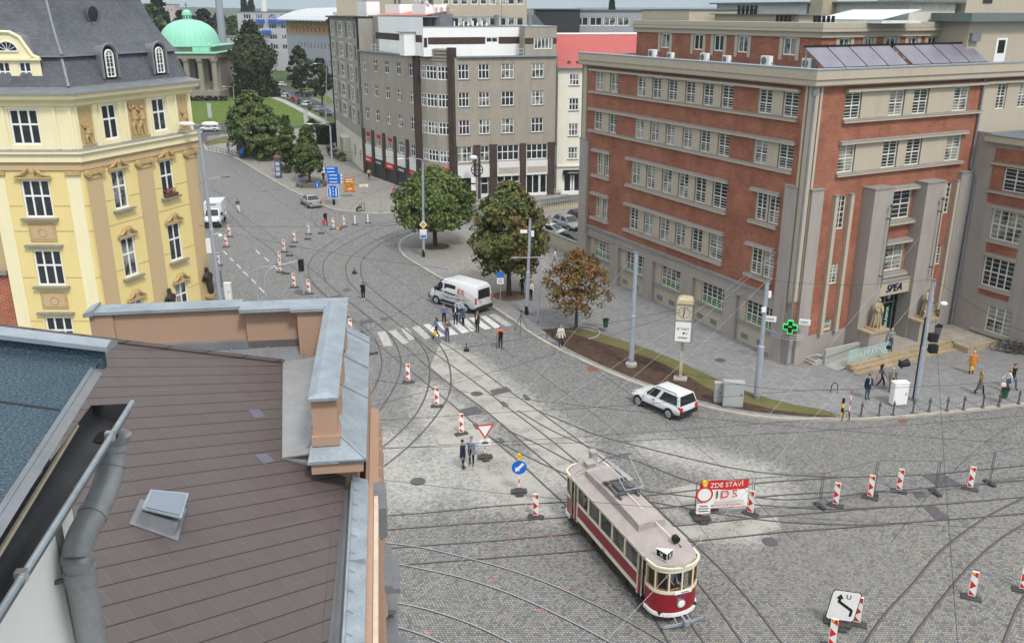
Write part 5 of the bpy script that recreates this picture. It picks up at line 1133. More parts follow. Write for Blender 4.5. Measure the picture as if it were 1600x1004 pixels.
mb.tube([(c_-w,.05,21.45)]+[(c_-w*cos(pi*k/10),.05,21.45+.62*sin(pi*k/10)) for k in range(1,11)],.05,1,5);mb.bx(c_-w,c_+w,0,.1,21.38,21.47,1);ypart(mb,'fan_window',[M['carglass'],M['white']])
m2=MB();m2.tube([(.55*cos(2*pi*k/16),.0,.62*sin(2*pi*k/16)) for k in range(17)],.1,0,6);m2.face([(.55*cos(2*pi*k/16),.02,.62*sin(2*pi*k/16)) for k in range(16)],1);m2.bx(-.5,.5,-.05,0,-.03,.03,2);m2.bx(-.03,.03,-.05,0,-.55,.55,2)
m2.lathe([(.66,-.1),(.66,.1)],0,0,0,4) if False else None
m2.build('oculus_window',[M['iron'],M['carglass'],M['white']],YB,loc=YR.p(6.6,-2.45,23.75)-YB.location,rot=YR.rot)
t=thing('flower_box','flower box of pink and white geraniums on the upper right window of the yellow building','flower box',YR.p(3.7,.18,9.97),YR.rot)
m2=MB();m2.bx(-.7,.7,-.14,.14,0,.22);m2.build('box',pm('box_brown',(.1,.06,.04),.8),t);rr=random.Random(4)
for nm,mt,n in(('leaves',pm('box_leaves',(.04,.11,.03),.8),60),('blossom',pm('pink_petals',(.62,.09,.12),.7,var=.3,sc=20),70),('blossom',pm('white_petals',(.7,.65,.66),.7),16)):
 m2=MB()
 for _ in range(n):
  c=Vector((rr.gauss(.1 if nm=='blossom' else 0,.32),rr.uniform(-.25,.12),rr.uniform(.15,.62)));s=rr.uniform(.05,.09)
  if mt.name=='white_petals':c.x=rr.uniform(-.75,-.2);c.z=rr.uniform(.1,.3)
  a,b_,d_=[Vector((rr.uniform(-1,1),rr.uniform(-1,1),rr.uniform(-1,1))).normalized()*s for _ in range(3)];m2.face([c+a,c+b_,c-a,c-b_])
 m2.build(nm,mt,t)
def caryatid(s,z,label,tall):
 t=thing('facade_statue',label,'statue',YR.p(s,.45,z),YR.rot)
 J={'hip':((0,0,.9),.3),'chest':((0,-.1,1.6),(.4,.3)),'neck':((0,-.15,1.95),.14),'head':((0,-.22,2.15),.2),'top':((0,-.2,2.4),.14),'la':((-.42,-.1,1.7),.16),'lb':((-.5,-.3,1.2),.13),'ra':((.42,-.1,1.7),.16),'rb':((.5,-.3,1.2),.13),'foot':((0,.1,0),.25)}
 skinmesh('bronze_figure',J,[('hip','chest'),('chest','neck'),('neck','head'),('head','top'),('chest','la'),('la','lb'),('chest','ra'),('ra','rb'),('hip','foot')],[pm('dark_bronze',(.05,.042,.035),.5,.4,var=.4,sc=5)],t)
 m2=MB();m2.bx(-.4,.4,-.35,.3,-.25,0);m2.build('bracket',M['ochre'],t)
caryatid(5.4,.35,'dark bronze figure on the yellow wall, seen just above the terracotta parapet',0);caryatid(.7,.9,'dark bronze caryatid at the right end of the yellow wall beside the tall pole',1)
t=thing('brick_house','red brick wall of the house at the left edge beside the yellow building','building',(YL.p(6.7).x,YL.p(6.7).y,0))
f=Fac(YL.p(6.75,-.3),-90,1);mb=f.mb();wall(mb,0,12,0,5.6,[],.1,0);mb.bx(0,12,0,.3,5.6,5.9,1);part(mb,'wall',[brickmat('orange_brick',(.50,.12,.05),(.36,.08,.035),(.4,.33,.26),.5,.16,.02),M['ledge']],t)
mb=f.mb();mb.bx(0,12,-9,-.4,5.6,11,0);part(mb,'upper_wall',M['peach'],t)
# ================================================================ NEAR ROOFS
G0=Vector((-2.85,11.25,0));e1=hd(-8);e2=Vector((-e1.y,e1.x,0))
def fp(t,w,z):return G0+e1*t+e2*w+Vector((0,0,z))
TB=thing('terracotta_building','near building with a brown shingle roof and a terracotta parapet capped in zinc','building',(G0.x,G0.y,0))
def T_(q):return fp(q[0],q[1],q[2])
def fpart(mb,n,m,**k):return part(mb,n,m,TB,**k)
M['terra']=stainmat('terracotta_render',(0.37,0.245,0.175),(0.29,0.195,0.145),amt=.35)
M['zincL']=pm('light_zinc',(0.25,0.285,0.315),.5,.2,.45,var=.26,sc=2.2)
P0=U(505,1004,15.0);d1=ray(1650,560).normalized();nrm=e1.cross(d1).normalized()
if nrm.z<0:nrm=-nrm
def onroof(x,y,h=0.0):
 r=ray(x,y);t=(P0+nrm*h-Vector((0,0,HC))).dot(nrm)/r.dot(nrm);return Vector((0,0,HC))+r*t
d2=nrm.cross(d1)
g=N('brown_shingles');uv=g.coord('UV');x,y,z=g.sep(uv)
b=g.n('ShaderNodeTexBrick');b.inputs['Scale'].default_value=1;b.inputs['Brick Width'].default_value=.36;b.inputs['Row Height'].default_value=.36;b.inputs['Mortar Size'].default_value=0.0;b.offset=.35
b.inputs['Color1'].default_value=(.135,.105,.098,1);b.inputs['Color2'].default_value=(.155,.124,.117,1);g.l(uv,b.inputs['Vector'])
row=g.math('FLOOR',g.math('DIVIDE',y,.36));fy=g.math('FRACT',g.math('DIVIDE',y,.36))
fx=g.math('FRACT',g.math('ADD',g.math('DIVIDE',x,.36),g.math('MULTIPLY',row,.38)))
cellv=g.comb(g.math('FLOOR',g.math('ADD',g.math('DIVIDE',x,.36),g.math('MULTIPLY',row,.38))),row);wn=g.n('ShaderNodeTexWhiteNoise',noise_dimensions='2D');g.l(cellv,wn.inputs['Vector'])
base=g.mix(wn.outputs['Value'],(.09,.071,.068),(.098,.078,.075))
n1=g.noise(uv,.5,5.0,.65)
mp=g.n('ShaderNodeMapping');mp.inputs['Rotation'].default_value=(0,0,radians(35));mp.inputs['Scale'].default_value=(.7,9,1);g.l(uv,mp.inputs['Vector']);streak=g.noise(mp.outputs[0],1.0,3.0)
base=g.mix(g.math('MULTIPLY',g.ramp(streak,.58,.78),.22),base,(.19,.175,.18));base=g.mix(g.math('MULTIPLY',g.ramp(n1,.4,.7),.3),base,(.083,.068,.066))
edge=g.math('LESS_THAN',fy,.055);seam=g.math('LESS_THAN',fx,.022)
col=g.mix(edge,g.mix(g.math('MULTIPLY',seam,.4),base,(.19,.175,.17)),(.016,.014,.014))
tilt=g.math('SUBTRACT',fy,g.math('MULTIPLY',edge,0));g.bump(g.math('MULTIPLY',tilt,-.6),.5,.02)
M['shingle']=g.fin(col,.62,0,.35)
def rface(mb,pts,m=0):
 mb.face(pts,m,[((p-P0).dot(d1),(p-P0).dot(d2)) for p in pts])
A_=onroof(507,1060);B_=onroof(541,741);C_=onroof(441,716);D_=onroof(442,566);E_=onroof(-120,498);F_=onroof(-120,1060)
mb=MB();rface(mb,[A_,B_,C_,D_,E_,F_]);fpart(mb,'shingle_roof',M['shingle'])
rd=(E_-D_)
mb=MB();q1=D_+e1*2.0+Vector((0,0,-1.2));q2=E_+e1*2.0+Vector((0,0,-1.2));rface(mb,[D_,q1,q2,E_]);fpart(mb,'far_slope',M['shingle'])
mb=MB();mb.tube([D_+nrm*.02,E_+nrm*.02],.07,0,6);fpart(mb,'ridge_shingles',M['shingle'])
def sheet(mb,pts,th,m=0):
 up=Vector((0,0,th));mb.loft([[p for p in pts],[p+up for p in pts]],m)
zB=C_.z
mb=MB();v1=D_;v2=C_;off=-e2*.62
sheet(mb,[v1+nrm*.0,v2,v2+off+Vector((0,0,.05)),v1+off+Vector((0,0,.05))],.03);sheet(mb,[v1+off+Vector((0,0,.05)),v2+off+Vector((0,0,.05)),v2+off*1.55+Vector((0,0,.16)),v1+off*1.7+Vector((0,0,.16))],.03)
sheet(mb,[v2,B_,B_-e2*.1-e1*.0+Vector((0,0,.02)),v2-e2*.62+e1*.35+Vector((0,0,.1))],.03)
fpart(mb,'valley_gutter',pm('pale_valley_zinc',(.27,.275,.28),.55,.2,.4,var=.15))
mb=MB(T_);L0,L1=-7,5.0
pr=[(.02,15.02),(-.02,14.86),(-.12,14.8),(-.22,14.84),(-.27,15.0),(-.29,15.06)]
zt=lambda t:0
mb.loft([[(L0,w,z) for w,z in pr],[(L1,w,z) for w,z in pr]],0,False,False);fpart(mb,'eaves_gutter',M['zincd'])
mb=MB(T_);mb.loft([[(L0,-.29,15.04),(L0,-.29,15.1),(L0,-.62,14.98),(L0,-.62,14.92)],[(L1,-.29,15.04),(L1,-.29,15.1),(L1,-.62,14.98),(L1,-.62,14.92)]],0);mb.tube([(L0,-.31,15.09),(L1,-.31,15.09)],.03,0,6)
for t_ in(-4.6,-2.4,-.2,2.0):mb.bx(t_,t_+.03,-.61,-.32,14.95,15.1)
for k in range(20):mb.tube([(-6+k*.55,-.3,15.06),(-6+k*.55,-.36,15.12),(-6+k*.55,-.44,15.05)],.012,0,4)
fpart(mb,'zinc_apron',M['zincL'])
mb=MB(T_);mb.bx(-8,12,-.55,6,0,14.75,0,'t');fpart(mb,'front_wall',M['terra'])
mb=MB(T_);mb.bx(-8,5.0,-.72,-.56,14.5,14.9,0);mb.bx(-8,5.0,-.8,-.72,14.3,14.6,1);fpart(mb,'eaves_moulding',[M['terra'],pm('pale_moulding',(.62,.52,.42),.85)])
rr=random.Random(6);mb=MB(T_)
for t_,w,z,l in((5.9,-1.0,12.2,1.6),(7.9,-1.15,10.6,1.3),(6.0,-1.25,9.3,2.2),(9.2,-1.0,9.0,1.2),(3.6,-1.1,11.0,1.4),(1.0,-1.0,11.6,1.6)):mb.bx(t_-l/2,t_+l/2,w,-.56,z,z+.14)
mb.bx(-8,12,-1.05,-.56,8.6,8.75);mb.bx(4.5,8.6,-1.42,-.56,8.0,8.12);fpart(mb,'zinc_ledge',M['zincd'])
mb=MB(T_)
for t_ in(5.6,7.0,8.6,10.2):
 for k in range(5):mb.ball((t_+rr.uniform(-.4,.4),-.62,11.2+k*.55),rr.uniform(.18,.3),0,7)
 mb.tube([(t_-.5,-.7,10.9),(t_-.5,-.72,13.6)],.12,0,6);mb.tube([(t_+.5,-.7,10.9),(t_+.5,-.72,13.6)],.12,0,6);mb.bx(t_-.8,t_+.8,-.78,-.56,13.6,13.85)
fpart(mb,'stucco_ornament',M['terra'])
mb=MB(T_);mb.bx(4.9,10.9,-.04,.33,15.3,16.93,0);mb.bx(4.78,5.35,-.1,.38,15.9,16.93,0);mb.bx(4.7,5.4,-.13,.41,15.95,16.15,0);mb.bx(10.3,10.9,.33,1.1,15.3,16.9,0);mb.bx(10.6,11.05,.3,2.4,15.3,16.93,0)
mb.bx(10.75,11.15,2.4,6.05,15.3,16.93,0);mb.bx(10.7,11.2,5.6,6.15,14.6,16.93,0);mb.bx(10.68,11.22,5.55,6.2,15.6,15.72,0)
for t_,z in((5.9,15.9),(7.4,16.1),(9.4,16.2)):mb.bx(t_,t_+.5,-.12,-.04,z,z+.6)
fpart(mb,'parapet_wall',M['terra'])
mb=MB(T_);
mb.bx(4.62,10.75,-.16,.42,16.94,17.0);mb.loft([[(4.62,-.16,17.0),(10.75,-.16,17.0),(10.75,.42,17.0),(4.62,.42,17.0)],[(4.72,.02,17.08),(10.7,.02,17.08),(10.7,.25,17.08),(4.72,.25,17.08)]])
mb.bx(10.3,11.0,-.16,2.5,16.941,17.03);mb.bx(10.18,10.75,.42,1.25,16.94,17.02);mb.bx(10.62,11.25,2.5,6.05,16.94,17.02);mb.loft([[(10.58,6.0,16.94),(11.28,6.0,16.94),(11.28,6.25,16.9),(10.58,6.25,16.9)],[(10.58,6.0,17.1),(11.28,6.0,17.1),(11.28,6.25,17.0),(10.58,6.25,17.0)]])
fpart(mb,'zinc_cap',M['zincL'])
mb=MB(T_)
zo,zi=15.74,16.1;wo=-.62;ps=[(5.0,wo,zo),(5.0,.42,zo),(5.6,.3,zi),(5.6,-.05,zi)]
mb.face([(4.45,wo,zo),(4.98,-.05,zi),(11.5,-.05,zi),(11.5,wo,zo)]);mb.face([(4.45,wo,zo),(4.45,.48,zo),(4.98,.42,zi),(4.98,-.05,zi)]);mb.face([(4.45,.48,zo),(4.98,.42,zi),(5.5,.42,zi),(5.5,.48,zo)]);mb.bx(4.43,11.5,wo-.01,-.1,zo-.05,zo-.01);mb.bx(4.43,4.8,wo,.5,zo-.05,zo-.012)
for t_ in(7.4,9.2,11.0):mb.tube([(t_,wo,zo+.02),(t_,-.05,zi+.02)],.02,0,5)
mb.tube([(4.45,wo,zo+.01),(4.98,-.05,zi+.01)],.02,0,5);fpart(mb,'cornice_sheet',M['zincL'])
mb=MB(T_);mb.bx(4.5,11.4,wo+.06,.44,15.45,15.68,0);mb.bx(5.3,11.3,wo+.2,.38,14.7,15.45,0);fpart(mb,'cornice',M['terra'])
mb=MB(T_);mb.bx(5.0,6.1,-.95,-.56,13.6,14.3,0);fpart(mb,'zinc_box',M['zincd'])
mb=MB(T_)
mb.face([(10.72,.45,15.95),(10.72,6.5,15.95),(9.6,6.5,15.35),(9.6,.45,15.35)]);mb.bx(10.6,10.74,.45,5.6,15.9,16.1)
for w in(1.0,1.9,2.8,3.7,4.6):mb.tube([(10.48,w,15.97),(9.6,w,15.37)],.02,0,5)
mb.face([(9.6,.3,15.34),(9.6,7,15.34),(8.2,7,15.2),(8.2,.3,15.2)])
mb.face([(5.4,.4,15.75),(10.4,.4,15.75),(10.0,1.05,15.2),(5.4,1.05,15.2)])
for t_ in(6.2,7.0,7.8,8.6,9.4):mb.tube([(t_,.42,15.76),(t_,1.05,15.22)],.018,0,5)
fpart(mb,'zinc_skirt',M['zincd'])
mb=MB(T_);mb.bx(5.2,10.6,.3,7,14.2,15.1,0);fpart(mb,'attic_deck',M['zincd'])
mb=MB()
for q in([(388,640),(405,639),(416,651),(398,652)],[(399,710),(417,708),(430,720),(412,724)]):mb.face([onroof(x,y,.006) for x,y in q])
fpart(mb,'replaced_shingle',pm('blue_grey_shingle',(.13,.13,.165),.6))
c=onroof(246,815);xa=d1;ya=d2;t=thing('skylight','small zinc roof hatch with a glass lid ajar on the brown shingle roof','skylight',c)
def sk(pts):return[xa*a+ya*b+nrm*h for a,b,h in pts]
K=[onroof(x,y)-c for x,y in((216,792),(284,805),(270,836),(208,817))]
K=[onroof(x,y)-c for x,y in((222,784),(287,797),(274,842),(206,818))]
mb=MB();lo=[k*1.0 for k in K];hi=[k*.84+nrm*.22 for k in K];base_=[k*1.12+nrm*.012 for k in K]
mb.face(base_,0);mb.loft([[k*.86 for k in K],hi],0);mb.build('curb',[M['zincd'],M['conc']],t)
lid=[k*.88+nrm*(.25+(.1 if i in(1,2) else .02)) for i,k in enumerate(K)]
mb=MB();mb.loft([lid,[p+nrm*.03 for p in lid]],0);mb.build('lid_frame',M['zincL'],t)
mb=MB();mb.loft([[p*.86+nrm*.085 for p in lid],[p*.86+nrm*.09 for p in lid]],0);g=N('hatch_glass');mb.build('pane',g.fin((.16,.19,.23),.12,0,.6),t)
H0=Vector((-2.05,4.43,0))
def hp(t,w,z):return H0+e1*t+e2*w+Vector((0,0,z))
HT=lambda q:hp(q[0],q[1],q[2])
NB=thing('white_walled_building','nearest building with a blue grey felt roof and a zinc gutter above a white wall','building',(H0.x,H0.y,0))
def npart(mb,n,m,**k):return part(mb,n,m,NB,**k)
g=N('blue_felt');P=g.coord('UV');n1=g.noise(P,75.0,3.0,.8);n2=g.noise(P,3.0,4.0)
col=g.mix(g.ramp(n1,.35,.68),(.022,.04,.055),(.1,.14,.175));col=g.mix(g.math('MULTIPLY',g.ramp(n2,.45,.7),.35),col,(.032,.052,.068));col=g.mix(g.ramp(n1,.66,.74),col,(.34,.39,.42));g.bump(n1,.5,.004)
M['felt']=g.fin(col,.95,0,.1)
zE,sl_=22.27,.19
mb=MB(HT);mb.face([(-7,-.21,zE-.07),(-.02,.125,zE-.014),(-.02,6,zE+5.8*sl_),(-7,6,zE+5.8*sl_)]);npart(mb,'felt_roof',M['felt'])
mb=MB(HT)
for t_,a,b in((-.62,.13,3),(-2.1,.13,.9),(-2.8,.13,3)):mb.tube([(t_+.03*sin(k*2.1),a+(b-a)*k/8,zE+(a+(b-a)*k/8-.2)*sl_+.004) for k in range(9)],.006,0,4)
npart(mb,'felt_seam',M['black'])
mb=MB(HT)
mb.loft([[(-.02,.1,zE-.05),(.03,.1,zE-.05),(.03,.1,zE+.06),(-.02,.1,zE+.06)],[(-.02,6,zE+5.8*sl_-.05),(.03,6,zE+5.8*sl_-.05),(.03,6,zE+5.8*sl_+.07),(-.02,6,zE+5.8*sl_+.07)]]);npart(mb,'verge_upstand',M['felt'])
mb=MB(HT);mb.loft([[(-.06,.06,zE+.06),(.13,.06,zE+.03),(.13,.06,zE+.055),(.03,.06,zE+.095),(-.06,.06,zE+.085)],[(-.06,6,zE+5.9*sl_+.06),(.13,6,zE+5.9*sl_+.03),(.13,6,zE+5.9*sl_+.055),(.03,6,zE+5.9*sl_+.095),(-.06,6,zE+5.9*sl_+.085)]]);npart(mb,'verge_cap',M['zincL'])
mb=MB(HT);mb.loft([[(-7,-.235,zE-.1),(-7,-.21,zE-.076),(-7,-.195,zE-.058),(-7,-.245,zE-.096)],[(-.1,.1,zE-.045),(-.1,.125,zE-.02),(-.1,.14,zE-.002),(-.1,.09,zE-.04)]]);npart(mb,'drip_edge',M['zincd'])
mb=MB(HT);mb.tube([(-7,-.2,zE-.17),(-.5,.11,zE-.15)],.011,0,6);npart(mb,'cable',pm('beige_cable',(.4,.33,.25),.7))
gc,gr=.1,.105;pr=[(gc+gr*cos(a),22.0+.01+gr*1.05*sin(a)) for a in[pi+pi*k/10 for k in range(11)]]
pr2=[(gc+(gr-.006)*cos(a),22.012+(gr-.006)*1.05*sin(a)) for a in[2*pi-pi*k/10 for k in range(11)]]
hole=-.34
mb=MB(HT);mb.loft([[(-7,w,z) for w,z in pr],[(-.0,w,z) for w,z in pr]],0,False,False);mb.face([(.0,w,z) for w,z in pr],0);npart(mb,'gutter',M['zincd'],smooth=True)
mb=MB(HT);mb.loft([[(-7,w,z) for w,z in pr2],[(-.004,w,z) for w,z in pr2]],0,False,False);mb.face([(-.006,w,z) for w,z in pr2],0);npart(mb,'gutter_lining',pm('dark_gutter_inside',(.04,.041,.045),.55,.1,.4,var=.35,sc=5),smooth=True)  # inner faces of the gutter, coloured much darker than its outside
mb=MB(HT);mb.tube([(-7,gc-gr,22.012),(.01,gc-gr,22.012)],.014,0,8);npart(mb,'gutter_bead',M['zincL'])
mb=MB(HT)
for t_ in(-.42,-1.6,-2.8):mb.bx(t_,t_+.035,-.02,.02,21.99,22.035)
npart(mb,'bracket',M['chrome'])
mb=MB(HT);mb.bx(-1.0,-.98,.15,.18,22.06,22.10);mb.ball((-.75,.07,21.92),.018,0,6);mb.ball((-1.75,.11,21.915),.015,0,6);mb.ball((-1.72,.12,21.915),.012,0,6);npart(mb,'debris',pm('brown_debris',(.12,.07,.04),.9))
mb=MB();mb.lathe([(.068,0),(.068,.004),(.001,.004)],0,0,0,18);o=mb.build('outlet_hole',pm('outlet_black',(.012,.012,.014),.8),NB,loc=hp(-.2,.095,21.914)-NB.location)
mb=MB(HT);mb.bx(-7,-.52,.28,.6,12,22.16);mb.bx(-.52,-.14,.34,.6,12,22.16);npart(mb,'white_wall',stainmat('white_near_wall',(.9,.88,.84),(.76,.74,.7),amt=.25))
mb=MB(HT);mb.bx(-.55,-.5,.26,.3,12,22.14);npart(mb,'corner_flashing',M['zincd'])
def npipe(p,r,name,seg=18):mb=MB(HT);mb.tube(p,r,0,seg,True);return npart(mb,name,pm('grey_pipe',(.235,.245,.255),.5,.25,.4,var=.2,sc=3),smooth=True)
pp=spline([(-.1,.085,21.885),(-.11,.095,21.82),(-.15,.1,21.73),(-.25,.115,21.645),(-.39,.145,21.575),(-.52,.17,21.53),(-.59,.18,21.46),(-.6,.18,21.34),(-.6,.18,20.4)],6)
npipe(pp[:12],[.095-.025*min(1,k/8) for k in range(12)],'pipe_funnel');npipe(pp[11:],.07,'downpipe')
for k,r in((7,.078),(12,.075),(24,.075),(37,.076)):q=pp[k];nx_=(pp[k+1]-pp[k]).normalized()*.016;npipe([q-nx_,q+nx_],r,'pipe_collar')
npipe([(-.6,.18,20.4),(-.6,.18,12)],.07,'downpipe');npipe([(-.6,.18,21.40),(-.6,.18,21.32)],.077,'pipe_collar')
mb=MB(HT);mb.tube([(-.62,.2,21.36),(-.66,.3,21.36)],.012,0,6);npart(mb,'wall_hook',M['iron'])
# ================================================================ TREES AND SHRUBS
def leafmat(name,cols,spot=None):
 g=N(name);P=g.coord('Object');at=g.n('ShaderNodeAttribute',attribute_name='leaf');r,k,q=g.sep(at.outputs['Vector'])
 n=g.noise(P,.55,3.0);c=g.mix(g.math('ADD',g.math('MULTIPLY',r,.55),g.math('MULTIPLY',k,.45)),cols[0],cols[1])
 if spot:c=g.mix(g.math('MULTIPLY',g.ramp(g.math('ADD',n,g.math('MULTIPLY',g.math('SUBTRACT',k,.5),.35)),spot[1],spot[1]+.1),spot[2]),c,g.mix(r,spot[0],tuple(x*.55 for x in spot[0])))
 g.b.inputs['Subsurface Weight'].default_value=0.0
 return g.fin(c,.65,0,.15)
M['lf_green']=leafmat('linden_leaves',((.055,.088,.024),(.17,.21,.07)))
M['lf_turn']=leafmat('turning_leaves',((.055,.08,.022),(.18,.2,.075)),((.2,.12,.045),.52,.75))
M['lf_brown']=leafmat('autumn_leaves',((.10,.075,.025),(.2,.14,.045)),((.24,.11,.035),.45,.8))
M['lf_dark']=leafmat('dark_leaves',((.026,.038,.018),(.075,.085,.035)))
M['lf_mid']=leafmat('mid_leaves',((.05,.08,.024),(.15,.18,.06)))
M['lf_blue']=leafmat('distant_leaves',((.025,.04,.022),(.055,.075,.035)))
M['lf_red']=leafmat('copper_leaves',((.02,.018,.016),(.05,.036,.03)))
M['lf_hedge']=leafmat('hedge_leaves',((.014,.03,.01),(.035,.06,.018)))
def crown(rr,prof,H0_,H1_,R,nclump,nleaf,ls,shell=.75,droop=0.0,gap=.0):
 """leaf-clump crown: prof(t) gives the relative radius from bottom 0 to top 1"""
 V=[];Fc=[];A=[]
 for c in range(nclump):
  t=rr.random()**.9;ang=rr.uniform(0,2*pi);rad=R*prof(t)*(shell+(1-shell)*rr.random()**.5)*rr.choice((1,1,1,.92,1.08,.6))*(rr.random()**.28)
  cz=H0_+(H1_-H0_)*t;cx,cy=rad*cos(ang),rad*sin(ang);cr=R*rr.uniform(.10,.22)
  ck=rr.random()
  for _ in range(nleaf):
   d=Vector((rr.gauss(0,1),rr.gauss(0,1),rr.gauss(0,1))).normalized()*cr*rr.random()**.4
   d.z*=.75;p=Vector((cx,cy,cz))+d;p.z-=droop*rr.random()*cr*2
   out=Vector((p.x,p.y,(p.z-(H0_+H1_)/2)*.8+.4)).normalized()*.9+Vector((rr.gauss(0,.5),rr.gauss(0,.5),rr.gauss(0,.5)))
   out.normalize();u=out.cross(Vector((rr.gauss(0,1),rr.gauss(0,1),rr.gauss(0,1)))).normalized();v=out.cross(u);s=ls*rr.uniform(.6,1.25)
   i=len(V);V+=[p-u*s,p+v*s*.62+out*s*.12,p+u*s,p-v*s*.62+out*s*.12];Fc.append((i,i+1,i+2,i+3))
   r_=rr.random();A+=[r_,ck,0]*4
 me=bpy.data.meshes.new('crown');me.from_pydata([tuple(v) for v in V],[],Fc)
 at=me.attributes.new('leaf','FLOAT_VECTOR','POINT');at.data.foreach_set('vector',A);return me
ROUND=lambda t:max(.05,sin(pi*min(1,(t*.93+.07))**.8))**.62
CONE=lambda t:max(.06,(1-t)**.75*(1 if t>.12 else .75+2*t))
POPLAR=lambda t:max(.12,sin(pi*(t*.9+.08))**.5)
WEEP=lambda t:max(.1,(1-t)**.5*(.78+.22*sin(11*t+1))*min(1,.7+2*t))
def trunk(rr,h,r,Hc,R,n=9,lean=(0,0)):
 m=MB();top=Vector((lean[0],lean[1],Hc));m.tube([(0,0,-.05),(0,0,.12),(lean[0]*.15,lean[1]*.15,h*.5),(lean[0]*.4,lean[1]*.4,h),tuple(top)],[r*1.55,r*1.1,r*.95,r*.8,r*.2],0,8)
 for k in range(n):
  a=2*pi*k/n+rr.uniform(-.3,.3);z=h*rr.uniform(.75,1.1)+(Hc-h)*rr.uniform(0,.55);e=R*rr.uniform(.5,.85);zz=z+(Hc-h)*rr.uniform(.12,.4)
  m.tube([(lean[0]*.4,lean[1]*.4,z),(e*.5*cos(a),e*.5*sin(a),z+(zz-z)*.65),(e*cos(a),e*sin(a),zz)],[r*.45,r*.28,r*.07],0,5)
 return m
def tree(label,base,topy,wpx,boty,mat,prof=ROUND,n=90,nl=60,ls=.26,name='tree',group=None,seed=1,tr=.17,zb=0.13,shell=.75,droop=0.0,th=None,cat='tree',z0=None):
 rr=random.Random(seed);b=U(base[0],base[1],zb);dist=hypot(b.x,b.y)
 def hh(y):r=ray(base[0],y);return HC+r.z*dist/hypot(r.x,r.y)-zb
 H1_=hh(topy);Hb=max(.4,hh(boty)) if z0 is None else z0;R=wpx/F*(b-Vector((0,0,HC))).length/2
 t=thing(name,label,cat,b,rr.uniform(0,6),group)
 link('crown',crown(rr,prof,Hb,H1_-R*.08,R*.95,n,nl,ls,shell,droop),t).data.materials.append(mat)
 trunk(rr,max(Hb,.8)*1.1,tr,Hb+(H1_-Hb)*.7,R*.75,9).build('trunk',M['bark'],t,smooth=True)
 return t
tree('round dense green tree behind the tall pole with the yellow diamond sign',(680,384),260,136,354,M['lf_green'],n=330,nl=52,ls=.21,seed=3,tr=.24)
tree('large tree with green leaves turning brown beside the white van',(795,461),283,132,424,M['lf_turn'],n=360,nl=52,ls=.18,seed=8,tr=.22)
tree('small thin tree with sparse brown autumn leaves on the planting bed',(900,516),389,120,484,M['lf_brown'],n=180,nl=24,ls=.13,seed=5,tr=.13,shell=.6,zb=.15)
tree('broad green tree at the left end of the far pavement by the railings',(398,243),140,84,240,M['lf_mid'],n=220,nl=40,ls=.34,seed=11,tr=.28)
tree('green tree with pale leaves, right neighbour of the broad tree by the railings',(416,249),163,70,246,M['lf_green'],n=190,nl=40,ls=.3,seed=12,tr=.25)
tree('narrow dark green pointed tree behind the info pillar',(452,268),178,50,262,M['lf_mid'],CONE,n=160,nl=40,ls=.25,seed=13,tr=.18)
tree('dark green conical tree over the bench ring near the blue direction signs',(484,284),195,62,272,M['lf_mid'],CONE,n=220,nl=44,ls=.23,seed=14,tr=.18)
tree('huge dark weeping tree between the temple and the parked cars',(400,150),28,104,144,M['lf_dark'],WEEP,n=300,nl=55,ls=.6,seed=15,tr=.6,zb=0,droop=1.0)
tree('dark round street tree behind the row of parked cars, left of its twin',(472,151),72,46,138,M['lf_dark'],n=90,nl=50,ls=.5,seed=16,tr=.3,zb=0)
tree('dark street tree beside the grey apartment house, right of its twin',(504,165),90,42,150,M['lf_dark'],n=90,nl=50,ls=.42,seed=17,tr=.25,zb=0)
tree('small dark clipped bush at the lawn corner by the temple steps',(376,146),134,20,146,M['lf_hedge'],n=30,nl=40,ls=.4,name='bush',seed=18,tr=.15,zb=0,z0=.3,cat='bush')
tree('dark bush at the end of the lawn beside the hedge',(489,208),186,22,208,M['lf_hedge'],n=40,nl=50,ls=.26,name='bush',seed=19,tr=.1,zb=0,z0=.2,cat='bush')
for i,(x,y,ty,w,lb) in enumerate(((524,247,231,18,'low green shrub nearest the apartment house entrance'),(534,252,238,20,'low yellowish shrub at the front end of the apartment house bed'),(517,238,224,14,'low green shrub at the far end of the apartment house bed'))):
 tree(lb,(x,y),ty,w,y,M['lf_green'],n=24,nl=40,ls=.16,name='shrub',group='shrubs along the apartment house',seed=30+i,tr=.05,z0=.1,cat='shrub')
hb=U(509,225);t=thing('hedge','tall dark clipped hedge block by the apartment house','hedge',hb,radians(-18));rr=random.Random(9);V=[];Fc=[];A=[]
m=MB();m.bx(-.85,.85,-1.8,3.8,0,3.3);m.build('inner_twigs',M['lf_hedge'],t)
for _ in range(2600):
 s=rr.choice('xyz');p=Vector((rr.uniform(-.95,.95),rr.uniform(-1.9,3.9),rr.uniform(.05,3.45)))
 if s=='x':p.x=rr.choice((-.92,.92))+rr.gauss(0,.06)
 elif s=='y':p.y=rr.choice((-1.9,3.9))+rr.gauss(0,.06)
 else:p.z=3.42+rr.gauss(0,.05)
 u=Vector((rr.gauss(0,1),rr.gauss(0,1),rr.gauss(0,1))).normalized();v=u.cross(Vector((rr.gauss(0,1),rr.gauss(0,1),1))).normalized();q=.13;i=len(V)
 V+=[tuple(p-u*q),tuple(p+v*q*.6),tuple(p+u*q),tuple(p-v*q*.6)];Fc.append((i,i+1,i+2,i+3));A+=[rr.random(),rr.random(),0]*4
me=bpy.data.meshes.new('leaves');me.from_pydata(V,[],Fc);me.attributes.new('leaf','FLOAT_VECTOR','POINT').data.foreach_set('vector',A);me.materials.append(M['lf_hedge']);link('leaves',me,t)
rb_=UY(322,147,264);t=thing('rose_bed','long low bed of pink roses in front of the temple','flower bed',(rb_.x-3,262,0));rr=random.Random(21)
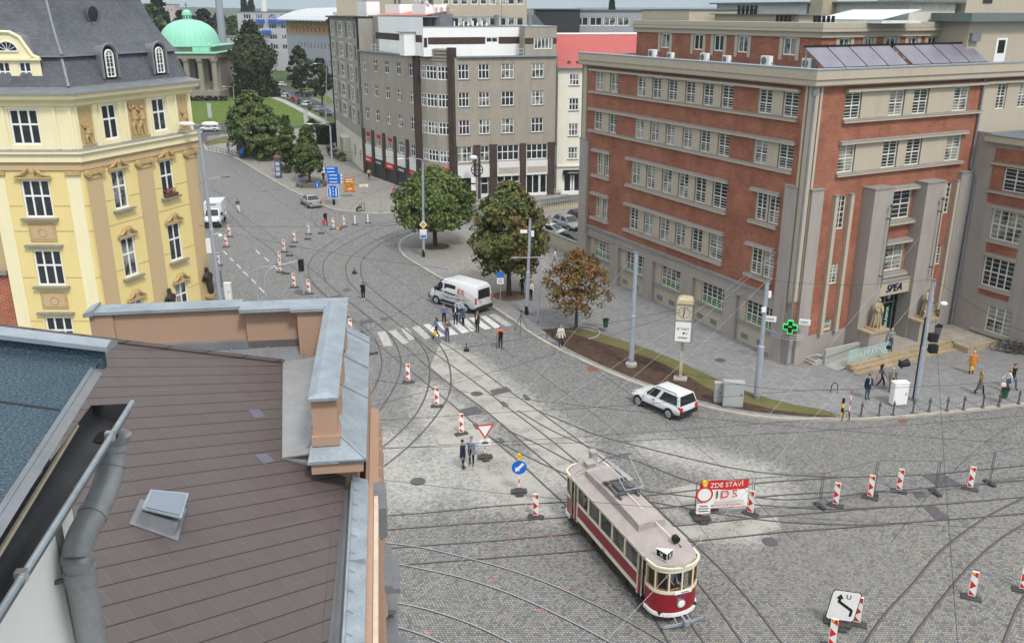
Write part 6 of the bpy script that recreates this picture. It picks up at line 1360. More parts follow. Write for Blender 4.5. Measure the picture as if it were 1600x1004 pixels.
for nm,mt,n in(('leaves',M['lf_hedge'],500),('blossom',pm('rose_pink',(.42,.09,.14),.7,var=.3),120)):
 V=[];Fc=[]
 for _ in range(n):
  p=Vector((rr.uniform(-7,9.5),rr.uniform(-1,1),rr.uniform(.2,1.3) if nm=='leaves' else rr.uniform(.8,1.5)));u=Vector((rr.gauss(0,1),rr.gauss(0,1),rr.gauss(0,1))).normalized();v=u.cross(Vector((0,.3,1))).normalized();q=.4 if nm=='leaves' else .2;i=len(V)
  V+=[tuple(p-u*q),tuple(p+v*q*.7),tuple(p+u*q),tuple(p-v*q*.7)];Fc.append((i,i+1,i+2,i+3))
 me=bpy.data.meshes.new(nm);me.from_pydata(V,[],Fc);me.materials.append(mt);link(nm,me,t)
far=[(238,8,46,390,'lf_mid',POPLAR,'tall dark poplar behind the slate roof, left of the pink tower house'),(252,-6,34,392,'lf_blue',POPLAR,'second tall poplar behind the slate roof, nearer the temple dome'),(384,1,14,600,'lf_blue',CONE,'left one of two pointed conifers rising behind the flats'),(395,3,13,600,'lf_blue',CONE,'right one of two pointed conifers rising behind the flats'),(285,20,44,430,'lf_red',ROUND,'dark copper beech just left of the dome lantern'),(318,18,52,440,'lf_red',ROUND,'broad dark copper beech right of the dome'),(345,22,40,460,'lf_dark',ROUND,'dark tree beside the tall steel mast'),(366,28,36,430,'lf_mid',ROUND,'greenish tree right of the steel mast'),(338,42,30,410,'lf_mid',ROUND,'olive green lower tree below the steel mast'),(1480,12,44,680,'lf_blue',ROUND,'dense dark tree group before the far red roof'),(1522,18,30,660,'lf_blue',ROUND,'lighter tree before the church tower'),(1405,13,24,760,'lf_blue',ROUND,'tree behind the far housing row'),(1445,14,16,760,'lf_blue',ROUND,'small tree above the pink panel block'),(955,2,10,420,'lf_blue',CONE,'single dark conifer above the glass office roof')]
for i,(x,ty,w,D,m,pf,lb) in enumerate(far):
 b=UY(x,40,D);top=UY(x,ty,D).z;R=w/F*D/2;rr=random.Random(50+i)
 t=thing('tree',lb,'tree',(b.x,D,0),0,'trees on the far horizon');Hb=max(1,top-(R*2.4 if pf is ROUND else R*6))
 link('crown',crown(rr,pf,Hb,top,R,110,40,D*.0028,.7),t).data.materials.append(M[m]);trunk(rr,Hb*1.1,R*.08,top*.85,R*.6,6).build('trunk',M['bark'],t)
rr=random.Random(77);V=[];Fc=[];A=[]
for _ in range(2600):
 D=rr.uniform(560,1500);x=rr.uniform(-1.0,1.25)*D*.62;h=rr.uniform(6,15)*(1+(D-560)/2200);R=rr.uniform(4,9)
 for k in range(9):
  p=Vector((x+rr.gauss(0,R*.6),D+rr.gauss(0,R*.6),h*rr.uniform(.25,1)));u=Vector((rr.gauss(0,1),rr.gauss(0,.4),rr.gauss(0,1))).normalized();v=u.cross(Vector((0,1,.3))).normalized();s=R*rr.uniform(.25,.5);i=len(V)
  V+=[tuple(p-u*s),tuple(p+v*s*.7),tuple(p+u*s),tuple(p-v*s*.7)];Fc.append((i,i+1,i+2,i+3));A+=[rr.random(),rr.random(),0]*4
me=bpy.data.meshes.new('woodland');me.from_pydata(V,[],Fc);me.attributes.new('leaf','FLOAT_VECTOR','POINT').data.foreach_set('vector',A);me.materials.append(M['lf_blue'])
tag(link('woodland',me),'dark belt of woods beyond the town roofs','woods',kind='stuff')
M['bark_mulch']=pm('reddish_mulch',(.12,.075,.055),1.0,var=.35,sc=6)
for x,y,rx in((681,385,1.5),(797,462,1.55),(487,290,1.3)):
 c=U(x,y,.13);mb=MB();mb.face([(c.x+rx*cos(2*pi*k/20),c.y+rx*sin(2*pi*k/20),.138) for k in range(20)]);setting(mb.build('tree_pit',M['bark_mulch']))
c=U(905,520,.15);mb=MB();mb.tube([(c.x+1.6*cos(pi*k/9-1.2),c.y+1.6*sin(pi*k/9-1.2),.2) for k in range(10)],.06,0,6);tag(mb.build('root_edging',M['granite']),'curved stone edging round the foot of the thin brown tree','edging')
# ================================================================ TRAM
fr=Vector((6.95,31.2,0));tb=hd(-21.2);tc=fr+tb*4.8
TRM=thing('tram','old red and cream two axle tram with a grey roof crossing the square','tram',tc,atan2(-tb.y,-tb.x))
M['tred']=pm('tram_red',(.24,.008,.016),.3,0,.5,var=.1,sc=.8);M['tcream']=pm('tram_cream',(.68,.635,.49),.4,0,.45,var=.06)
M['troof']=pm('tram_roof_canvas',(.36,.315,.30),.85,0,.2,var=.16,sc=1.4,bump=.15);M['twood']=pm('varnished_wood',(.20,.095,.03),.4,0,.4,var=.2,sc=3)
M['tunder']=pm('dark_underframe',(.028,.022,.02),.8,var=.3);M['tglass']=glassmat('tram_glass',(.012,.014,.016),(.12,.12,.11),.3,.05)
M['tblue']=pm('blue_lining',(.08,.09,.26),.5)
HW=1.05;FC_=[(3.72,-1.05),(4.3,-.97),(4.66,-.55),(4.76,0),(4.66,.55),(4.3,.97),(3.72,1.05)]
FF_=[(p.x,p.y) for p in spline([(x,y,0) for x,y in FC_],4)]
def endcurve(sg,o=0.0,P=None):
 return[((x+(o if abs(y)<1 else 0))*sg,(y+(o if y>.9 else-o if y<-.9 else 0))*(sg)) for x,y in(P or FF_)]
def bandsec(mb,pts,z0,z1,th,m=0):
 for(x0,y0),(x1,y1) in zip(pts,pts[1:]):
  d=Vector((x1-x0,y1-y0,0)).normalized();n=Vector((d.y,-d.x,0))*th
  mb.loft([[(x0,y0,z0),(x1,y1,z0),(x1,y1,z1),(x0,y0,z1)],[(x0+n.x,y0+n.y,z0),(x1+n.x,y1+n.y,z0),(x1+n.x,y1+n.y,z1),(x0+n.x,y0+n.y,z1)]],m)
mb=MB();mb.bx(-3.0,3.0,-1.0,1.0,.68,.8);mb.bx(-4.6,4.6,-.9,.9,.55,.66);mb.bx(-2.9,2.9,-.95,-.8,.34,.7);mb.bx(-2.9,2.9,.8,.95,.34,.7)
for x in(-2.2,-.9,.2,1.0,2.2):mb.bx(x-.2,x+.2,-.9,.9,.3,.55)
for y in(-.97,.97):mb.bx(-2.7,2.7,y-.03,y+.03,.22,.3);mb.bx(-2.0,-1.3,y-.05,y+.05,.3,.6);mb.bx(1.3,2.0,y-.05,y+.05,.3,.6)
mb.build('underframe',M['tunder'],TRM)
for x in(-1.45,1.45):
 for y in(-.78,.78):
  mb=MB();mb.tube([(x,y-.06,.38),(x,y+.06,.38)],.38,0,16);mb.build('wheel',M['iron'],TRM)
for sg in(-1,1):
 y0,y1=sg*HW,sg*(HW-.06)
 mb=MB();mb.bx(-3.0,3.0,min(y0,y1),max(y0,y1),.86,1.58,0);mb.build('side_panel',M['tred'],TRM)
 mb=MB();a,b=sorted((sg*(HW-.05),sg*(HW+.02)));mb.bx(-3.02,3.02,a,b,.74,.95,0);mb.bx(-3.02,3.02,a,b,1.56,1.68,0);mb.bx(-3.75,3.75,a,b,2.56,2.78,0)
 for k in range(6):x=-3.0+6.0*k/5;mb.bx(x-.055,x+.055,a,b,1.68,2.56,0);
 for x in(-3.75,-3.0,3.0,3.75):mb.bx(x-.045,x+.045,a,b,.62,2.56,0)
 mb.build('side_frame',M['tcream'],TRM)
 mb=MB();a2,b2=sorted((sg*(HW+.003),sg*(HW+.006)))
 for x0,x1 in((-2.9,-1.9),(-1.78,1.72),(1.84,2.9)):
  for z in(.99,1.5):mb.bx(x0,x1,a2,b2,z,z+.025)
  for x in(x0,x1-.025):mb.bx(x,x+.025,a2,b2,.99,1.525)
 mb.build('lining',M['tblue'],TRM)
 for k in range(5):
  x=-3.0+1.2*k;mb=MB();mb.face([(x+.05,sg*(HW-.03),1.68),(x+1.15,sg*(HW-.03),1.68),(x+1.15,sg*(HW-.03),2.56),(x+.05,sg*(HW-.03),2.56)]);mb.build('window',M['tglass'],TRM)
 for ex in(-1,1):
  mb=MB();a3,b3=sorted((sg*(HW-.04),sg*HW));p0,p1=sorted((ex*3.05,ex*3.32));mb.bx(p0,p1,a3,b3,.66,1.6);mb.build('door_panel',M['tred'],TRM)
  mb=MB();mb.face([(p0,sg*(HW-.02),1.62),(p1,sg*(HW-.02),1.62),(p1,sg*(HW-.02),2.56),(p0,sg*(HW-.02),2.56)]);mb.build('door_window',M['tglass'],TRM)
  mb=MB();mb.tube([(ex*3.34,sg*HW,.66),(ex*3.34,sg*HW,2.56)],.03,0,6);mb.build('door_post',M['tcream'],TRM)
  mb=MB();mb.tube([(ex*3.68,sg*(HW+.05),1.0),(ex*3.68,sg*(HW+.05),1.9)],.018,0,6);mb.tube([(ex*3.36,sg*(HW+.05),1.2),(ex*3.36,sg*(HW+.05),2.0)],.018,0,6);mb.build('handrail',M['chrome'],TRM)
  mb=MB();mb.bx(min(ex*3.1,ex*3.75),max(ex*3.1,ex*3.75),min(sg*.95,sg*1.2),max(sg*.95,sg*1.2),.33,.37);mb.build('step',M['tunder'],TRM)
mb=MB();mb.bx(-2.98,-2.94,-.98,.98,.8,2.6);mb.bx(2.94,2.98,-.98,.98,.8,2.6);mb.build('bulkhead',M['twood'],TRM)
mb=MB()
for x in(-2.2,-1,.2,1.4):mb.bx(x-.25,x+.25,-.9,-.2,.8,1.25);mb.bx(x-.25,x+.25,.2,.9,.8,1.25)
mb.build('seat',M['twood'],TRM)
for ex in(-1,1):
 C6=endcurve(ex,0,FC_);CF6=endcurve(ex)
 mb=MB();bandsec(mb,CF6,.6,1.5,.03);mb.build('dash_panel',M['tred'],TRM,smooth=True) if 1 else mb.build('dash_panel',M['tred'],TRM)
 mb=MB();bandsec(mb,CF6,1.5,1.64,.05);bandsec(mb,CF6,2.5,2.76,.03)
 for(x,y) in C6:mb.bx(x-.03,x+.03,y-.03,y+.03,1.6,2.52)
 mb.build('dash_band',M['tcream'],TRM);mb=MB();bandsec(mb,CF6,.44,.6,.09);mb.build('bumper_band',M['white'],TRM)
 for(x0,y0),(x1,y1) in[(C6[0],C6[1]),(C6[1],C6[2]),(C6[2],C6[4]),(C6[4],C6[5]),(C6[5],C6[6])]:
  d=Vector((x1-x0,y1-y0,0));L=d.length;d.normalize();q0=Vector((x0,y0,0))+d*.05;q1=Vector((x1,y1,0))-d*.05;n=Vector((d.y,-d.x,0))
  mb=MB();up=Vector((0,0,1))
  mb.tube([q0+up*1.67,q1+up*1.67,q1+up*2.48,q0+up*2.48,q0+up*1.67],.045,0,4);fo=mb.build('cab_window',M['twood'],TRM)
  mb=MB();mb.face([q0+up*1.66,q1+up*1.66,q1+up*2.49,q0+up*2.49]);mb.build('pane',M['clear'] if ex>0 else M['tglass'],fo)
 mb=MB();mb.bx(min(ex*3.0,ex*4.6),max(ex*3.0,ex*4.6),-.85,.85,.6,.68);mb.build('platform_floor',M['tunder'],TRM)
 mb=MB();mb.tube([(ex*4.7,-.3,.45),(ex*5.1,-.3,.33)],.03,0,6);mb.tube([(ex*4.7,.3,.45),(ex*5.1,.3,.33)],.03,0,6)
 for z in(.2,.3):mb.tube([(ex*5.05,-.95,z),(ex*5.12,0,z),(ex*5.05,.95,z)],.022,0,6)
 mb.bx(min(ex*5.02,ex*5.1),max(ex*5.02,ex*5.1),-.95,.95,.23,.27);mb.tube([(ex*4.7,.05,.42),(ex*5.25,.05,.36)],.06,0,8);mb.bx(min(ex*5.18,ex*5.32),max(ex*5.18,ex*5.32),-.08,.18,.26,.46);mb.build('fender',M['galv'],TRM)
mb=MB();mb.tube([(4.78,-.03,1.05),(4.88,-.03,1.05)],[.2,.2],0,18);mb.tube([(4.88,-.03,1.05),(4.9,-.03,1.05)],[.16,.14],1,18);mb.build('headlight',[M['chrome'],M['white']],TRM)
mb=MB();mb.loft([[(4.79,-.35,1.5),(4.79,.45,1.5),(4.79,.45,1.63),(4.79,-.35,1.63)],[(4.83,-.35,1.5),(4.83,.45,1.5),(4.83,.45,1.63),(4.83,-.35,1.63)]]);mb.bx(4.832,4.838,-.05,.3,1.54,1.59,1);mb.build('route_board',[M['white'],M['zincd']],TRM)
mb=MB()
for k in range(9):mb.bx(4.79,4.81,-.26+.06*k,-.22+.06*k,1.34+.02*(k%3),1.4+.02*(k%2));
mb.build('lettering',M['tblue'],TRM)
text('number','16',.22,M['tblue'],TRM,Vector((-.1,-HW-.03,.85)),upright(0),.004);text('number','16',.22,M['tblue'],TRM,Vector((-.1,HW+.03,.85)),upright(pi),.004)
rings=[]
for k in range(25):
 x=-4.86+9.72*k/24;e=max(0,abs(x)-3.4)/1.46;w=1.12*sqrt(max(.0,1-e**2.3))+.02;zt=3.08-.16*e**2
 rings.append([(x,w*s,2.76+(zt-2.76)*(1-abs(s)**2.4)) for s in[-1+j/6 for j in range(13)]]+[(x,w*s,2.72) for s in(1,.5,0,-.5,-1)])
mb=MB();mb.loft(rings);mb.build('roof',M['troof'],TRM,smooth=True)
mb=MB();rg=[]
for x,hz in((-3.1,3.0),(-3.08,3.3),(-1,3.38),(1.5,3.38),(2.18,3.32),(2.2,3.0)):rg.append([(x,-.66,2.9),(x,.66,2.9),(x,.64,hz),(x,.3,hz+.05),(x,-.3,hz+.05),(x,-.64,hz)])
mb.loft(rg);mb.build('clerestory',M['troof'],TRM)
mb=MB();mb.loft([[(x,-1.14,2.73),(x,1.14,2.73),(x,1.14,2.77),(x,-1.14,2.77)] for x in(-3.5,3.5)]);bandsec(mb,endcurve(1),2.7,2.77,.1);bandsec(mb,endcurve(-1),2.7,2.77,.1);mb.build('roof_rail',M['tcream'],TRM)
mb=MB()
for x in(-3.6,-3.35):mb.tube([(x,-1.0,2.86),(x,-.7,3.03),(x,0,3.1),(x,.7,3.03),(x,1.0,2.86)],.022,0,5)
mb.build('roof_batten',M['troof'],TRM)
for x,y,l,w,h in((-4.45,.45,.4,.3,.42),(-3.72,-.1,.5,.42,.3)):
 mb=MB();mb.bx(x-l/2,x+l/2,y-w/2,y+w/2,2.95,3.02+h);mb.bx(x-l/2-.03,x+l/2+.03,y-w/2-.03,y+w/2+.03,3.02+h,3.05+h);mb.build('roof_box',M['conc'],TRM)
mb=MB();a=[(4.0,-.75),(4.42,-.55),(4.3,-.12)]
a=[(3.95,-.80),(4.5,-.62),(4.28,-.22)]
mb.prism(a,2.95,3.32,0,1);db=mb.build('destination_box',[M['black'],M['white']],TRM)
mb=MB();mb.tube([(p[0],p[1],2.96) for p in a+a[:1]],.018,0,4);mb.tube([(p[0],p[1],3.31) for p in a+a[:1]],.018,0,4)
for p in a:mb.tube([(p[0],p[1],2.95),(p[0],p[1],3.32)],.018,0,4)
mb.build('box_frame',M['white'],db)
def onface(p,q):
 m_=((p[0]+q[0])/2,(p[1]+q[1])/2);return m_,atan2(q[1]-p[1],q[0]-p[0])
for p,q in((a[0],a[1]),(a[1],a[2])):
 m_,an=onface(p,q);nn=Vector((sin(an),-cos(an),0))*.012;text('letter','X',.28,M['white'],db,Vector((m_[0],m_[1],3.12))+nn,upright(an),.004)
mb=MB();mb.tube([(3.55,.3,3.0),(3.55,.3,3.2)],.05,0,8);mb.ball((3.58,.3,3.3),.17,0,12);mb.tube([(3.66,.3,3.3),(3.74,.3,3.3)],[.14,.16],0,12);mb.bx(3.3,3.9,.15,.45,2.96,3.04);mb.build('roof_lamp',[M['black']],TRM)
mb=MB();
for y in(-.45,.45):mb.bx(-1.5,.2,y-.05,y+.05,3.42,3.5)
for x in(-1.3,-.1):mb.bx(x-.06,x+.06,-.6,.6,3.5,3.57)
for x in(-1.4,.1):
 for y in(-.45,.45):mb.cyl(x,y,3.26,3.44,.06)
mb.bx(-1.0,-.3,-.3,.3,3.45,3.62);mb.tube([(-1.2,-.5,3.6),(-.1,.5,3.66)],.05,0,6);mb.build('pantograph_base',pm('sooty_steel',(.1,.1,.105),.6,.3,var=.3),TRM)
mb=MB()
for y in(-.38,.38):
 mb.tube([(-1.1,y,3.55),(-2.1,y*1.2,4.15),(-1.2,y*1.35,4.85)],.028,0,6);mb.tube([(-.2,y,3.55),(.55,y*1.2,4.1),(-1.0,y*1.35,4.85)],.022,0,6)
mb.tube([(-2.1,-.46,4.15),(-2.1,.46,4.15)],.022,0,6);mb.tube([(.55,-.46,4.1),(.55,.46,4.1)],.022,0,6);mb.tube([(-2.1,-.46,4.15),(-1.1,.5,4.85)],.014,0,4);mb.build('pantograph_arm',M['galv'],TRM)
mb=MB();mb.tube([(-1.1,-.75,4.85),(-1.1,-.55,4.92),(-1.1,.55,4.92),(-1.1,.75,4.85)],.03,0,6);mb.tube([(-.95,-.5,4.9),(-.95,.5,4.9)],.02,0,6);mb.build('collector_bow',M['iron'],TRM)
mb=MB();mb.tube([(-.1,0,3.55),(2.0,.15,3.34),(3.5,.28,3.22)],.02,0,5);mb.build('roof_rope',M['white'],TRM)
# ================================================================ CARS
M['cwhite']=pm('white_car_paint',(.6,.61,.62),.22,0,.5,var=.03);M['csilver']=pm('silver_car_paint',(.36,.36,.355),.28,.5,.5,var=.04);M['cdark']=pm('dark_car_paint',(.02,.022,.026),.2,0,.5,var=.1)
M['cred']=pm('red_car_paint',(.32,.02,.025),.25,0,.5,var=.05);M['cblack']=pm('black_plastic',(.02,.02,.022),.6);M['cblue']=pm('blue_car_paint',(.05,.08,.14),.25,.2,.5);M['cbeige']=pm('beige_car_paint',(.3,.275,.23),.3,.4,.5)
M['plate']=pm('number_plate',(.6,.6,.58),.5);M['hlamp']=pm('headlamp_glass',(.5,.52,.54),.12,.3,.6)
def shell(name,rings,mat,par,bev=.1):
 R_=[]
 for x,zl,zt,wb,wt in rings:
  b=min(bev,(zt-zl)*.3);zm=zl+(zt-zl)*.55
  half=[(wb*.9,zl),(wb,zl+b),(wb*1.005,zm),(wt,zt-b),(wt-b*1.1,zt)]
  R_.append([(x,y,z) for y,z in half]+[(x,-y,z) for y,z in reversed(half)])
 mb=MB();mb.loft(R_);return mb.build(name,mat,par,smooth=True)
def wheel(par,x,y,r,w=.2):
 sg=1 if y>0 else-1
 mb=MB();mb.tube([(x,y-sg*w,r),(x,y,r)],[r,r],0,20);mb.tube([(x,y,r),(x,y+sg*.012,r)],[r*.92,r*.8],0,20);o=mb.build('wheel',M['tyre'],par,smooth=True)
 mb=MB();mb.tube([(x,y+sg*.005,r),(x,y+sg*.02,r)],[r*.66,r*.62],1,20)
 for k in range(7):a=2*pi*k/7;mb.tube([(x,y+sg*.022,r),(x+r*.6*cos(a),y+sg*.026,r+r*.6*sin(a))],[.05,.035],0,5)
 mb.tube([(x,y+sg*.02,r),(x,y+sg*.035,r)],r*.14,0,10);mb.tube([(x+r*.62*cos(2*pi*k/20),y+sg*.022,r+r*.62*sin(2*pi*k/20)) if False else(x+r*.62*cos(2*pi*k/20),y+sg*.022,r+r*.62*sin(2*pi*k/20)) for k in range(21)],.025,0,5)
 mb.build('rim',[M['galv'],M['cblack']],o)
def inset(q,k=.86,out=.012,kx=None):
 q=[Vector(p) for p in q];c=sum(q,Vector())/len(q);n=(q[1]-q[0]).cross(q[2]-q[0]).normalized()
 if n.dot(Vector((c.x*.25,c.y,.25)))<0:n=-n
 return[c+(p-c)*k+n*out for p in q]
def car(label,loc,rot,paint,kind='hatch',group=None,L=4.2,W_=1.76,H_=1.48,name='parked_car',cat='car',sc=1.0):
 t=thing(name,label,cat,loc,rot,group);h=W_/2;a=L/2
 if kind=='suv':zb,belt,hood=.42,1.03,1.02
 elif kind=='sedan':zb,belt,hood=.28,.93,.92
 else:zb,belt,hood=.3,.93,.95
 tail={'suv':1.05,'sedan':.98,'hatch':1.0}[kind]
 shell('body',[(-a,zb+.18,tail-.2,h*.8,h*.74),(-a+.06,zb+.04,tail-.05,h*.93,h*.86),(-a+.35,zb,tail,h,h*.93),(-.4,zb-.02,belt+.02,h,h*.95),(a*.42,zb-.02,belt+.02,h,h*.94),(a*.55,zb,hood,h,h*.92),(a-.35,zb,hood-.14,h*.97,h*.82),(a-.08,zb+.03,hood-.26,h*.88,h*.72),(a,zb+.12,hood-.4,h*.76,h*.64)],paint,t,.11)
 if kind=='sedan':bx0,bx1,tx0,tx1=-a*.74,a*.5,-a*.36,a*.12
 elif kind=='suv':bx0,bx1,tx0,tx1=-a*.97,a*.47,-a*.88,a*.14
 else:bx0,bx1,tx0,tx1=-a*.96,a*.52,-a*.72,a*.12
 wb,wt=h*.93,h*.73
 lo=[(bx0,-wb,belt-.02),(bx1,-wb*.96,belt-.02),(bx1,wb*.96,belt-.02),(bx0,wb,belt-.02)];hi=[(tx0,-wt,H_-.06),(tx1,-wt,H_-.05),(tx1,wt,H_-.05),(tx0,wt,H_-.06)]
 tp=[(tx0+.12,-wt+.14,H_),(tx1-.22,-wt+.14,H_),(tx1-.22,wt-.14,H_),(tx0+.12,wt-.14,H_)]
 mb=MB();mb.loft([lo,hi,tp]);mb.build('cabin',paint,t,smooth=True)
 for i,nm in((0,'side'),(1,'windscreen'),(2,'side'),(3,'rear_window')):
  A,B,C,D=Vector(lo[i]),Vector(lo[(i+1)%4]),Vector(hi[(i+1)%4]),Vector(hi[i])
  if nm=='side':
   cuts=((.03,.5),(.53,.97)) if kind!='suv' else((.03,.6),(.64,.97))
   for u0,u1 in(cuts if i==0 else[(1-v,1-u) for u,v in cuts]):
    q=[A.lerp(B,u0),A.lerp(B,u1),D.lerp(C,u1),D.lerp(C,u0)];mb=MB();mb.face(inset(q,.86));mb.build('side_window',M['carglass'],t)
  else:mb=MB();mb.face(inset([A,B,C,D],.9));mb.build(nm,M['carglass'],t)
 wr=.34 if kind=='suv' else .31;wx0,wx1=-a*.60,a*.63
 for x in(wx0,wx1):
  for sg in(-1,1):
   mb=MB();mb.tube([(x,sg*(h-.05),wr+.02),(x,sg*(h+.008),wr+.02)],wr*1.18,0,20);mb.build('wheel_arch',M['cblack'],t);wheel(t,x,sg*(h+.012),wr)
 for sg in(-1,1):
  mb=MB();mb.loft([[(a-.22,sg*h*.5,hood-.38),(a-.06,sg*h*.5,hood-.4),(a-.2,sg*h*.84,hood-.34),(a-.38,sg*h*.86,hood-.26)],[(a-.24,sg*h*.5,hood-.22),(a-.08,sg*h*.5,hood-.28),(a-.22,sg*h*.83,hood-.22),(a-.42,sg*h*.86,hood-.15)]]);mb.build('headlight',M['hlamp'],t)
  y0,y1=sorted((sg*h*.62,sg*(h*.90)));mb=MB();mb.bx(-a-.015,-a+.22,y0,y1,tail-.38,tail-.1);mb.build('tail_light',M['redlens'],t)
  mb=MB();mb.ball((bx1-.35,sg*(h+.1),belt+.08),.12,0,8,(.8,1,.75));mb.build('mirror',paint,t)
  mb=MB()
  for x in(-.15,.75) if kind!='suv' else(.05,):y0,y1=sorted((sg*(h*.99),sg*(h+.015)));mb.bx(x-.1,x+.1,y0,y1,belt-.14,belt-.1)
  mb.build('door_handle',M['cblack'] if kind=='suv' else paint,t)
  y0,y1=sorted((sg*(h-.1),sg*(h+.004)));mb=MB();mb.bx(wx0+.4,wx1-.4,y0,y1,zb-.06,zb+.07);mb.build('sill_trim',M['cblack'],t)
  mb=MB();y0,y1=sorted((sg*h*.99,sg*(h+.009)))
  for x in((wx0+.42,.12,wx1-.42) if kind!='suv' else(.0,wx1-.42)):mb.bx(x-.008,x+.008,y0,y1,zb+.08,belt-.12)
  mb.build('door_seam',M['cblack'],t)
 mb=MB();mb.bx(-a-.05,-a+.2,-h*.86,h*.86,zb-.02,zb+(.26 if kind=='suv' else .12));mb.build('rear_bumper',M['cblack'] if kind=='suv' else paint,t)
 mb=MB();mb.bx(a-.25,a+.02,-h*.7,h*.7,zb-.02,zb+.16);mb.build('front_bumper',M['cblack'],t)
 mb=MB();mb.bx(-a-.03 if kind!='suv' else-a-.02,-a+.05,-.26,.26,tail-.42,tail-.31);mb.build('number_plate',M['plate'],t)
 if kind=='suv':
  for sg in(-1,1):mb=MB();mb.tube([(tx0+.25,sg*(wt-.04),H_-.03),(tx0+.4,sg*(wt-.04),H_+.05),(tx1-.35,sg*(wt-.04),H_+.05),(tx1-.2,sg*(wt-.04),H_-.03)],.022,0,6);mb.build('roof_rail',M['cblack'],t)
 if sc!=1:t.scale=(sc,sc,sc)
 return t
def px2(a,b):p,q=U(*a),U(*b);return(p+q)/2,atan2((p-q).y,(p-q).x)
VA=U(693,474);VB=U(745,489.5);vd=(VA-VB).normalized();vn=Vector((-vd.y,vd.x,0))
if vn.y<0:vn=-vn
VAN=thing('van','white van with red and black lettering parked by the kerb behind the group of people','van',U(690,474)+(U(743,489.5)-U(690,474))*.5+vn*1.0+Vector((-.6,0,0)),atan2(vd.y,vd.x))
shell('body',[(-2.75,.55,2.3,.95,.78),(-2.7,.45,2.42,1.0,.84),(-2.4,.42,2.52,1.02,.86),(.5,.42,2.52,1.02,.86),(1.05,.42,2.38,1.02,.85),(1.4,.42,2.05,1.02,.85),(1.95,.42,1.42,1.02,.86),(2.4,.42,1.22,.98,.8),(2.68,.46,1.02,.88,.7),(2.75,.52,.85,.78,.62)],M['cwhite'],VAN,.16)
mb=MB();mb.face([(1.26,-.66,2.25),(1.26,.66,2.25),(1.98,.78,1.46),(1.98,-.78,1.46)]);mb.face([(1.24,-.66,2.25),(1.96,-.78,1.46),(1.98,-.78,1.46)]);mb.build('windscreen',M['carglass'],VAN).location=(.03,0,.03)
for sg in(-1,1):
 def sp(z):return sg*(1.026-max(0,(z-1.55))*.155)
 for pts,nm in(([(.95,1.3),(1.8,1.3),(1.22,2.08),(.95,2.08)],'side_window'),([(-.5,1.22),(.78,1.3),(.78,2.1),(-.5,2.1)],'side_window')):
  mb=MB();mb.face([(x,sp(z)+sg*.012,z) for x,z in pts]);mb.build(nm,M['carglass'],VAN)
 mb=MB();y0,y1=sorted((sg*.95,sg*1.035));mb.bx(-1.3,1.2,y0,y1,.4,.62);mb.build('sill_trim',M['cblack'],VAN)
 mb=MB();y0,y1=sorted((sg*1.02,sg*1.05));mb.bx(-1.2,1.2,y0,y1,.3,.38);mb.build('side_step',M['galv'],VAN)
 for x in(-1.65,1.75):
  mb=MB();mb.tube([(x,sg*.95,.37),(x,sg*1.028,.37)],.44,0,20);mb.build('wheel_arch',M['cblack'],VAN);wheel(VAN,x,sg*1.032,.35)
 mb=MB();y0,y1=sorted((sg*1.0,sg*1.032))
 for x in(-.62,.84,1.9):mb.bx(x-.008,x+.008,y0,y1,.62,1.35)
 mb.bx(-2.2,-.62,y0,y1,1.2,1.215);mb.build('door_seam',M['cblack'],VAN)
 mb=MB();y0,y1=sorted((sg*.86,sg*1.0));mb.bx(-2.78,-2.68,y0,y1,.95,1.5);mb.build('tail_light',M['redlens'],VAN)
 mb=MB();y0,y1=sorted((sg*1.05,sg*1.28));mb.bx(1.55,1.68,y0,y1,1.35,1.65);mb.build('mirror',M['cblack'],VAN)
 mb=MB();y0,y1=sorted((sg*.55,sg*.86));mb.bx(2.45,2.66,y0,y1,.92,1.1);mb.build('headlight',M['hlamp'],VAN)
 up_=upright(0 if sg<0 else pi)
 tilt=Matrix.Rotation(-sg*0.0,4,'X')
 for ch,xx,mt in(('I',-.85,M['black']),('D',-1.12,M['red']),('S',-1.42,M['red'])):text('lettering',ch,.62,mt,VAN,Vector((xx*(1 if sg>0 else 1) if sg>0 else-2.27-xx,sp(1.72)+sg*.05,1.7)),up_,.004)
 text('lettering','IN\u017dEN\u00ddRSK\u00c9 STAVBY OLOMOUC',.17,M['cdark'],VAN,Vector((-.6,sp(1.0)+sg*.012,.98)),up_@Matrix.Rotation(0.06*sg,4,'Z'),.002)
 mb=MB();mb.tube([(1.2,sg*1.04,1.0),(-.4,sg*1.03,1.25),(-1.7,sp(1.5)+sg*.01,1.45)],.012,0,4);mb.tube([(-.5,sp(1.45)+sg*.01,1.4),(-1.4,sp(1.4)+sg*.01,1.38),(-2.3,sg*1.02,1.15)],.012,1,4);mb.build('lining',[M['zincd'],M['red']],VAN)
mb=MB();mb.face([(-2.79,-.72,1.35),(-2.79,.72,1.35),(-2.765,.66,2.15),(-2.765,-.66,2.15)]);mb.build('rear_window',M['carglass'],VAN).location=(-.012,0,0)
mb=MB();mb.bx(-2.85,-2.5,-.98,.98,.4,.68);mb.build('rear_bumper',M['cblack'],VAN)
mb=MB();mb.bx(2.3,2.82,-.86,.86,.38,.78);mb.build('front_bumper',M['cblack'],VAN)
mb=MB();mb.bx(-2.8,-2.76,-.28,.28,.78,.9);mb.build('number_plate',M['plate'],VAN)
text('lettering','IDS',.2,M['red'],VAN,Vector((-2.80,.45,1.1)),upright(-pi/2),.003)
VAN.scale=(1.06,1.0,1.0)
p,a=px2((996,633),(1046,655));d=Vector((cos(a),sin(a),0));n=Vector((-d.y,d.x,0));n=n if n.y>0 else-n
car('white off road car with black roof rails driving beside the planting bed',p+n*.88,a,M['cwhite'],'suv',None,4.22,1.8,1.69,'off_road_car')
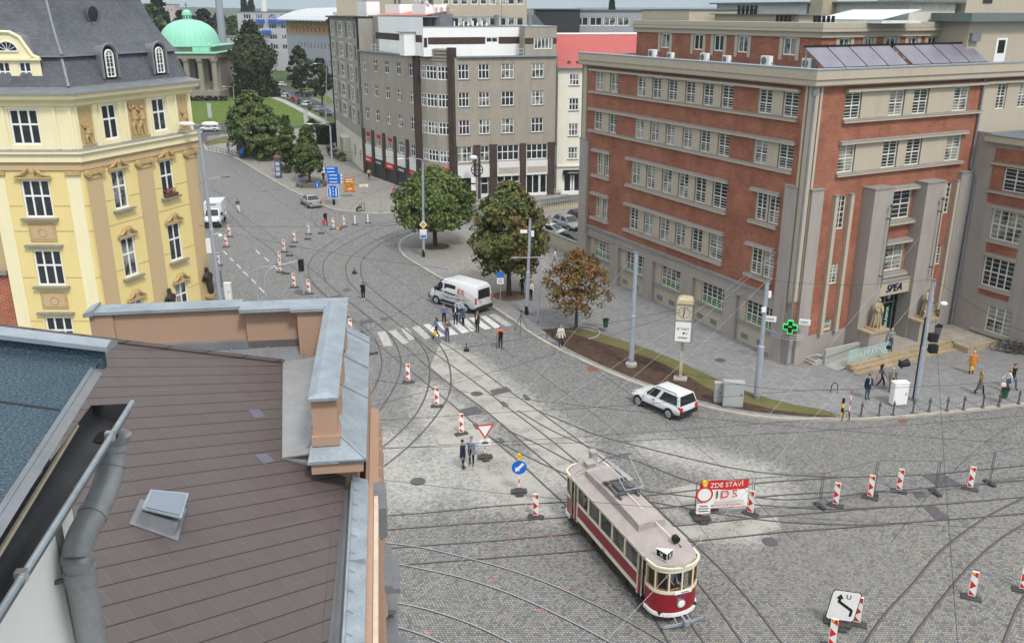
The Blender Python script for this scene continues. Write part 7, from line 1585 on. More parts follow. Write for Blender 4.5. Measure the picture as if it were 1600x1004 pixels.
p,a=px2((469,317),(483,326));d=Vector((cos(a),sin(a),0));n=Vector((-d.y,d.x,0));n=n if n.y>0 else-n
car('silver beige saloon car stopped at the far kerb near the blue lane sign',p+n*.85,a,M['csilver'],'sedan',None,4.6,1.8,1.45,'saloon_car')
car('silver estate car in the yard between the grey and the brick building',U(887,356),radians(-58),M['csilver'],'hatch',None,4.4,1.75,1.5,'estate_car')
car('dark car in the yard behind the low wall, nose hidden by the brick building',U(890,388)+Vector((0,1.5,0)),radians(-28),M['cdark'],'sedan',None,4.5,1.78,1.45,'dark_car')
car('white car mostly hidden behind the browning tree in the yard',U(862,375)+Vector((0,1.6,0)),radians(-28),M['cwhite'],'hatch',None,4.2,1.75,1.5,'white_car')
car('dark car at the edge of the brick building behind the silver estate car',U(908,349),radians(-58),M['cdark'],'hatch',None,4.2,1.75,1.5,'dark_car')
car('white car driving on the road in front of the lawn at the yellow building edge',U(328,205),radians(185),M['cwhite'],'hatch',None,4.3,1.76,1.5,'white_car')
row=[((508,181),'cdark','black parked car, nearest end of the far kerb row','suv'),((499,175),'csilver','silver parked car, second from the near end of the far kerb row','hatch'),((489,172),'cdark','dark parked car between a silver and a white one in the far row','hatch'),((480,167),'cwhite','white parked car, fourth from the near end of the far kerb row','hatch'),((472,163),'cblue','grey blue parked car between the red and the white one in the far row','sedan'),((463,160),'cred','only red parked car in the far kerb row','hatch'),((456,157),'csilver','silver parked car just beyond the red one in the far row','hatch'),((448,154),'cwhite','white parked car two beyond the red one in the far row','hatch'),((441,151),'cblue','blue grey parked car under the weeping tree in the far row','sedan'),((435,148),'csilver','silver parked car at the weeping tree foot in the far row','hatch'),((427,145),'cdark','dark parked car beyond the weeping tree, third from the far end','hatch'),((420,142),'cbeige','beige parked car beyond the weeping tree, second from the far end','hatch'),((414,139),'cdark','dark parked car at the far end of the kerb row','sedan')]
for(x,y),m,lb,k in row:car(lb,U(x,y),radians(-52),M[m],k,'cars parked along the far street',4.2,1.76,1.5)
car('beige grey car parked on the grass side beyond the street under the dark twin trees',U(472,146),radians(170),M['cbeige'],'hatch',None,4.4,1.76,1.5);car('dark car parked beside the beige one under the far dark trees',U(484,151),radians(170),M['cdark'],'hatch',None,4.2,1.76,1.5);car('white car in the bright gap left of the far dark trees',U(438,135),radians(160),M['cwhite'],'hatch',None,4.2,1.76,1.5)
LV=U(333,357);t=thing('delivery_van','white box van parked behind the tall grey pole at the yellow building','van',LV+Vector((-.4,2.2,0)),radians(-82))
mb=MB();mb.bx(-2.6,.75,-1.0,1.0,.75,2.75);mb.build('box_body',M['cwhite'],t)
shell('cab',[(.8,.4,2.1,.95,.8),(1.15,.4,2.05,.95,.78),(1.6,.4,1.35,.95,.82),(2.1,.42,1.1,.9,.75),(2.2,.5,.9,.8,.68)],M['cwhite'],t,.12)
mb=MB();mb.face([(1.17,-.66,2.0),(1.17,.66,2.0),(1.62,.74,1.38),(1.62,-.74,1.38)]);mb.build('windscreen',M['carglass'],t).location=(.03,0,.03)
mb=MB();mb.bx(1.9,2.26,-.88,.88,.4,.8);mb.build('front_bumper',M['cblack'],t)
mb=MB();mb.bx(.76,.78,-.4,.4,2.45,2.6);mb.build('lettering_panel',M['zincd'],t)
for x in(-1.7,1.55):
 for sg in(-1,1):wheel(t,x,sg*.97,.36)
for sg in(-1,1):
 mb=MB();y0,y1=sorted((sg*.5,sg*.8));mb.bx(2.0,2.19,y0,y1,.85,1.02);mb.build('headlight',M['hlamp'],t)
 mb=MB();y0,y1=sorted((sg*.97,sg*1.2));mb.bx(1.35,1.45,y0,y1,1.35,1.75);mb.build('mirror',M['cblack'],t)
# ================================================================ PEOPLE
PC={}
def pc(c,nm='cloth'):
 k=(nm,c)
 if k not in PC:PC[k]=pm('%s_%d'%(nm,len(PC)),c,.85 if nm=='cloth' else .6,0,.25,var=.14,sc=9)
 return PC[k]
SKIN=(.46,.26,.18)
def person(label,px,face,top,legs,hair=(.03,.02,.015),pose='stand',h=1.75,shoes=(.015,.013,.012),z=0.0,fem=False,group=None,skirt=None,bare=False,coat=None,base=None,sleeve=True,inner=None):
 """face: compass-like angle in degrees the figure looks to (0 = towards the camera, 90 = to the right)"""
 b=base or U(px[0],px[1],z);t=thing('person',label,'person',b,radians(face),group);k=h/1.75;sw=.165 if fem else .19
 A={'stand':((.06,.0,.30),(.07,-.05,.26)),'hold':((.04,-.02,.27),(-.10,-.27,.10)),'hips':((.13,.06,.24),(-.04,-.09,.20)),'up':((.05,-.2,.12),(-.12,-.14,-.22)),'fold':((.03,-.04,.27),(-.19,-.2,-.02))}
 arm={'walk':('w','w'),'stand':('stand','stand'),'hold':('hold','hold'),'hips':('hips','hips'),'talk':('stand','hold'),'photo':('up','up'),'fold':('fold','fold'),'sit':('stand','stand'),'lean':('hold','stand')}[pose]
 J={'pel':((0,0,.97),(.145,.11)),'wai':((0,0,1.12),(.135,.1)),'che':((0,-.005,1.33),(.165,.115)),'nk':((0,.0,1.475),.06),'hd':((0,-.02,1.585),(.078,.092)),'tp':((0,-.01,1.685),(.07,.08))}
 B=[('pel','wai'),('wai','che'),('che','nk'),('nk','hd'),('hd','tp')];kind={}
 for s,sn in((-1,'l'),(1,'r')):
  st=(.24*s,-.24*s) if pose=='walk' else(.0,.0);spread=.1 if pose!='walk' else .075
  a=arm[0 if s<0 else 1];sh=Vector((s*sw,0,1.42))
  if a=='w':el=sh+Vector((s*.05,.11*s,-.28));wr=el+Vector((s*.0,.1*s-.09,-.23))
  else:u,f=A[a];el=sh+Vector((s*u[0],u[1],-u[2]));wr=el+Vector((s*f[0],f[1],-f[2]))
  d=(wr-el).normalized();pa=wr+d*.07;side=Vector((0,-1,0)) if abs(d.y)<.7 else Vector((-s,0,0))
  J[sn+'sh']=(tuple(sh),.07 if not fem else .058);J[sn+'el']=(tuple(el),.05);J[sn+'wr']=(tuple(wr),.034);J[sn+'pa']=(tuple(pa),(.034,.022))
  B+=[('che',sn+'sh'),(sn+'sh',sn+'el'),(sn+'el',sn+'wr'),(sn+'wr',sn+'pa')]
  for i,(o,ln) in enumerate(((-.024,.07),(-.008,.085),(.008,.08),(.023,.062))):
   f0=pa+side*o+d*.035;f1=f0+d*ln*.55-Vector((s*.008,0,0));J['%sf%d'%(sn,i)]=(tuple(f0),.0095);J['%sg%d'%(sn,i)]=(tuple(f1),.008);B+=[(sn+'pa','%sf%d'%(sn,i)),('%sf%d'%(sn,i),'%sg%d'%(sn,i))]
  th=wr+d*.03+side*.045+d*.02;J[sn+'th']=(tuple(th),.011);B.append((sn+'wr',sn+'th'))
  J[sn+'hp']=((s*.085,0,.9),.105)
  if pose=='sit':J[sn+'kn']=((s*.11,-.42,.9),.07);J[sn+'an']=((s*.11,-.42,.5),.05);J[sn+'to']=((s*.12,-.56,.46),.042)
  else:J[sn+'kn']=((s*spread*.95,-st[0]*.55-.02-(.06 if pose=='walk' else 0),.5),.07);J[sn+'an']=((s*spread,-st[0]*1.15+.01,.1 if st[0]>=0 else .15),.048);J[sn+'to']=((s*spread*1.15,-st[0]*1.15-.15,.045),.042)
  B+=[('pel',sn+'hp'),(sn+'hp',sn+'kn'),(sn+'kn',sn+'an'),(sn+'an',sn+'to')]
 def mi(a,b_):
  if a in('nk','hd'):return 0
  if b_[1:] in('pa','th') or b_[1] in 'fg' and b_[2:].isdigit():return 0
  if b_[1:]=='wr':return 0 if not sleeve else 1
  if b_[1:]=='to':return 3
  if b_[1:]=='an':return 0 if bare else 2
  if b_[1:] in('hp','kn'):return 2
  return 1
 J={n:(tuple(Vector(p)*k),r) for n,(p,r) in J.items()}
 o=skinmesh('body',J,B,[pc(SKIN,'skin'),pc(top),pc(legs),pc(shoes)],t,mi)
 if pose=='sit':o.location=(0,0,-.46)
 dz=o.location.z
 m=MB();R_=.098*k;hz=1.665*k+dz
 long_=fem
 m.ball((0,.012,hz),R_,0,12,(.9,1.02,.92))
 if long_:m.tube([(0,.05,hz),(0,.085,hz-.12),(0,.09,hz-.26)],[.09,.085,.05],0,8)
 m2=MB();keep=[]
 for f_,mm in zip(m.f,m.m):
  c=sum((Vector(m.v[i]) for i in f_),Vector())/len(f_)
  if not(c.y<-.03 and c.z<hz+.02) and c.z>hz-(.06 if not long_ else .5):m2.face([m.v[i] for i in f_])
 m2.build('hair',pc(hair,'hair'),t,smooth=True)
 m=MB();fy=-.112*k;fz=1.625*k+dz
 m.loft([[(-.012,fy+.01,fz-.03),(.012,fy+.01,fz-.03),(0,fy,fz+.03)],[(-.008,fy-.018,fz-.028),(.008,fy-.018,fz-.028),(0,fy-.006,fz+.028)]])
 for s in(-1,1):m.ball((s*.085*k,0,fz-.005),.022,0,6,(.5,1,1.3));m.ball((s*.032,fy+.014,fz+.02),.009,1,6)
 m.bx(-.025,.025,fy+.006,fy+.014,fz-.062,fz-.054,2);m.build('face',[pc(SKIN,'skin'),M['black'],M['redlens']],t)
 if coat or skirt:
  m=MB();c_=coat or skirt;z1,z0,r1,r0=(1.36,.72,.175,.2) if coat else(1.02,.45,.14,.27)
  rings=[]
  for i in range(5):
   u=i/4;zz=(z1+(z0-z1)*u)*k;r=(r1+(r0-r1)*u)*k;rings.append([(r*1.08*sin(a),-r*.78*cos(a),zz) for a in[(.16+.02*i if coat else 0.0)+(2*pi-(.32+.04*i if coat else 0.0))*j/16 for j in range(17)]])
  m.loft(rings,0,False,False);m.build('jacket' if coat else 'skirt',pc(c_),t,smooth=True)
 if inner:
  m=MB();m.face([(-.045*k,-.128*k,1.42*k),(.045*k,-.128*k,1.42*k),(.05*k,-.142*k,1.1*k),(-.05*k,-.142*k,1.1*k)]);m.face([(-.045*k,-.122*k,1.42*k),(.05*k,-.122*k,1.1*k),(-.05*k,-.122*k,1.1*k)]);m.build('shirt_front',pc(inner),t)
 return t
def bag(label,p,size,col,rot=0,straps=True,name='bag',cat='bag'):
 t=thing(name,label,cat,p,rot);m=MB();x,y,z=size
 m.loft([[(-x,-y,0),(x,-y,0),(x,y,0),(-x,y,0)],[(-x*1.1,-y*1.15,z*.5),(x*1.1,-y*1.15,z*.5),(x*1.1,y*1.15,z*.5),(-x*1.1,y*1.15,z*.5)],[(-x*.85,-y*.6,z),(x*.85,-y*.6,z),(x*.85,y*.6,z),(-x*.85,y*.6,z)]]);m.build('pouch',pc(col),t,smooth=True)
 if straps:m=MB();m.tube(spline([(-x*.6,0,z*.95),(-x*.5,0,z*1.5),(x*.5,0,z*1.5),(x*.6,0,z*.95)],4),.01,0,5);m.build('strap',pc(tuple(c*.6 for c in col)),t)
 return t
def tripod(label,p,hgt,cam_=True):
 t=thing('tripod',label,'tripod',p)
 for a in(0.4,2.5,4.6):m=MB();m.tube([(0,0,hgt*.85),(.38*hgt*cos(a),.38*hgt*sin(a),0)],[.025,.018],0,6);m.build('leg',M['cblack'],t)
 m=MB();m.tube([(0,0,hgt*.5),(0,0,hgt)],.022,0,6);m.bx(-.1,.1,-.06,.06,hgt,hgt+.05);m.build('head',M['cblack'],t)
 return t
BK=(.012,.012,.014);JN=(.05,.085,.17);NV=(.012,.017,.045);WH=(.66,.66,.65);LB=(.33,.42,.6);GY=(.12,.125,.13)
person('person in an orange and black top and jeans seen from behind, leaning on a monopod',(782,544),175,(.72,.13,.015),NV,(.16,.08,.035),'lean',1.76,sleeve=False)
bp=U(782,544);t=thing('backpack','black backpack on the person in the orange top','backpack',bp+Vector((.02,-.2,.95)),0);m=MB();m.loft([[(-.14,-.06,0),(.14,-.06,0),(.14,.07,0),(-.14,.07,0)],[(-.17,-.1,.25),(.17,-.1,.25),(.17,.07,.25),(-.17,.07,.25)],[(-.12,-.05,.46),(.12,-.05,.46),(.12,.07,.46),(-.12,.07,.46)]]);m.build('pouch',pc(BK),t,smooth=True)
t=thing('monopod','thin black monopod held by the person in the orange top','monopod',bp+Vector((-.3,-.15,0)));m=MB();m.tube([(0,0,0),(.06,.05,1.1)],.02,0,6);m.build('rod',M['cblack'],t);m=MB();m.ball((0,0,.02),.03,0,6);m.build('foot',M['rubber'],t)
person('person in a denim jacket and black trousers striding across the crossing',(682,528),-70,(.13,.2,.33),BK,(.04,.02,.015),'walk',1.7,fem=True)
bag('yellow bag carried by the person in the denim jacket',U(679.5,523,.72),(.12,.06,.32),(.62,.38,.03))
person('person in a grey T-shirt and blue jeans holding up a camera on the crossing',(699,533),8,(.085,.09,.1),JN,(.1,.05,.025),'hold',1.78,sleeve=False)
q=U(699,533);t=thing('video_camera','grey video camera held by the person in the grey T-shirt','camera',q+Vector((-.02,-.34,1.14)),.3);m=MB();m.bx(-.1,.1,-.16,.14,0,.17);m.build('camera_body',M['zincd'],t);m=MB();m.tube([(0,-.16,.09),(0,-.3,.09)],[.055,.07],0,10);m.build('lens',M['cblack'],t);m=MB();m.tube([(-.3,0,-.1),(.25,.05,-.12)],.018,0,6);m.build('handle',M['cblack'],t)
person('person in a blue shirt, leftmost of the standing group by the van',(694,507),10,(.12,.16,.3),BK,(.12,.08,.06),'stand',1.78,inner=None)
person('person in a navy suit and white shirt mid group by the van',(712,507),5,NV,NV,(.35,.3,.26),'hold',1.78,coat=NV,inner=WH)
person('person in a pale blue shirt standing at the back of the group by the van',(717,500),-8,LB,BK,(.03,.02,.015),'hold',1.82)
person('grey haired person in a blue jacket at the right of the group by the van',(724,508),-60,(.055,.095,.17),BK,(.42,.4,.38),'hold',1.76,coat=(.055,.095,.17))
person('red haired person in a dark brown jacket standing apart on the crossing',(746,518),-25,(.045,.022,.022),BK,(.22,.06,.03),'fold',1.72,fem=True,coat=(.045,.022,.022),inner=WH)
person('person in a black coat, hands at the face, between the curving rails',(568,468),0,BK,BK,(.10,.04,.02),'photo',1.68,fem=True,coat=BK,shoes=WH)
person('person in a dark suit, left of the two talking on the pale paving',(723.5,732),80,NV,NV,(.03,.02,.015),'stand',1.8,coat=NV)
person('person in a grey jacket and pale blue shirt, hand on hip, on pale paving',(737,727),-15,LB,BK,(.2,.11,.06),'hips',1.82,coat=(.16,.165,.18),shoes=(.22,.07,.02))
person('balding person in a white jacket standing at the edge of the planting bed',(876,541),5,(.58,.56,.5),(.03,.035,.05),(.3,.2,.15),'stand',1.74,coat=(.58,.56,.5),inner=LB,z=.13)
bag('small black camera bag at the hip of the person in the white jacket',U(879,538,.85),(.1,.07,.2),BK)
person('person all in black under the browning tree',(816,461),40,BK,BK,pose='talk',h=1.82,z=.13);person('person in a white shirt and black trousers beside the grey pole under the tree',(829.5,469),-40,WH,BK,(.1,.07,.05),'stand',1.78,z=.13)
person('person in a white shirt and beige trousers walking past the yard wall',(867,416),-100,WH,(.26,.22,.18),(.05,.03,.02),'walk',1.78,z=.13)
person('person in a grey green shirt and jeans holding a black bag before the statue',(1390,548),0,(.2,.27,.26),JN,(.5,.35,.28),'fold',1.76,z=.56)
bag('black bag held by the person before the statue',U(1388,545,1.35),(.13,.07,.26),BK)
person('person in a turquoise shirt by the grey bin on the terrace',(1460,524),-150,(.16,.5,.45),(.1,.1,.11),(.04,.025,.02),'photo',1.72,z=.56)
person('person in a navy blazer and jeans standing at the kerb near the striped post',(1354,623),15,NV,JN,(.05,.03,.025),'stand',1.78,z=.13,coat=NV,inner=LB)
person('person in a grey top and black leggings walking with a patterned backpack',(1375,605),80,GY,BK,(.02,.012,.01),'walk',1.68,fem=True,z=.13,shoes=(.6,.15,.22))
bag('patterned pink and grey backpack on the walking person in leggings',U(1372.5,592,1.02),(.12,.08,.38),(.34,.2,.2),name='backpack',cat='backpack')
person('grey haired person in a beige blazer partly behind the white cabinet',(1391,612),5,(.2,.18,.13),(.2,.17,.12),(.45,.42,.4),'stand',1.76,z=.13,coat=(.2,.18,.13),inner=LB)
person('person in a long orange jacket and dark trousers walking near the terrace end',(1517,584),165,(.55,.2,.04),BK,(.5,.4,.33),'stand',1.74,z=.13,coat=(.55,.2,.04))
bag('yellow and blue shopping bag carried by the person in the orange jacket',U(1518,578,.45),(.13,.07,.34),(.55,.35,.05))
person('person in a mustard jacket and black tights walking along the chained bollards',(1529,616),35,(.2,.13,.03),BK,(.28,.17,.08),'walk',1.68,fem=True,z=.13,skirt=GY)
person('person in a white blouse and jeans walking at the right edge',(1572,612),-95,WH,JN,(.32,.2,.1),'walk',1.7,fem=True,z=.13);bag('cream handbag of the person in the white blouse',U(1567,603,.95),(.15,.08,.25),(.6,.55,.42))
person('person in black and jeans walking behind the white blouse at the right edge',(1580,607),20,BK,JN,(.1,.06,.05),'walk',1.82,z=.13)
person('person in a dark jacket and white trousers on the left street carrying a board',(372.5,332),30,(.05,.06,.08),WH,pose='walk',h=1.78);person('person in a white T-shirt and black shorts near the white box van',(353.5,349),-60,WH,BK,(.25,.18,.12),'stand',1.72,bare=True,sleeve=False)
person('person in dark clothes at the front of the white box van',(341.5,346),70,NV,NV,pose='talk',h=1.78);person('person in a blue shirt beside the white box van door',(338.5,336),60,(.3,.36,.5),GY,pose='stand',h=1.76)
person('person in black carrying a red bag across the left street',(509,352),35,BK,BK,(.3,.2,.15),'walk',1.74);bag('red carrier bag in the hand of the person in black on the left street',U(506,349,.35),(.17,.08,.42),(.6,.03,.06))
person('old person in beige pushing a dark wheelchair at the far kerb',(570,330),-80,(.36,.28,.2),(.3,.22,.15),(.55,.4,.32),'hold',1.74,z=.13)
wq=U(562,330,.13);t=thing('wheelchair','dark wheelchair pushed by the old person in beige','wheelchair',wq,radians(190))
for y in(-.3,.3):
 m=MB();m.tube([(.3*cos(2*pi*k/14),y,.3+.3*sin(2*pi*k/14)) for k in range(15)],.025,0,5);m.build('wheel',M['tyre'],t)
m=MB();m.bx(-.2,.25,-.24,.24,.45,.52);m.build('seat',pc(BK),t);m=MB();m.bx(-.26,-.2,-.24,.24,.45,1.0);m.tube([(-.25,-.22,.95),(-.45,-.22,1.0)],.018,0,5);m.tube([(-.25,.22,.95),(-.45,.22,1.0)],.018,0,5);m.build('backrest',pc(BK),t)
person('seated person in a blue top in the dark wheelchair',(562,330),0,(.08,.15,.42),BK,(.4,.36,.33),'sit',1.65,base=wq+Vector((.02,0,.02))).rotation_euler=(0,0,radians(-80))
person('person in a yellow vest walking past the first dark shop window',(577,281),-10,(.5,.4,.12),BK,pose='walk',h=1.72,z=.13);person('person in a crimson top and long red skirt by the shop windows',(617,309),0,(.3,.05,.09),BK,(.15,.06,.04),'stand',1.66,fem=True,z=.13,skirt=(.45,.02,.035));person('small child in a blue top beside the red skirt',(623,306),10,(.2,.4,.6),NV,pose='stand',h=1.25,z=.13)
person('person in black standing beside the ring bench under the conical tree',(506,286),30,BK,BK,(.3,.2,.15),'fold',1.72,z=.13);person('person in dark clothes sitting on the ring bench under the conical tree',(470,287),20,NV,(.06,.1,.3),pose='sit',h=1.7,z=.13,base=U(470,288,.13)+Vector((0,0,.42)))
person('person in dark grey walking inside the low railings at the far corner',(357,238),150,(.06,.065,.075),BK,pose='walk',h=1.78,z=.13);person('person in black walking between the hedge and the blue sign pole',(513,243),0,BK,BK,pose='walk',h=1.76,z=.13)
dm=TRM.matrix_basis@Vector((4.0,-.05,.68));dt=person('tram driver in a light blue shirt standing behind the front window',(0,0),0,LB,(.04,.05,.07),pose='hold',h=1.74,base=dm);dt.rotation_euler=(0,0,atan2(-tb.y,-tb.x)+pi/2)
tripod('black camera tripod standing at the kerb beside the crossing',U(814,518,0),1.7);
for x,y,lb in((729,548,'small camera on a low stand on the setts below the crossing'),(554,427,'small camera on a low stand between the curved rails')):
 t=thing('ground_camera',lb,'camera',U(x,y));m=MB();m.bx(-.2,.2,-.15,.15,.0,.16);m.build('stand',M['black'],t);m=MB();m.bx(-.13,.13,-.1,.1,.16,.4);m.build('camera_body',M['zincd'],t);m=MB();m.tube([(0,-.1,.3),(0,-.2,.3)],.06,0,8);m.tube([(0,0,.4),(0,0,.6)],.04,0,6);m.build('lens',M['black'],t)
# ================================================================ STREET FURNITURE
def put(build,spots,group,rots=None):
 """first of a kind is built, the rest are copies; spots = (pixel foot, label, turn, z)"""
 proto=None
 for(x,y),lb,rot,z in spots:
  p=U(x,y,z)
  if proto is None:proto=build(p,radians(rot),lb,group);r=proto
  else:r=dup(proto,p,radians(rot),lb,group)
  yield r
def delineator(p,rot,lb,g_):
 t=thing('delineator',lb,'delineator',p,rot,g_)
 m=MB();m.loft([[(-.42,-.2,0),(.42,-.2,0),(.42,.2,0),(-.42,.2,0)],[(-.4,-.18,.06),(.4,-.18,.06),(.4,.18,.06),(-.4,.18,.06)],[(-.2,-.12,.12),(.2,-.12,.12),(.2,.12,.12),(-.2,.12,.12)]]);
 for x in(-.3,.3):m.bx(x-.05,x+.05,-.1,.1,.06,.09)
 m.build('rubber_foot',M['rubber'],t)
 m=MB();m.bx(-.14,.14,-.035,.035,.12,1.12);o=m.build('board',M['white'],t);o.scale=(1,1,1.2)
 for sg in(-1,1):
  m=MB();y0,y1=sorted((sg*.036,sg*.042))
  def poly(P):m.loft([[(x*sg,y0,z) for x,z in P],[(x*sg,y1,z) for x,z in P]])
  poly([(-.12,.16),(.12,.16),(.12,.36)]);poly([(-.12,.46),(.12,.40+.02),(.12,.78),(-.12,.62)]) if False else poly([(-.12,.56),(.12,.4),(.12,.76)]);poly([(-.12,.88),(.12,1.02),(.12,1.1),(-.12,1.1)])
  m.build('red_stripe',M['red'],o)
 m=MB();m.bx(-.09,.0,-.045,.045,1.02,1.1);m.build('reflector',M['yellow'],o);return t
DL=[((359,370),'striped barrier board nearest the people by the white box van',20,0),((354,386),'striped barrier board second from the white box van',15,0),((342,415),'striped barrier board beside the tall pole at the yellow building',10,0),((437.5,414),'striped barrier board behind another at the rail fork, farther of the pair',-10,0),((438,425.5),'striped barrier board at the rail fork, nearer of the pair',-10,0),((444,394),'striped barrier board just above the pair at the rail fork',-5,0),((460,379),'striped barrier board halfway along the left fence posts',0,0),((482,366),'striped barrier board at the upper end of the left fence posts',5,0),((521,358),'striped barrier board beside the small yellow and red lamp',30,0),((538,354.5),'thin looking striped board right of the one with the yellow lamp',60,0),((460,449),'striped barrier board standing above the zinc parapet by the signal',0,0),((483,459),'striped barrier board peeping over the zinc capped parapet',0,0),((540,521),'striped barrier board left of two at the parapet corner',-5,0),((548,523),'striped barrier board right of two at the parapet corner',5,0),((638,597),'striped barrier board standing alone between the left curving tracks',0,0),((683,635),'striped barrier board between the single board and the yield sign',0,0),((721,678),'striped barrier board left of the yield sign',25,0),((837,808),'striped barrier board nearest the tram rear on the lower rails',-10,0),((1305,790),'striped barrier board first from the banner along the right fence',-28,0),((1359,778),'striped barrier board second from the banner along the right fence',-28,0),((1404,768),'striped barrier board third from the banner along the right fence',-28,0),((1515,764),'striped barrier board farthest right along the right fence',-28,0),((1517,934),'striped barrier board alone between the two curved rails at lower right',-25,0),((1597,923),'striped barrier board cut by the right edge of the picture',-25,0),((1172,803),'striped barrier board at the right end of the banner',-35,0),((1110,796),'striped barrier board behind the round white sign at the banner',-5,0),((1338,975),'striped barrier board behind the white diversion sign',-20,0),((1299,1010),'striped barrier board cut by the bottom edge below the diversion sign',-20,0)]
list(put(delineator,DL,'red and white barrier boards of the roadworks'))
def whitepost(p,rot,lb,g_):
 t=thing('guide_post',lb,'guide post',p,rot,g_);m=MB();m.bx(-.35,.35,-.18,.18,0,.08);m.build('rubber_foot',M['rubber'],t);m=MB();m.bx(-.07,.07,-.03,.03,.08,1.1);m.build('board',M['white'],t);return t
list(put(whitepost,[((555,351),'plain white post board, left of two at the far end',10,0),((575,348.5),'plain white post board, right of two at the far end',10,0)],'white backs of barrier boards'))
def fencepost(p,rot,lb,g_):
 t=thing('fence_post',lb,'post',p,rot,g_);m=MB();m.bx(-.36,.36,-.12,.12,0,.13);m.build('rubber_foot',M['rubber'],t);m=MB();m.cyl(0,0,.1,2.05,.022);m.cyl(.1,0,.1,2.05,.022);m.build('tube',M['galv'],t);return t
list(put(fencepost,[((447,428),'thin steel fence post nearest the rail fork on the left',0,0),((452,400),'thin steel fence post second up the left line',0,0),((457,386),'thin steel fence post third up the left line',0,0),((481,374),'thin steel fence post below the upper left board',0,0),((502,365),'thin steel fence post at the top of the left line',0,0),((595,333),'thin red and white pole in a foot at the far kerb',0,0),((583,553),'thin steel post in a foot beside the zinc cornice',25,0),((560,520),'thin steel post at the parapet corner by the crossing',0,0)],'steel posts of the site fence'))
fpx=[(1084,806),(1174,800),(1281,792),(1365,771),(1461,771),(1546,756),(1640,741)]
lbs=['mesh fence panel carrying the red and white banner','mesh fence panel just right of the banner','mesh fence panel second right of the banner','mesh fence panel third right of the banner','mesh fence panel second from the right edge','mesh fence panel at the right edge']
FH=1.95
for i in range(6):
 a,b=U(*fpx[i]),U(*fpx[i+1]);d=b-a;L=d.length;t=thing('mesh_fence',lbs[i],'fence panel',a,atan2(d.y,d.x),'mesh fence panels along the works')
 m=MB();m.tube([(.03,0,.12),(.03,0,FH),(L-.08,0,FH),(L-.08,0,.12),(.03,0,.2)],.026,0,6);m.build('frame',pm('fence_steel',(.13,.135,.145),.6,.3),t)
 m=MB();n=int(L/.14)
 for k in range(1,n):m.tube([(L*k/n,0,.2),(L*k/n,0,FH)],.0022,0,3)
 for z in(.5,1.0,1.5):m.tube([(.03,0,z),(L-.08,0,z)],.0025,0,3)
 m.build('mesh_infill',M['galv'],t)
 m=MB();m.bx(-.12,.12,-.36,.36,0,.14);m.build('rubber_foot',M['rubber'],t)
 if i==0:BNF=(a,d,L)
a,d,L=BNF;bt=thing('banner','white and red construction banner tied to the fence panel beside the tram','banner',a+d*.06+Vector((0,0,.42)),atan2(d.y,d.x));bw,bh_=L*.84,1.55
m=MB();rows=6;cs=14
def bpt(u,v):return(u*bw,-.06-.03*sin(u*9+v*2),v*bh_-.05*sin(u*3.1)*(1-v)+.03*sin(u*6.3))
for i in range(cs):
 for j in range(rows):m.face([bpt(i/cs,j/rows),bpt((i+1)/cs,j/rows),bpt((i+1)/cs,(j+1)/rows),bpt(i/cs,(j+1)/rows)],1 if j>=4 else 0)
m.build('cloth',[M['white'],M['red']],bt)
up0=upright(0)
text('lettering','ZDE STAV\u00cd',.36,M['white'],bt,Vector((bw*.54,-.11,bh_*.85)),up0,.004)
for ch,x,mt in(('I',.36,M['black']),('D',.52,M['red']),('S',.72,M['red'])):text('lettering',ch,.62,mt,bt,Vector((bw*x,-.11,bh_*.5)),up0,.006)
text('lettering','IN\u017dEN\u00ddRSK\u00c9 STAVBY OLOMOUC a. s.',.11,M['black'],bt,Vector((bw*.58,-.11,bh_*.12)),up0,.003)
m=MB()
for z in(.26,.2):m.bx(bw*.3,bw*.92,-.115,-.11,bh_*z,bh_*z+.014)
m.bx(bw*.02,bw*.98,-.112,-.1,.02,.05)
for k in range(4):m.loft([[(bw*.46,-.118,bh_*(.36+.09*k)),(bw*.8,-.118,bh_*(.4+.09*k)),(bw*.8,-.118,bh_*(.412+.09*k)),(bw*.46,-.118,bh_*(.372+.09*k))],[(bw*.46,-.12,bh_*(.36+.09*k)),(bw*.8,-.12,bh_*(.4+.09*k)),(bw*.8,-.12,bh_*(.412+.09*k)),(bw*.46,-.12,bh_*(.372+.09*k))]],1)
m.build('lines',[M['red'],M['white']],bt)
def footed(name,label,px,rot,cat='sign'):
 t=thing(name,label,cat,U(*px),radians(rot));m=MB();m.bx(-.2,.2,-.42,.42,0,.1);m.bx(-.42,.42,-.2,.2,.101,.17);m.build('rubber_foot',M['rubber'],t);return t
def pole_(t,h,nm='pole'):
 m=MB();z=.1;k=0
 while z<h:m.tube([(0,0,z),(0,0,min(h,z+.25))],.03,k%2,8);z+=.25;k+=1
 m.build(nm,[M['red'],M['white']],t)
def plate(t,P,z0,nm,mats,y=-.04,th=.012,mi=0):
 m=MB();m.loft([[(x,y,z0+z) for x,z in P],[(x,y-th,z0+z) for x,z in P]],mi);return m.build(nm,mats,t)
def disc(r,n=24):return[(r*cos(2*pi*k/n),r*sin(2*pi*k/n)) for k in range(n)]
t=footed('yield_sign','red edged triangular yield sign with a tram plate below on a portable foot',(758,716),10);pole_(t,1.9);tri=lambda s:[(-.52*s,.3*s),(.52*s,.3*s),(0,-.6*s)]
plate(t,tri(1),1.85,'sign_plate',M['red']);plate(t,tri(.72),1.85,'sign_face',M['white'],-.055,.006)
plate(t,[(-.32,-.24),(.32,-.24),(.32,.24),(-.32,.24)],1.0,'lower_plate',M['white'])
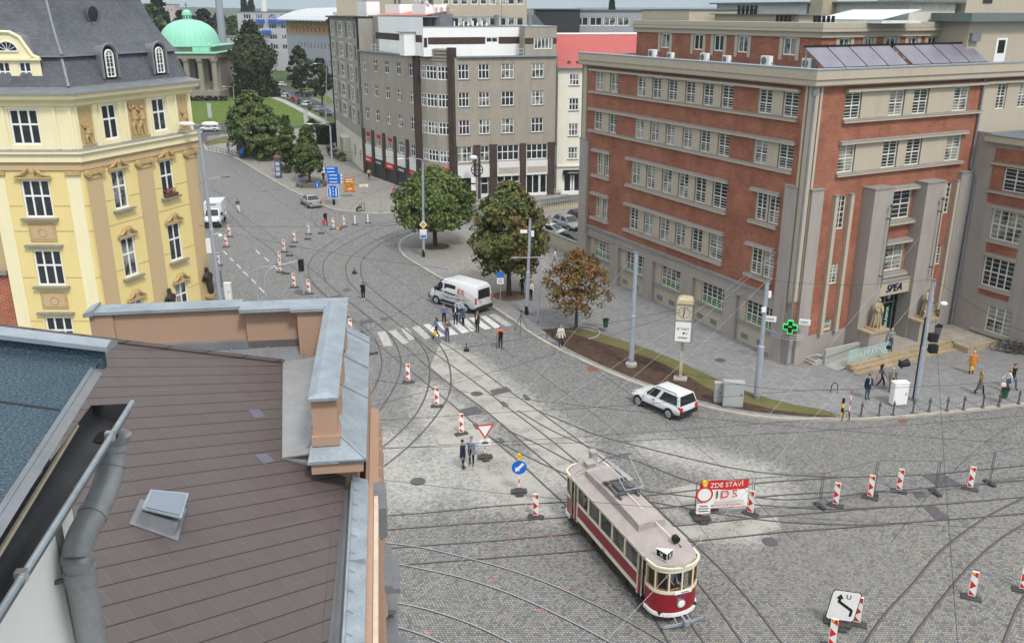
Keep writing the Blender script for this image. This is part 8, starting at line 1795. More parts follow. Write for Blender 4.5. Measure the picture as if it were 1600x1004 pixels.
m=MB();m.bx(-.2,.2,-.062,-.055,.95,1.03);m.bx(-.16,.16,-.062,-.055,1.05,1.09);m.tube([(-.08,-.058,1.09),(.08,-.058,1.17)],.01,0,4);m.bx(-.3,.3,-.06,-.055,.79,.81);m.build('tram_symbol',M['black'],t)
t=footed('keep_left_sign','round blue sign with a white arrow and an amber lamp on a portable foot',(811,770),5);pole_(t,1.55);plate(t,disc(.4),1.55,'sign_plate',M['blue']);plate(t,disc(.41),1.55,'rim',M['white'],-.03,.008)
R45=lambda P,s=1:[((x*.72-z*.72)*s,(x*.72+z*.72)*s) for x,z in P]
plate(t,[(x,z) for x,z in R45([(-.3,0),(-.1,.16),(-.1,.065),(.3,.065),(.3,-.065),(-.1,-.065),(-.1,-.16)])],1.55,'arrow',M['white'],-.055,.006)
m=MB();m.bx(-.09,.09,-.1,.06,1.98,2.1);m.tube([(0,-.06,2.2),(0,.06,2.2)],.12,0,14);m.build('warning_lamp',M['yellow'],t);m=MB();m.tube([(0,-.075,2.2),(0,-.06,2.2)],.09,0,14);m.build('lens',M['orange'],t)
t=footed('closed_sign','round white sign with red rim, text plate and amber lamp before the banner',(1097,813),5);pole_(t,1.5);plate(t,disc(.44),1.5,'rim',M['red']);plate(t,disc(.34),1.5,'sign_face',M['white'],-.055,.006)
plate(t,[(-.36,-.28),(.36,-.28),(.36,.28),(-.36,.28)],.72,'text_plate',M['white']);m=MB()
for z,w in((.86,.2),(.72,.28),(.58,.24)):m.bx(-w,w,-.058,-.052,z-.035,z+.035)
m.build('text_lines',M['zincd'],t);m=MB();m.bx(-.08,.08,-.1,.06,1.95,2.05);m.tube([(0,-.06,2.12),(0,.06,2.12)],.13,0,14);m.build('warning_lamp',M['yellow'],t)
t=footed('diversion_sign','white tilted diversion sign with a bent black arrow at lower right',(1313,978),-14);pole_(t,.5);sx,sz=.56,.72
t2=MB();lean=lambda P,y:[(x+z*.13,y-0,z) for x,z in P]
def lp(P,y,nm,mt):m=MB();m.loft([lean(P,y),lean(P,y-.012)]);o=m.build(nm,mt,t);o.location=(0,0,1.05);return o
rr_=lambda a,b,c=.08:[(-a+c,-b),(a-c,-b),(a,-b+c),(a,b-c),(a-c,b),(-a+c,b),(-a,b-c),(-a,-b+c)]
lp(rr_(sx,sz),-.04,'sign_plate',M['black']);lp(rr_(sx-.03,sz-.03),-.054,'sign_face',M['white'])
lp([(.30,-.45),(.4,-.45),(.4,-.17),(.36,-.1),(-.16,.22),(-.16,.34),(-.08,.34),(-.22,.56),(-.36,.34),(-.27,.34),(-.27,.16),(.3,-.2)],-.068,'arrow',M['black'])
o=text('lettering','U',.3,M['black'],t,Vector((.16,-.075,1.5)),upright(0),.004)
m=MB();m.bx(-.65,-.2,.0,.45,0,.12);m.build('rubber_foot',M['rubber'],t)
for px,lb in(((527.5,359),'small fallen amber lamp beside the striped board'),):
 t=thing('warning_lamp',lb,'lamp',U(*px));m=MB();m.tube([(0,-.08,.15),(0,.08,.15)],.14,0,12);m.build('lens',M['yellow'],t);m=MB();m.bx(.2,.5,-.1,.1,.05,.25);m.build('battery_box',M['redlens'],t)
def pole(name,label,base,top,r0=.17,r1=.1,z=0.0,black=.0,collar=True,mat=None,cat='pole'):
 b=U(base[0],base[1],z);r=ray(*top);s=hypot(b.x,b.y)/hypot(r.x,r.y);e=Vector((r.x*s,r.y*s,HC+r.z*s));e=Vector((b.x+(e.x-b.x)*.9,b.y+(e.y-b.y)*.9,e.z))-b
 t=thing(name,label,cat,b);m=MB();m.tube([(0,0,0),tuple(e*.45),tuple(e*.46),tuple(e)],[r0,r0,r1*1.1,r1],0,12);m.build('shaft',mat or M['polepaint'],t)
 m=MB();m.cyl(0,0,0,.75 if black else .25,r0*1.06,r0*1.04,0,12);m.build('base_sleeve',M['black'] if black else M['zincd'],t)
 m=MB();m.tube([tuple(e*.985),tuple(e)],r1*1.15,0,10);m.build('cap',M['zincd'],t);return t,e,b+e
def lamp_arm(t,e,dx,dy,dz=0.15,big=True):
 m=MB();m.tube([tuple(e),tuple(e+Vector((dx*.3,dy*.3,dz))),tuple(e+Vector((dx,dy,dz)))],.035,0,6);m.build('lamp_arm',M['polepaint'],t)
 m=MB();q=e+Vector((dx,dy,dz));d_=Vector((dx,dy,0)).normalized();m.tube([tuple(q-d_*.1),tuple(q+d_*.25),tuple(q+d_*.6)],[.06,.09,.06],0,8);m.build('lamp_head',M['zincd'] if not big else M['white'],t)
PA,eA,tA=pole('tall_pole','tall grey pole with a double white lamp beside the yellow building',(346,482),(309,196),.2,.13)
for s,w in((-1,.85),(1,.85)):m=MB();c=eA+Vector((s*.95,0,.12));m.ball(tuple(c),.55,0,10,(1.3,.55,.35));m.build('lamp_head',M['white'],PA);m=MB();m.tube([tuple(eA),tuple(eA+Vector((s*.5,0,.12)))],.04,0,6);m.build('lamp_arm',M['polepaint'],PA)
m=MB();q=eA*.72;m.tube([tuple(q),tuple(q+Vector((1.3,.3,.15)))],.03,0,6);m.build('lamp_arm',M['polepaint'],PA);m=MB();m.tube([tuple(q+Vector((1.2,.25,.15))),tuple(q+Vector((1.9,.45,.2)))],[.06,.13],0,8);m.build('lamp_head',M['zincd'],PA)
m=MB();q=eA*.36;m.bx(q.x-.55,q.x-.15,q.y-.2,q.y+.1,q.z-.6,q.z+.6);m.build('switch_box',M['white'],PA);m=MB();m.tube([tuple(q+Vector((0,0,.9))),tuple(q+Vector((.55,0,1.05)))],.03,0,6);m.ball(tuple(q+Vector((.65,0,.85))),.17,0,10);m.build('dome_camera',M['white'],PA)
PB,eB,tB=pole('tall_pole','tall pole with a yellow diamond priority sign in front of the round tree',(662,401),(661,250),.15,.11,.13,1);lamp_arm(PB,eB,-1.9,-.2)
q=eB*.345;m=MB();R_=.42;m.loft([[(q.x+x,q.y-.2,q.z+z) for x,z in((0,R_),(R_,0),(0,-R_),(-R_,0))],[(q.x+x,q.y-.215,q.z+z) for x,z in((0,R_),(R_,0),(0,-R_),(-R_,0))]]);m.build('priority_sign',M['white'],PB);m=MB();R_=.27;m.loft([[(q.x+x,q.y-.22,q.z+z) for x,z in((0,R_),(R_,0),(0,-R_),(-R_,0))],[(q.x+x,q.y-.23,q.z+z) for x,z in((0,R_),(R_,0),(0,-R_),(-R_,0))]]);m.build('priority_mark',M['orange'],PB)
q=eB*.25;m=MB();m.bx(q.x-.35,q.x+.35,q.y-.21,q.y-.2,q.z-.05,q.z+.45,0);m.bx(q.x-.35,q.x+.35,q.y-.21,q.y-.2,q.z-.5,q.z-.1,0);m.bx(q.x-.3,q.x+.3,q.y-.22,q.y-.211,q.z-.42,q.z-.18,1);m.build('sign_plate',[M['white'],M['blue']],PB)
PCc,eC,tC=pole('tall_pole','tall leaning grey pole beside the browning tree',(823,491),(829,341),.17,.11,.13,1);q=eC*.86;m=MB();m.bx(q.x-.75,q.x-.2,q.y-.15,q.y+.15,q.z-.05,q.z+.15);m.bx(q.x+.12,q.x+.35,q.y-.1,q.y+.1,q.z-.35,q.z+.1);m.build('camera_box',M['white'],PCc)
PD,eD,tD=pole('tall_pole','grey pole standing in the planting bed on a round concrete base',(986,571),(994,393),.19,.14,.15);m=MB();m.lathe([(.42,0),(.42,.2),(.36,.26),(.2,.27)],0,0,0,18);m.build('concrete_base',M['conc'],PD)
PE,eE,tE=pole('tall_pole','grey pole with small boxes near its top beside the concrete cabinets',(1182,622),(1199,437),.21,.13,.15);q=eE*.82;m=MB();m.bx(q.x+.12,q.x+.3,q.y-.1,q.y+.1,q.z+.3,q.z+.7);m.bx(q.x-.25,q.x+.0,q.y-.28,q.y-.12,q.z-.6,q.z-.3);m.build('junction_box',M['white'],PE)
PF,eF,tF=pole('tall_pole','grey pole with traffic lights on its right side near the terrace steps',(1430,626),(1459,436),.19,.14,.13)
for z in(.53,):
 q=eF*z
 for k,dz in enumerate((0,-.75)):m=MB();m.bx(q.x+.25+.1*k,q.x+.75+.1*k,q.y-.25,q.y+.15,q.z+dz-.22,q.z+dz+.3);m.tube([(q.x,q.y,q.z+dz),(q.x+.3,q.y,q.z+dz)],.04,0,6);m.build('traffic_light',M['black'],PF)
q=eF*.72;m=MB();m.tube([tuple(q),tuple(q+Vector((.3,-.1,.7))),tuple(q+Vector((.65,-.1,.8)))],.03,0,6);m.build('lamp_arm',M['zincd'],PF);m=MB();m.ball(tuple(q+Vector((.8,-.1,.75))),.2,0,10,(1.2,1,.7));m.build('lamp_head',M['white'],PF);m=MB();m.tube([(-.2,-.05,.2),tuple(eF*.5+Vector((-.2,-.05,0))),tuple(eF*.7+Vector((-.18,-.05,0)))],.05,0,6);m.build('cable_duct',M['black'],PF)
PG,eG,tG=pole('sign_pole','pole with stacked blue direction signs on the far pavement',(522,320),(516,196),.16,.1,.13,1);lamp_arm(PG,eG,-2.4,.2)
for k in range(5):
 q=eG*(.47-.043*k);m=MB();w=1.05;x0=-w-(.15 if k<2 else-.15);m.bx(q.x+x0+.25,q.x+x0+2*w-.15,q.y-.2,q.y-.17,q.z-.24,q.z+.2,0);m.bx(q.x+x0+.5,q.x+x0+1.5,q.y-.215,q.y-.2,q.z-.06,q.z+.04,1)
 xa=q.x+(x0+.25 if k<2 else x0+2*w-.15);sg=-1 if k<2 else 1;m.loft([[(xa,q.y-.2,q.z-.2),(xa+sg*.28,q.y-.2,q.z),(xa,q.y-.2,q.z+.18)],[(xa,q.y-.17,q.z-.2),(xa+sg*.28,q.y-.17,q.z),(xa,q.y-.17,q.z+.18)]],1);m.build('direction_sign',[M['blue'],M['white']],PG)
q=eG*.185;m=MB();m.bx(q.x-.72,q.x+.72,q.y-.2,q.y-.17,q.z-.95,q.z+.75,1);m.bx(q.x-.66,q.x+.66,q.y-.215,q.y-.2,q.z-.89,q.z+.69,0)
for x in(-.38,.38):m.bx(q.x+x-.07,q.x+x+.07,q.y-.225,q.y-.216,q.z-.75,q.z+.25,1);m.tube([(q.x+x,q.y-.22,q.z+.2),(q.x+x*1.5,q.y-.22,q.z+.55)],.05,1,4)
for z in(-.6,-.2,.2):m.bx(q.x-.05,q.x+.05,q.y-.225,q.y-.216,q.z+z,q.z+z+.22,1)
m.build('lane_sign',[M['blue'],M['white']],PG)
PH,eH,tH=pole('tall_pole','pole with a round ring and a white lamp before the grey shopfront',(745,316),(746,245),.14,.1,.13);m=MB();q=eH*.72;m.tube([(q.x+.75*cos(2*pi*k/16),q.y-.2,q.z+.75*sin(2*pi*k/16)) for k in range(17)],.07,0,5);m.bx(q.x-.7,q.x+.7,q.y-.22,q.y-.18,q.z-.04,q.z+.04);m.build('ring',M['black'],PH);m=MB();m.ball(tuple(eH+Vector((-.5,0,-.1))),.45,0,10,(1.2,.8,.7));m.build('lamp_head',M['white'],PH)
for dz in(2.6,1.6):m=MB();m.bx(-.7,-.1,-.2,-.17,dz,dz+.8);m.build('sign_plate',M['white'],PH)
PI_,eI,tI=pole('street_lamp','curved arm street lamp beside the grey apartment house',(509,200),(511,103),.13,.08,.05,cat='street lamp');lamp_arm(PI_,eI,-2.2,.3,.4)
PJ,eJ,tJ=pole('street_lamp','street lamp with a long arm under the browning tree by the kerb',(840,505),(844,402),.08,.06,.13,cat='street lamp');lamp_arm(PJ,eJ,-1.7,-.1,.0,False)
PK,eK,tK=pole('street_lamp','small bent lamp on the lawn corner before the temple',(366,171),(365,136),.12,.09,.05,cat='street lamp');lamp_arm(PK,eK,-2.2,0,.1)
PL,eL,tL=pole('street_lamp','thin street lamp with a flat head rising behind the terracotta parapet',(405,488),(399,422),.08,.06,cat='street lamp');lamp_arm(PL,eL,1.9,.35,.25,False)
b=U(417,492);t=thing('signal_gantry','curved grey arm carrying a black traffic light above the parapet','traffic light',b);pts=spline([(0,0,0),(0.1,0,3.2),(.7,.2,4.0),(1.9,.5,4.3),(3.0,.8,4.5)],4);m=MB();m.tube(pts,.06,0,8);m.build('curved_arm',M['polepaint'],t);m=MB();q=pts[-1];m.bx(q.x-.2,q.x+.2,q.y-.18,q.y+.18,q.z-.9,q.z+.1);m.build('signal_head',M['black'],t);m=MB();m.cyl(0,0,0,.4,.12,.12);m.build('base_sleeve',M['zincd'],t)
t=thing('signal_post','straight post under the traffic light behind the parapet','post',U(475,462));m=MB();m.cyl(0,0,0,2.9,.07,.06);m.build('shaft',M['polepaint'],t);m=MB();m.cyl(0,0,0,.2,.12,.1);m.build('base_sleeve',M['zincd'],t)
cc=U(1063,592,.15);t=thing('advert_clock','square cream clock on an advertising cube on a thin column in the bed','clock',cc,radians(-14));yb=.55
m=MB();m.bx(-.45,.45,-.35,.35,0,.12);m.build('concrete_base',M['conc'],t);m=MB();m.bx(-.1,.1,-.1,.1,.1,2.9);m.build('column',pm('cream_steel',(.42,.38,.26),.5),t);m=MB();m.bx(-yb,yb,-yb,yb,2.9,4.4);m.build('advert_cube',M['white'],t)
m=MB();m.bx(-yb*.98,yb*.98,-yb*.98,yb*.98,4.42,5.55);m.lathe([(yb*1.42,5.56),(yb*1.2,5.75),(yb*.8,5.86),(.05,5.9)],0,0,1,4) if False else m.loft([[(-yb,-yb,5.55),(yb,-yb,5.55),(yb,yb,5.55),(-yb,yb,5.55)],[(-yb*.9,-yb*.9,5.8),(yb*.9,-yb*.9,5.8),(yb*.9,yb*.9,5.8),(-yb*.9,yb*.9,5.8)],[(-yb*.5,-yb*.5,5.95),(yb*.5,-yb*.5,5.95),(yb*.5,yb*.5,5.95),(-yb*.5,yb*.5,5.95)]],1);m.build('clock_box',[pm('clock_cream',(.5,.44,.33),.5),pm('clock_roof',(.4,.35,.22),.6)],t)
m=MB();e_=yb+.01
for sx_ in(-1,1):
 for sy in(-1,1):m.bx(sx_*e_-.03,sx_*e_+.03,sy*e_-.03,sy*e_+.03,2.88,5.6)
for z in(2.88,4.38,5.52):
 for s in(-1,1):m.bx(-e_+.03,e_-.03,s*e_-.028,s*e_+.028,z,z+.06);m.bx(s*e_-.028,s*e_+.028,-e_+.03,e_-.03,z,z+.06)
m.build('frame',M['zincd'],t)
for an in(0,pi/2):
 m=MB();R2=lambda x,y,z:(x*cos(an)-y*sin(an),x*sin(an)+y*cos(an),z);y_=-yb-.015
 for k in range(12):a_=2*pi*k/12;x,z=.4*sin(a_),.4*cos(a_);m.tube([R2(x*.84,y_,4.98+z*.84),R2(x,y_,4.98+z)],.026,0,4)
 m.tube([R2(0,y_-.01,4.98),R2(-.06,y_-.01,4.7)],.028,0,4);m.tube([R2(0,y_-.01,4.98),R2(-.03,y_-.01,5.3)],.02,0,4);m.build('clock_hands',M['black'],t)
 o=text('lettering','JE TADY',.22,M['zincd'],t,Vector(R2(0,y_-.01,3.85)),upright(an),.004);m=MB();m.bx(-.3,.3,-.004,.004,0,.07);o=m.build('text_line',M['zincd'],t,loc=R2(0,y_-.01,3.2),rot=an)
 m=MB();m.ball(R2(.05,y_,3.55),.08,0,8,(1,.2,1) if an==0 else(.2,1,1));m.ball(R2(.22,y_,3.55),.07,1,8,(1,.2,1) if an==0 else(.2,1,1));m.build('picture',[M['black'],M['orange']],t)
def cab(label,px,w,d,h,rot,mat,z=.13):
 t=thing('utility_cabinet',label,'cabinet',U(px[0],px[1],z),radians(rot));m=MB();m.bx(-w/2,w/2,-d/2,d/2,.1,h);m.bx(-w/2-.03,w/2+.03,-d/2-.03,d/2+.03,h,h+.06);m.build('body',mat,t);m=MB();m.bx(-w/2+.03,w/2-.03,-d/2+.03,d/2-.03,0,.1);m.build('plinth',M['zincd'],t)
 m=MB();m.bx(-w/2+.06,w/2-.06,-d/2-.012,-d/2,.2,h-.08);o=m.build('door',mat,t);m=MB();m.bx(w/2-.18,w/2-.13,-d/2-.03,-d/2-.012,h*.5,h*.6);m.build('handle',M['black'],o);return t
gc_=stainmat('grey_cabinet',(.34,.345,.34),(.24,.24,.235),amt=.4)
cab('narrow grey cabinet, left of two in the planting bed',(1121,628),.5,.4,1.35,-8,gc_,.15);cab('wide grey cabinet, right of two in the planting bed',(1144,634),1.25,.55,1.65,-8,gc_,.15);cab('white cabinet on the pavement between the bollards and the steps',(1402,632),.95,.5,1.55,8,M['white']);cab('small white cabinet by the tall pole at the yellow building',(358,470),.55,.4,1.6,0,M['white'],0);cab('grey meter box behind the white cabinet at the tall pole',(343,448),.5,.4,1.5,0,M['zincd'],0)
def bin_(label,px,col,z,post=True,s=1.0):
 t=thing('litter_bin',label,'bin',U(px[0],px[1],z));m=MB();z0=.4 if post else .02;m.lathe([(.17*s,z0),(.23*s,z0+.55*s),(.24*s,z0+.6*s)],0,0,0,14);m.build('bucket',col,t,smooth=True)
 m=MB();m.lathe([(.25*s,z0+.6*s),(.25*s,z0+.66*s),(.02,z0+.72*s)],0,0,0,14);m.build('rim',M['black'],t)
 if post:m=MB();m.cyl(0,.25,0,1.05,.03);m.build('post',M['zincd'],t)
bin_('green litter bin on a post behind the planting bed',(946,518),M['green'],.13);bin_('green litter bin among the chained bollards',(1567,630),M['green'],.13);bin_('grey litter bin on the terrace beside the turquoise shirt',(1462,527),pm('bin_grey',(.1,.11,.12),.6),.56,False,1.5)
BP=[(1345,650),(1373,649),(1395,648),(1426,645),(1451,643),(1479,641.5),(1505,639.5),(1535,636.5),(1560,634.5),(1591,630.5)]
def bollard(p,rot,lb,g_):
 t=thing('bollard',lb,'bollard',p,rot,g_);m=MB();m.lathe([(.13,0),(.13,.05),(.055,.09),(.05,.75),(.075,.78),(.075,.82),(.03,.86),(.05,.93),(.01,.98)],0,0,0,10);m.build('post',M['iron'],t,smooth=True);m=MB();m.bx(-.09,.09,-.02,.02,.7,.74);m.build('chain_eye',M['black'],t);return t
list(put(bollard,[(p,'slim dark iron bollard in the chained row along the kerb',0,.13) for p in BP],'iron bollards along the right kerb'))
for a,b in zip(BP,BP[1:]):
 p,q=U(*a,.13),U(*b,.13);m=MB();m.tube([p.lerp(q,k/8)+Vector((0,0,.72-.3*(1-(k/4-1)**2))) for k in range(9)],.016,0,4);tag(m.build('chain',M['iron']),'sagging dark chain between two slim iron bollards','chain','chains of the bollard row')
for px,r,lb in(((1315,650),.07,'yellow and black striped short post at the end of the planting bed'),):
 t=thing('striped_post',lb,'post',U(px[0],px[1],.13));
 for k in range(4):m=MB();m.cyl(0,0,.3*k,.3*k+.3,.085,m=0);m.build('band',M['black'] if k%2 else M['yellow'],t)
t=thing('ranging_rod','thin red and white rod beside the striped post','rod',U(1326,649,.13))
for k in range(5):m=MB();m.cyl(0,0,.35*k,.35*k+.35,.03,m=0);m.build('band',M['white'] if k%2 else M['red'],t)
for px,lb in(((1303,612),'small black hoop stand on the pavement behind the bed'),((1321,656),'small black hoop at the kerb beside the striped post'),((859,528),'black hoop in the soil at the left end of the bed')):
 t=thing('hoop',lb,'hoop',U(px[0],px[1],.13));m=MB();m.tube([(.22*cos(pi*k/8),0,.35+.3*sin(pi*k/8)) if 0<k<8 else(.22*cos(pi*k/8),0,0 if k in(0,8) else .3) for k in range(9)],.03,0,6);m.build('tube',M['black'],t);m=MB();m.bx(-.26,-.18,-.05,.05,0,.02);m.bx(.18,.26,-.05,.05,0,.02);m.build('foot',M['black'],t)
def bike(label,p,rot,col,g_=None):
 t=thing('bicycle',label,'bicycle',p,rot,g_)
 for x in(-.52,.52):
  m=MB();m.tube([(x+.33*cos(2*pi*k/16),0,.34+.33*sin(2*pi*k/16)) for k in range(17)],.02,0,5)
  for k in range(8):a_=2*pi*k/8;m.tube([(x,0,.34),(x+.32*cos(a_),0,.34+.32*sin(a_))],.004,0,3)
  m.build('wheel',M['tyre'],t)
 m=MB()
 for a_,b_ in(((-.52,0,.34),(-.18,0,.82)),((-.18,0,.82),(.36,0,.84)),((-.05,0,.32),(.38,0,.74)),((-.05,0,.32),(-.2,0,.88)),((-.52,0,.34),(-.05,0,.32)),((.52,0,.34),(.34,0,.95))):m.tube([a_,b_],.018,0,6)
 m.build('frame',col,t);m=MB();m.tube([(.3,-.26,1.0),(.36,-.1,.98),(.36,.1,.98),(.3,.26,1.0)],.014,0,5);m.build('handlebar',M['black'],t);m=MB();m.loft([[(-.34,-.07,.9),(-.34,.07,.9),(-.08,.02,.9),(-.08,-.02,.9)],[(-.34,-.07,.94),(-.34,.07,.94),(-.08,.02,.93),(-.08,-.02,.93)]]);m.build('saddle',M['black'],t);return t
b0=bike('dark bicycle leaning in the rack at the wing wall, leftmost of the row',U(1565,549,.13),radians(-20),M['cdark'],'bicycles in the rack')
for k,lb in enumerate(('dark bicycle second in the rack at the wing wall','dark bicycle third in the rack at the wing wall','dark bicycle at the right end of the rack')):dup(b0,U(1576+10*k,551+1.6*k,.13),radians(-26+9*k),lb,'bicycles in the rack')
bike('white bicycle leaning by the cream house wall',U(868,304,.13),radians(5),M['white'])
t=thing('info_pillar','blue grey information pillar with pictures at the kerb before the trees','pillar',U(436,278,.13));m=MB();m.bx(-.42,.42,-.3,.3,0,3.0);m.build('body',pm('pillar_blue',(.06,.09,.16),.4),t);m=MB()
for z in(.4,1.15,1.9):m.bx(-.3,.3,-.33,-.3,z,z+.55)
m.build('picture_panel',pm('pale_panel_b',(.4,.44,.5),.5),t);m=MB();m.bx(-.5,.5,-.35,.35,3.0,3.35);m.build('cap',pm('pillar_rust',(.25,.08,.05),.6),t)
t=thing('info_pillar','dark blue advertising pillar standing under the broad tree','pillar',U(379,247,.13));m=MB();m.bx(-.42,.42,-.3,.3,0,2.9);m.build('body',pm('pillar_navy',(.025,.035,.07),.4),t);m=MB();m.bx(-.3,.3,-.33,-.3,.8,1.6);m.build('picture_panel',M['blue'],t)
t=thing('poster_board','orange poster board on a steel frame on the far pavement','poster board',U(547,308,.13),radians(8));g=N('orange_poster');P=g.coord('UV');n=g.noise(P,2.2,4.0,.7);cr=g.mix(g.ramp(n,.35,.6),(.30,.05,.01),(.62,.27,.04));m=MB();m.bx(-.78,.78,-.06,.06,.65,2.75);m.build('frame',M['galv'],t);m=MB();m.bx(-.7,.7,-.075,-.06,.72,2.68,0)
for z,w in((2.35,.4),(2.05,.5)):m.bx(-w,w,-.085,-.075,z,z+.16,1)
m.bx(-.2,-.02,-.085,-.075,1.0,1.3,1);m.bx(.1,.28,-.085,-.075,1.0,1.3,1);m.build('poster',[g.fin(cr,.5),pm('poster_cream',(.7,.6,.4),.6)],t);m=MB()
for x in(-.6,.6):m.tube([(x,0,0),(x,0,.7)],.03,0,6)
m.tube([(-.6,0,.05),(.6,0,.05)],.03,0,6);m.build('leg',M['galv'],t)
t=thing('direction_plate','small white plate with yellow lettering on the far pavement','sign',U(569,303,.13));m=MB();m.bx(-.6,.6,-.02,.02,1.0,1.35,0);m.bx(-.45,.3,-.03,-.02,1.1,1.25,1);m.build('plate',[M['white'],M['yellow']],t);m=MB();m.cyl(0,0,0,1.0,.03);m.build('post',M['galv'],t)
t=thing('lane_sign','small blue square sign with a white arrow behind the silver beige saloon','sign',U(497.5,313,.13));m=MB();m.cyl(0,0,0,2.2,.035);m.build('post',M['galv'],t);m=MB();m.bx(-.32,.32,-.06,-.04,1.75,2.4,0);m.bx(-.05,.05,-.07,-.06,1.85,2.3,1);m.build('plate',[M['blue'],M['white']],t)
t=thing('parking_sign','blue and white sign on a thin post between the van and the browning tree','sign',U(782,478,.13));m=MB();m.cyl(0,0,0,3.1,.035);m.build('post',M['galv'],t);m=MB();m.bx(-.3,.3,-.06,-.04,2.6,3.0,0);m.bx(-.28,.28,-.06,-.04,2.0,2.5,1);m.bx(-.2,.2,-.07,-.06,2.3,2.38,2);m.bx(-.2,.2,-.07,-.06,2.12,2.2,2);m.build('plate',[M['blue'],M['white'],M['zincd']],t)
t=thing('hanging_spotlight','black spotlight with side flaps hanging on a wire before the steps','spotlight',UY(1414,569,57.5));m=MB();m.tube([(-.25,0,0),(.25,.1,.1)],[.22,.28],0,10);m.build('housing',M['black'],t);m=MB();m.bx(-.35,-.28,-.3,.3,-.2,.25);m.build('flap',M['cblack'],t)
for(x,y),lb,w in(((329,178),'tall grey white sign panel at the left corner of the railings',.9),((479,190),'pale grey advertising stele near the near parked car',.9),((410,226),'white sign panel seen edge on in front of the broad tree',.4)):
 t=thing('info_sign',lb,'sign',U(x,y+10,.1));m=MB();m.bx(-w/2,w/2,-.08,.08,.6,3.9);m.build('panel',pm('panel_grey',(.42,.43,.43),.6),t);m=MB();m.cyl(0,0,0,.6,.06);m.build('post',M['galv'],t)
c=U(487,290,.13);t=thing('ring_bench','dark bench ring around the conical tree','bench',c);m=MB();R1,R2_=2.3,1.8
m.loft([[(R1*cos(2*pi*k/12),R1*sin(2*pi*k/12),z) for k in range(13)] for z in(.4,.48)],0,False,False);m.loft([[(r*cos(2*pi*k/12),r*sin(2*pi*k/12),.48) for k in range(13)] for r in(R1,R2_)],0,False,False);m.build('seat',M['iron'],t);m=MB()
for k in range(6):a_=2*pi*k/6;m.bx(2.05*cos(a_)-.1,2.05*cos(a_)+.1,2.05*sin(a_)-.1,2.05*sin(a_)+.1,0,.4)
m.build('leg',M['iron'],t)
def rail(label,pts,h,z=.13,st=1.2,name='railing',mat=None):
 P=[U(x,y,z) for x,y in pts];t=thing(name,label,'railing',P[0]);m=MB();o=P[0]
 for a,b in zip(P,P[1:]):
  n=max(1,int((b-a).length/st));[m.tube([a.lerp(b,k/n)-o,a.lerp(b,k/n)-o+Vector((0,0,h))],.03,0,5) for k in range(n+1)]
 m.build('upright',mat or M['iron'],t);m=MB()
 for zz in(h,h*.5):m.tube([p-o+Vector((0,0,zz)) for p in P],.025,0,5)
 m.build('bar',mat or M['iron'],t)
rail('low dark railings round the far left pavement corner',[(322,229),(326,223),(342,214),(352,212)],1.0);rail('low dark railings along the kerb of the far left pavement',[(326,236),(345,240),(363,245)],1.0);rail('dark railing on the wall above the car yard',[(848,325),(870,322),(905,317),(925,315)],1.0,.6,.35)
def lowwall(label,pts,h,th=.35):
 P=[U(x,y) for x,y in pts];t=thing('low_wall',label,'wall',P[0]);o=P[0];m=MB();c_=MB()
 for a,b in zip(P,P[1:]):
  d=(b-a).normalized();n=Vector((-d.y,d.x,0))*th/2
  m.loft([[a-o-n,b-o-n,b-o+n,a-o+n],[q+Vector((0,0,h)) for q in(a-o-n,b-o-n,b-o+n,a-o+n)]]);c_.loft([[q+Vector((0,0,h)) for q in(a-o-n*1.3,b-o-n*1.3,b-o+n*1.3,a-o+n*1.3)],[q+Vector((0,0,h+.12)) for q in(a-o-n*1.3,b-o-n*1.3,b-o+n*1.3,a-o+n*1.3)]])
 m.build('wall_body',M['plaster'],t);c_.build('coping',M['ledge'],t)
lowwall('beige wall between the pavement and the car yard',[(838,372),(870,386),(908,402)],1.3);lowwall('beige retaining wall below the railing above the car yard',[(820,334),(870,328),(925,321)],.9)
# ================================================================ OVERHEAD WIRES
M['wire']=pm('dark_wire',(.03,.03,.032),.6);M['wirel']=pm('pale_cable',(.3,.3,.29),.6)
def wire(label,P,r=.012,mat=None,sag=0.0):
 P=[Vector(p) for p in P]
 if len(P)==2:P=[P[0].lerp(P[1],k/10)-Vector((0,0,sag*4*(k/10)*(1-k/10))) for k in range(11)]
 o=P[0];m=MB();m.tube([p-o for p in P],r,0,4);ob=m.build('overhead_wire',mat or M['wire'],loc=o);tag(ob,label,'wire','tram wires above the square')
def midline(i,j):a=spline([U(x,y) for x,y in RAILS[i]],4);b=[U(x,y) for x,y in RAILS[j]];b=spline(b,4);return[p.lerp(min(b,key=lambda q:(q-p).length),.5)+Vector((0,0,5.6)) for p in a]
for i,j,lb in((0,1,'dark contact wire above the track the tram stands on'),(2,3,'dark contact wire above the outer curved track'),(4,5,'dark contact wire above the inner curved and straight track'),(14,15,'dark contact wire above the upper track crossing behind the tram'),(16,17,'dark contact wire above the lower track crossing behind the tram'),(18,19,'dark contact wire above the curved track at lower right'),(11,10,'dark contact wire above the right branch behind the banner')):wire(lb,midline(i,j),.011)
W1=FL.p(1.9,.1,8.0);W2=FL.p(14,.1,9.0);W3=FR.p(12,1.1,9.5);WY=YR.p(1.0,.2,7.0);tlo=lambda t_,k:t_*1.0-Vector((0,0,k))
g_=lambda x,y,z:U(x,y,z)
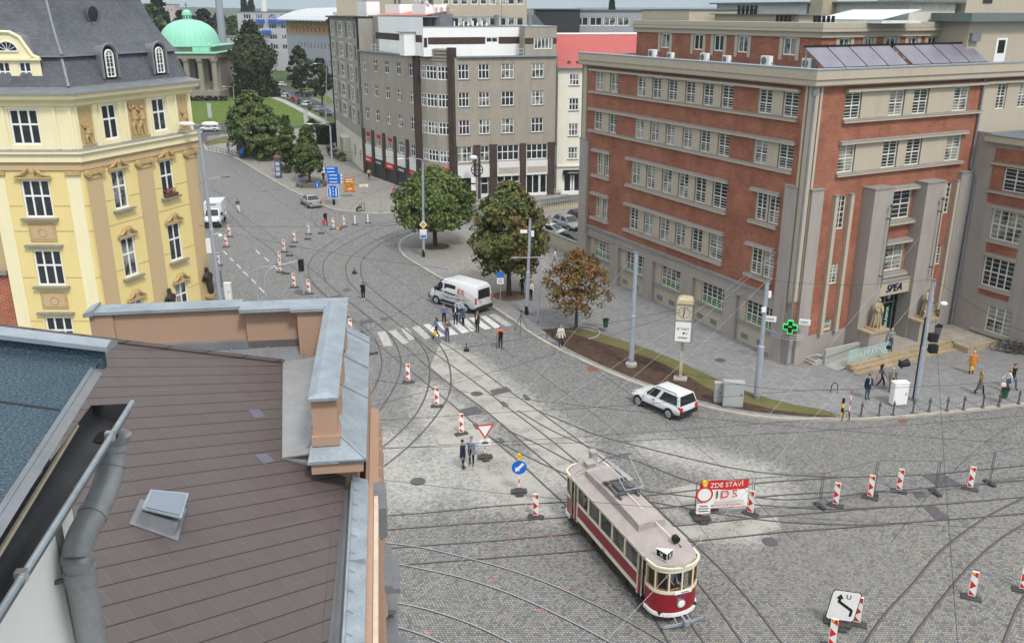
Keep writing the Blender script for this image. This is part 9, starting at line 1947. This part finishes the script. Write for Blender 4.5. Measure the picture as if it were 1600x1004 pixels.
for a,b,lb,c in((tE,tC,'span wire from the pole by the cabinets to the leaning pole',0),(tE,g_(560,640,7),'span wire from the pole by the cabinets to the terracotta house',0),(tE,tF,'span wire between the two poles before the brick building',0),(tF,g_(1700,560,8),'span wire from the traffic light pole to the right edge',0),(tlo(tE,.6),g_(600,560,6.5),'second span wire from the cabinet pole over the crossing',0),(tD,tB,'span wire from the planting bed pole to the pole with the diamond sign',0),(tD,g_(640,820,7),'pale span cable from the planting bed pole over the tram',1),(tC,WY,'span wire from the leaning pole to the yellow building',0),(tB,tA,'span wire from the diamond sign pole to the tall pole at left',0),(tB,g_(400,300,7),'span wire from the diamond sign pole over the left street',0),(tC,g_(570,520,6.5),'span wire over the crossing from the leaning pole',0),(W1,g_(850,640,6),'pale cable from the brick corner over the white car',1),(W1,g_(700,820,6.2),'long pale cable from the brick corner over the tram roof',1),(tE,g_(600,980,6.5),'pale cable from the cabinet pole to the lower left rails',1),(tF,g_(900,1050,6.5),'pale cable from the traffic light pole over the tram front',1),(tF,g_(1500,1050,6.5),'dark cable from the traffic light pole to the bottom edge',0),(g_(1700,640,7),g_(560,700,7),'dark cross wire over the middle of the square',0),(g_(1700,700,7),g_(560,590,7),'dark cross wire over the white car',0),(g_(1700,830,6.5),g_(560,745,6.5),'dark cross wire above the tram rear',0),(g_(560,880,6.5),g_(1100,1060,6.5),'pale low wire above the polished rails',1),(WY,g_(700,420,6.5),'span wire from the yellow building over the curved rails',0),(tG,tB,'span wire from the blue sign pole to the diamond sign pole',0),(tG,tA,'span wire from the blue sign pole to the tall pole at left',0),(tH,tE,'long span wire from the ring pole to the cabinet pole',0),(W3,g_(1100,760,6),'pale cable from the right pylon over the white car',1)):
 wire(lb,[a,b],(.010 if not c else .009),M['wirel'] if c else M['wire'],.35)
# ================================================================ AIR
g=bpy.data.materials.new('haze_air');g.use_nodes=True;t_=g.node_tree;t_.nodes.remove(t_.nodes['Principled BSDF']);pv=t_.nodes.new('ShaderNodeVolumePrincipled');pv.inputs['Density'].default_value=.00016;pv.inputs['Color'].default_value=(.8,.88,.95,1);pv.inputs['Anisotropy'].default_value=.1
t_.links.new(pv.outputs[0],t_.nodes['Material Output'].inputs['Volume'])
m=MB();m.bx(-7200,7200,-400,9400,-6.5,900);hz_=m.build('haze',g);hz_['kind']='stuff';hz_['label']='pale blue haze over the far town and hills';hz_['category']='haze'
SC.cycles.volume_bounces=0
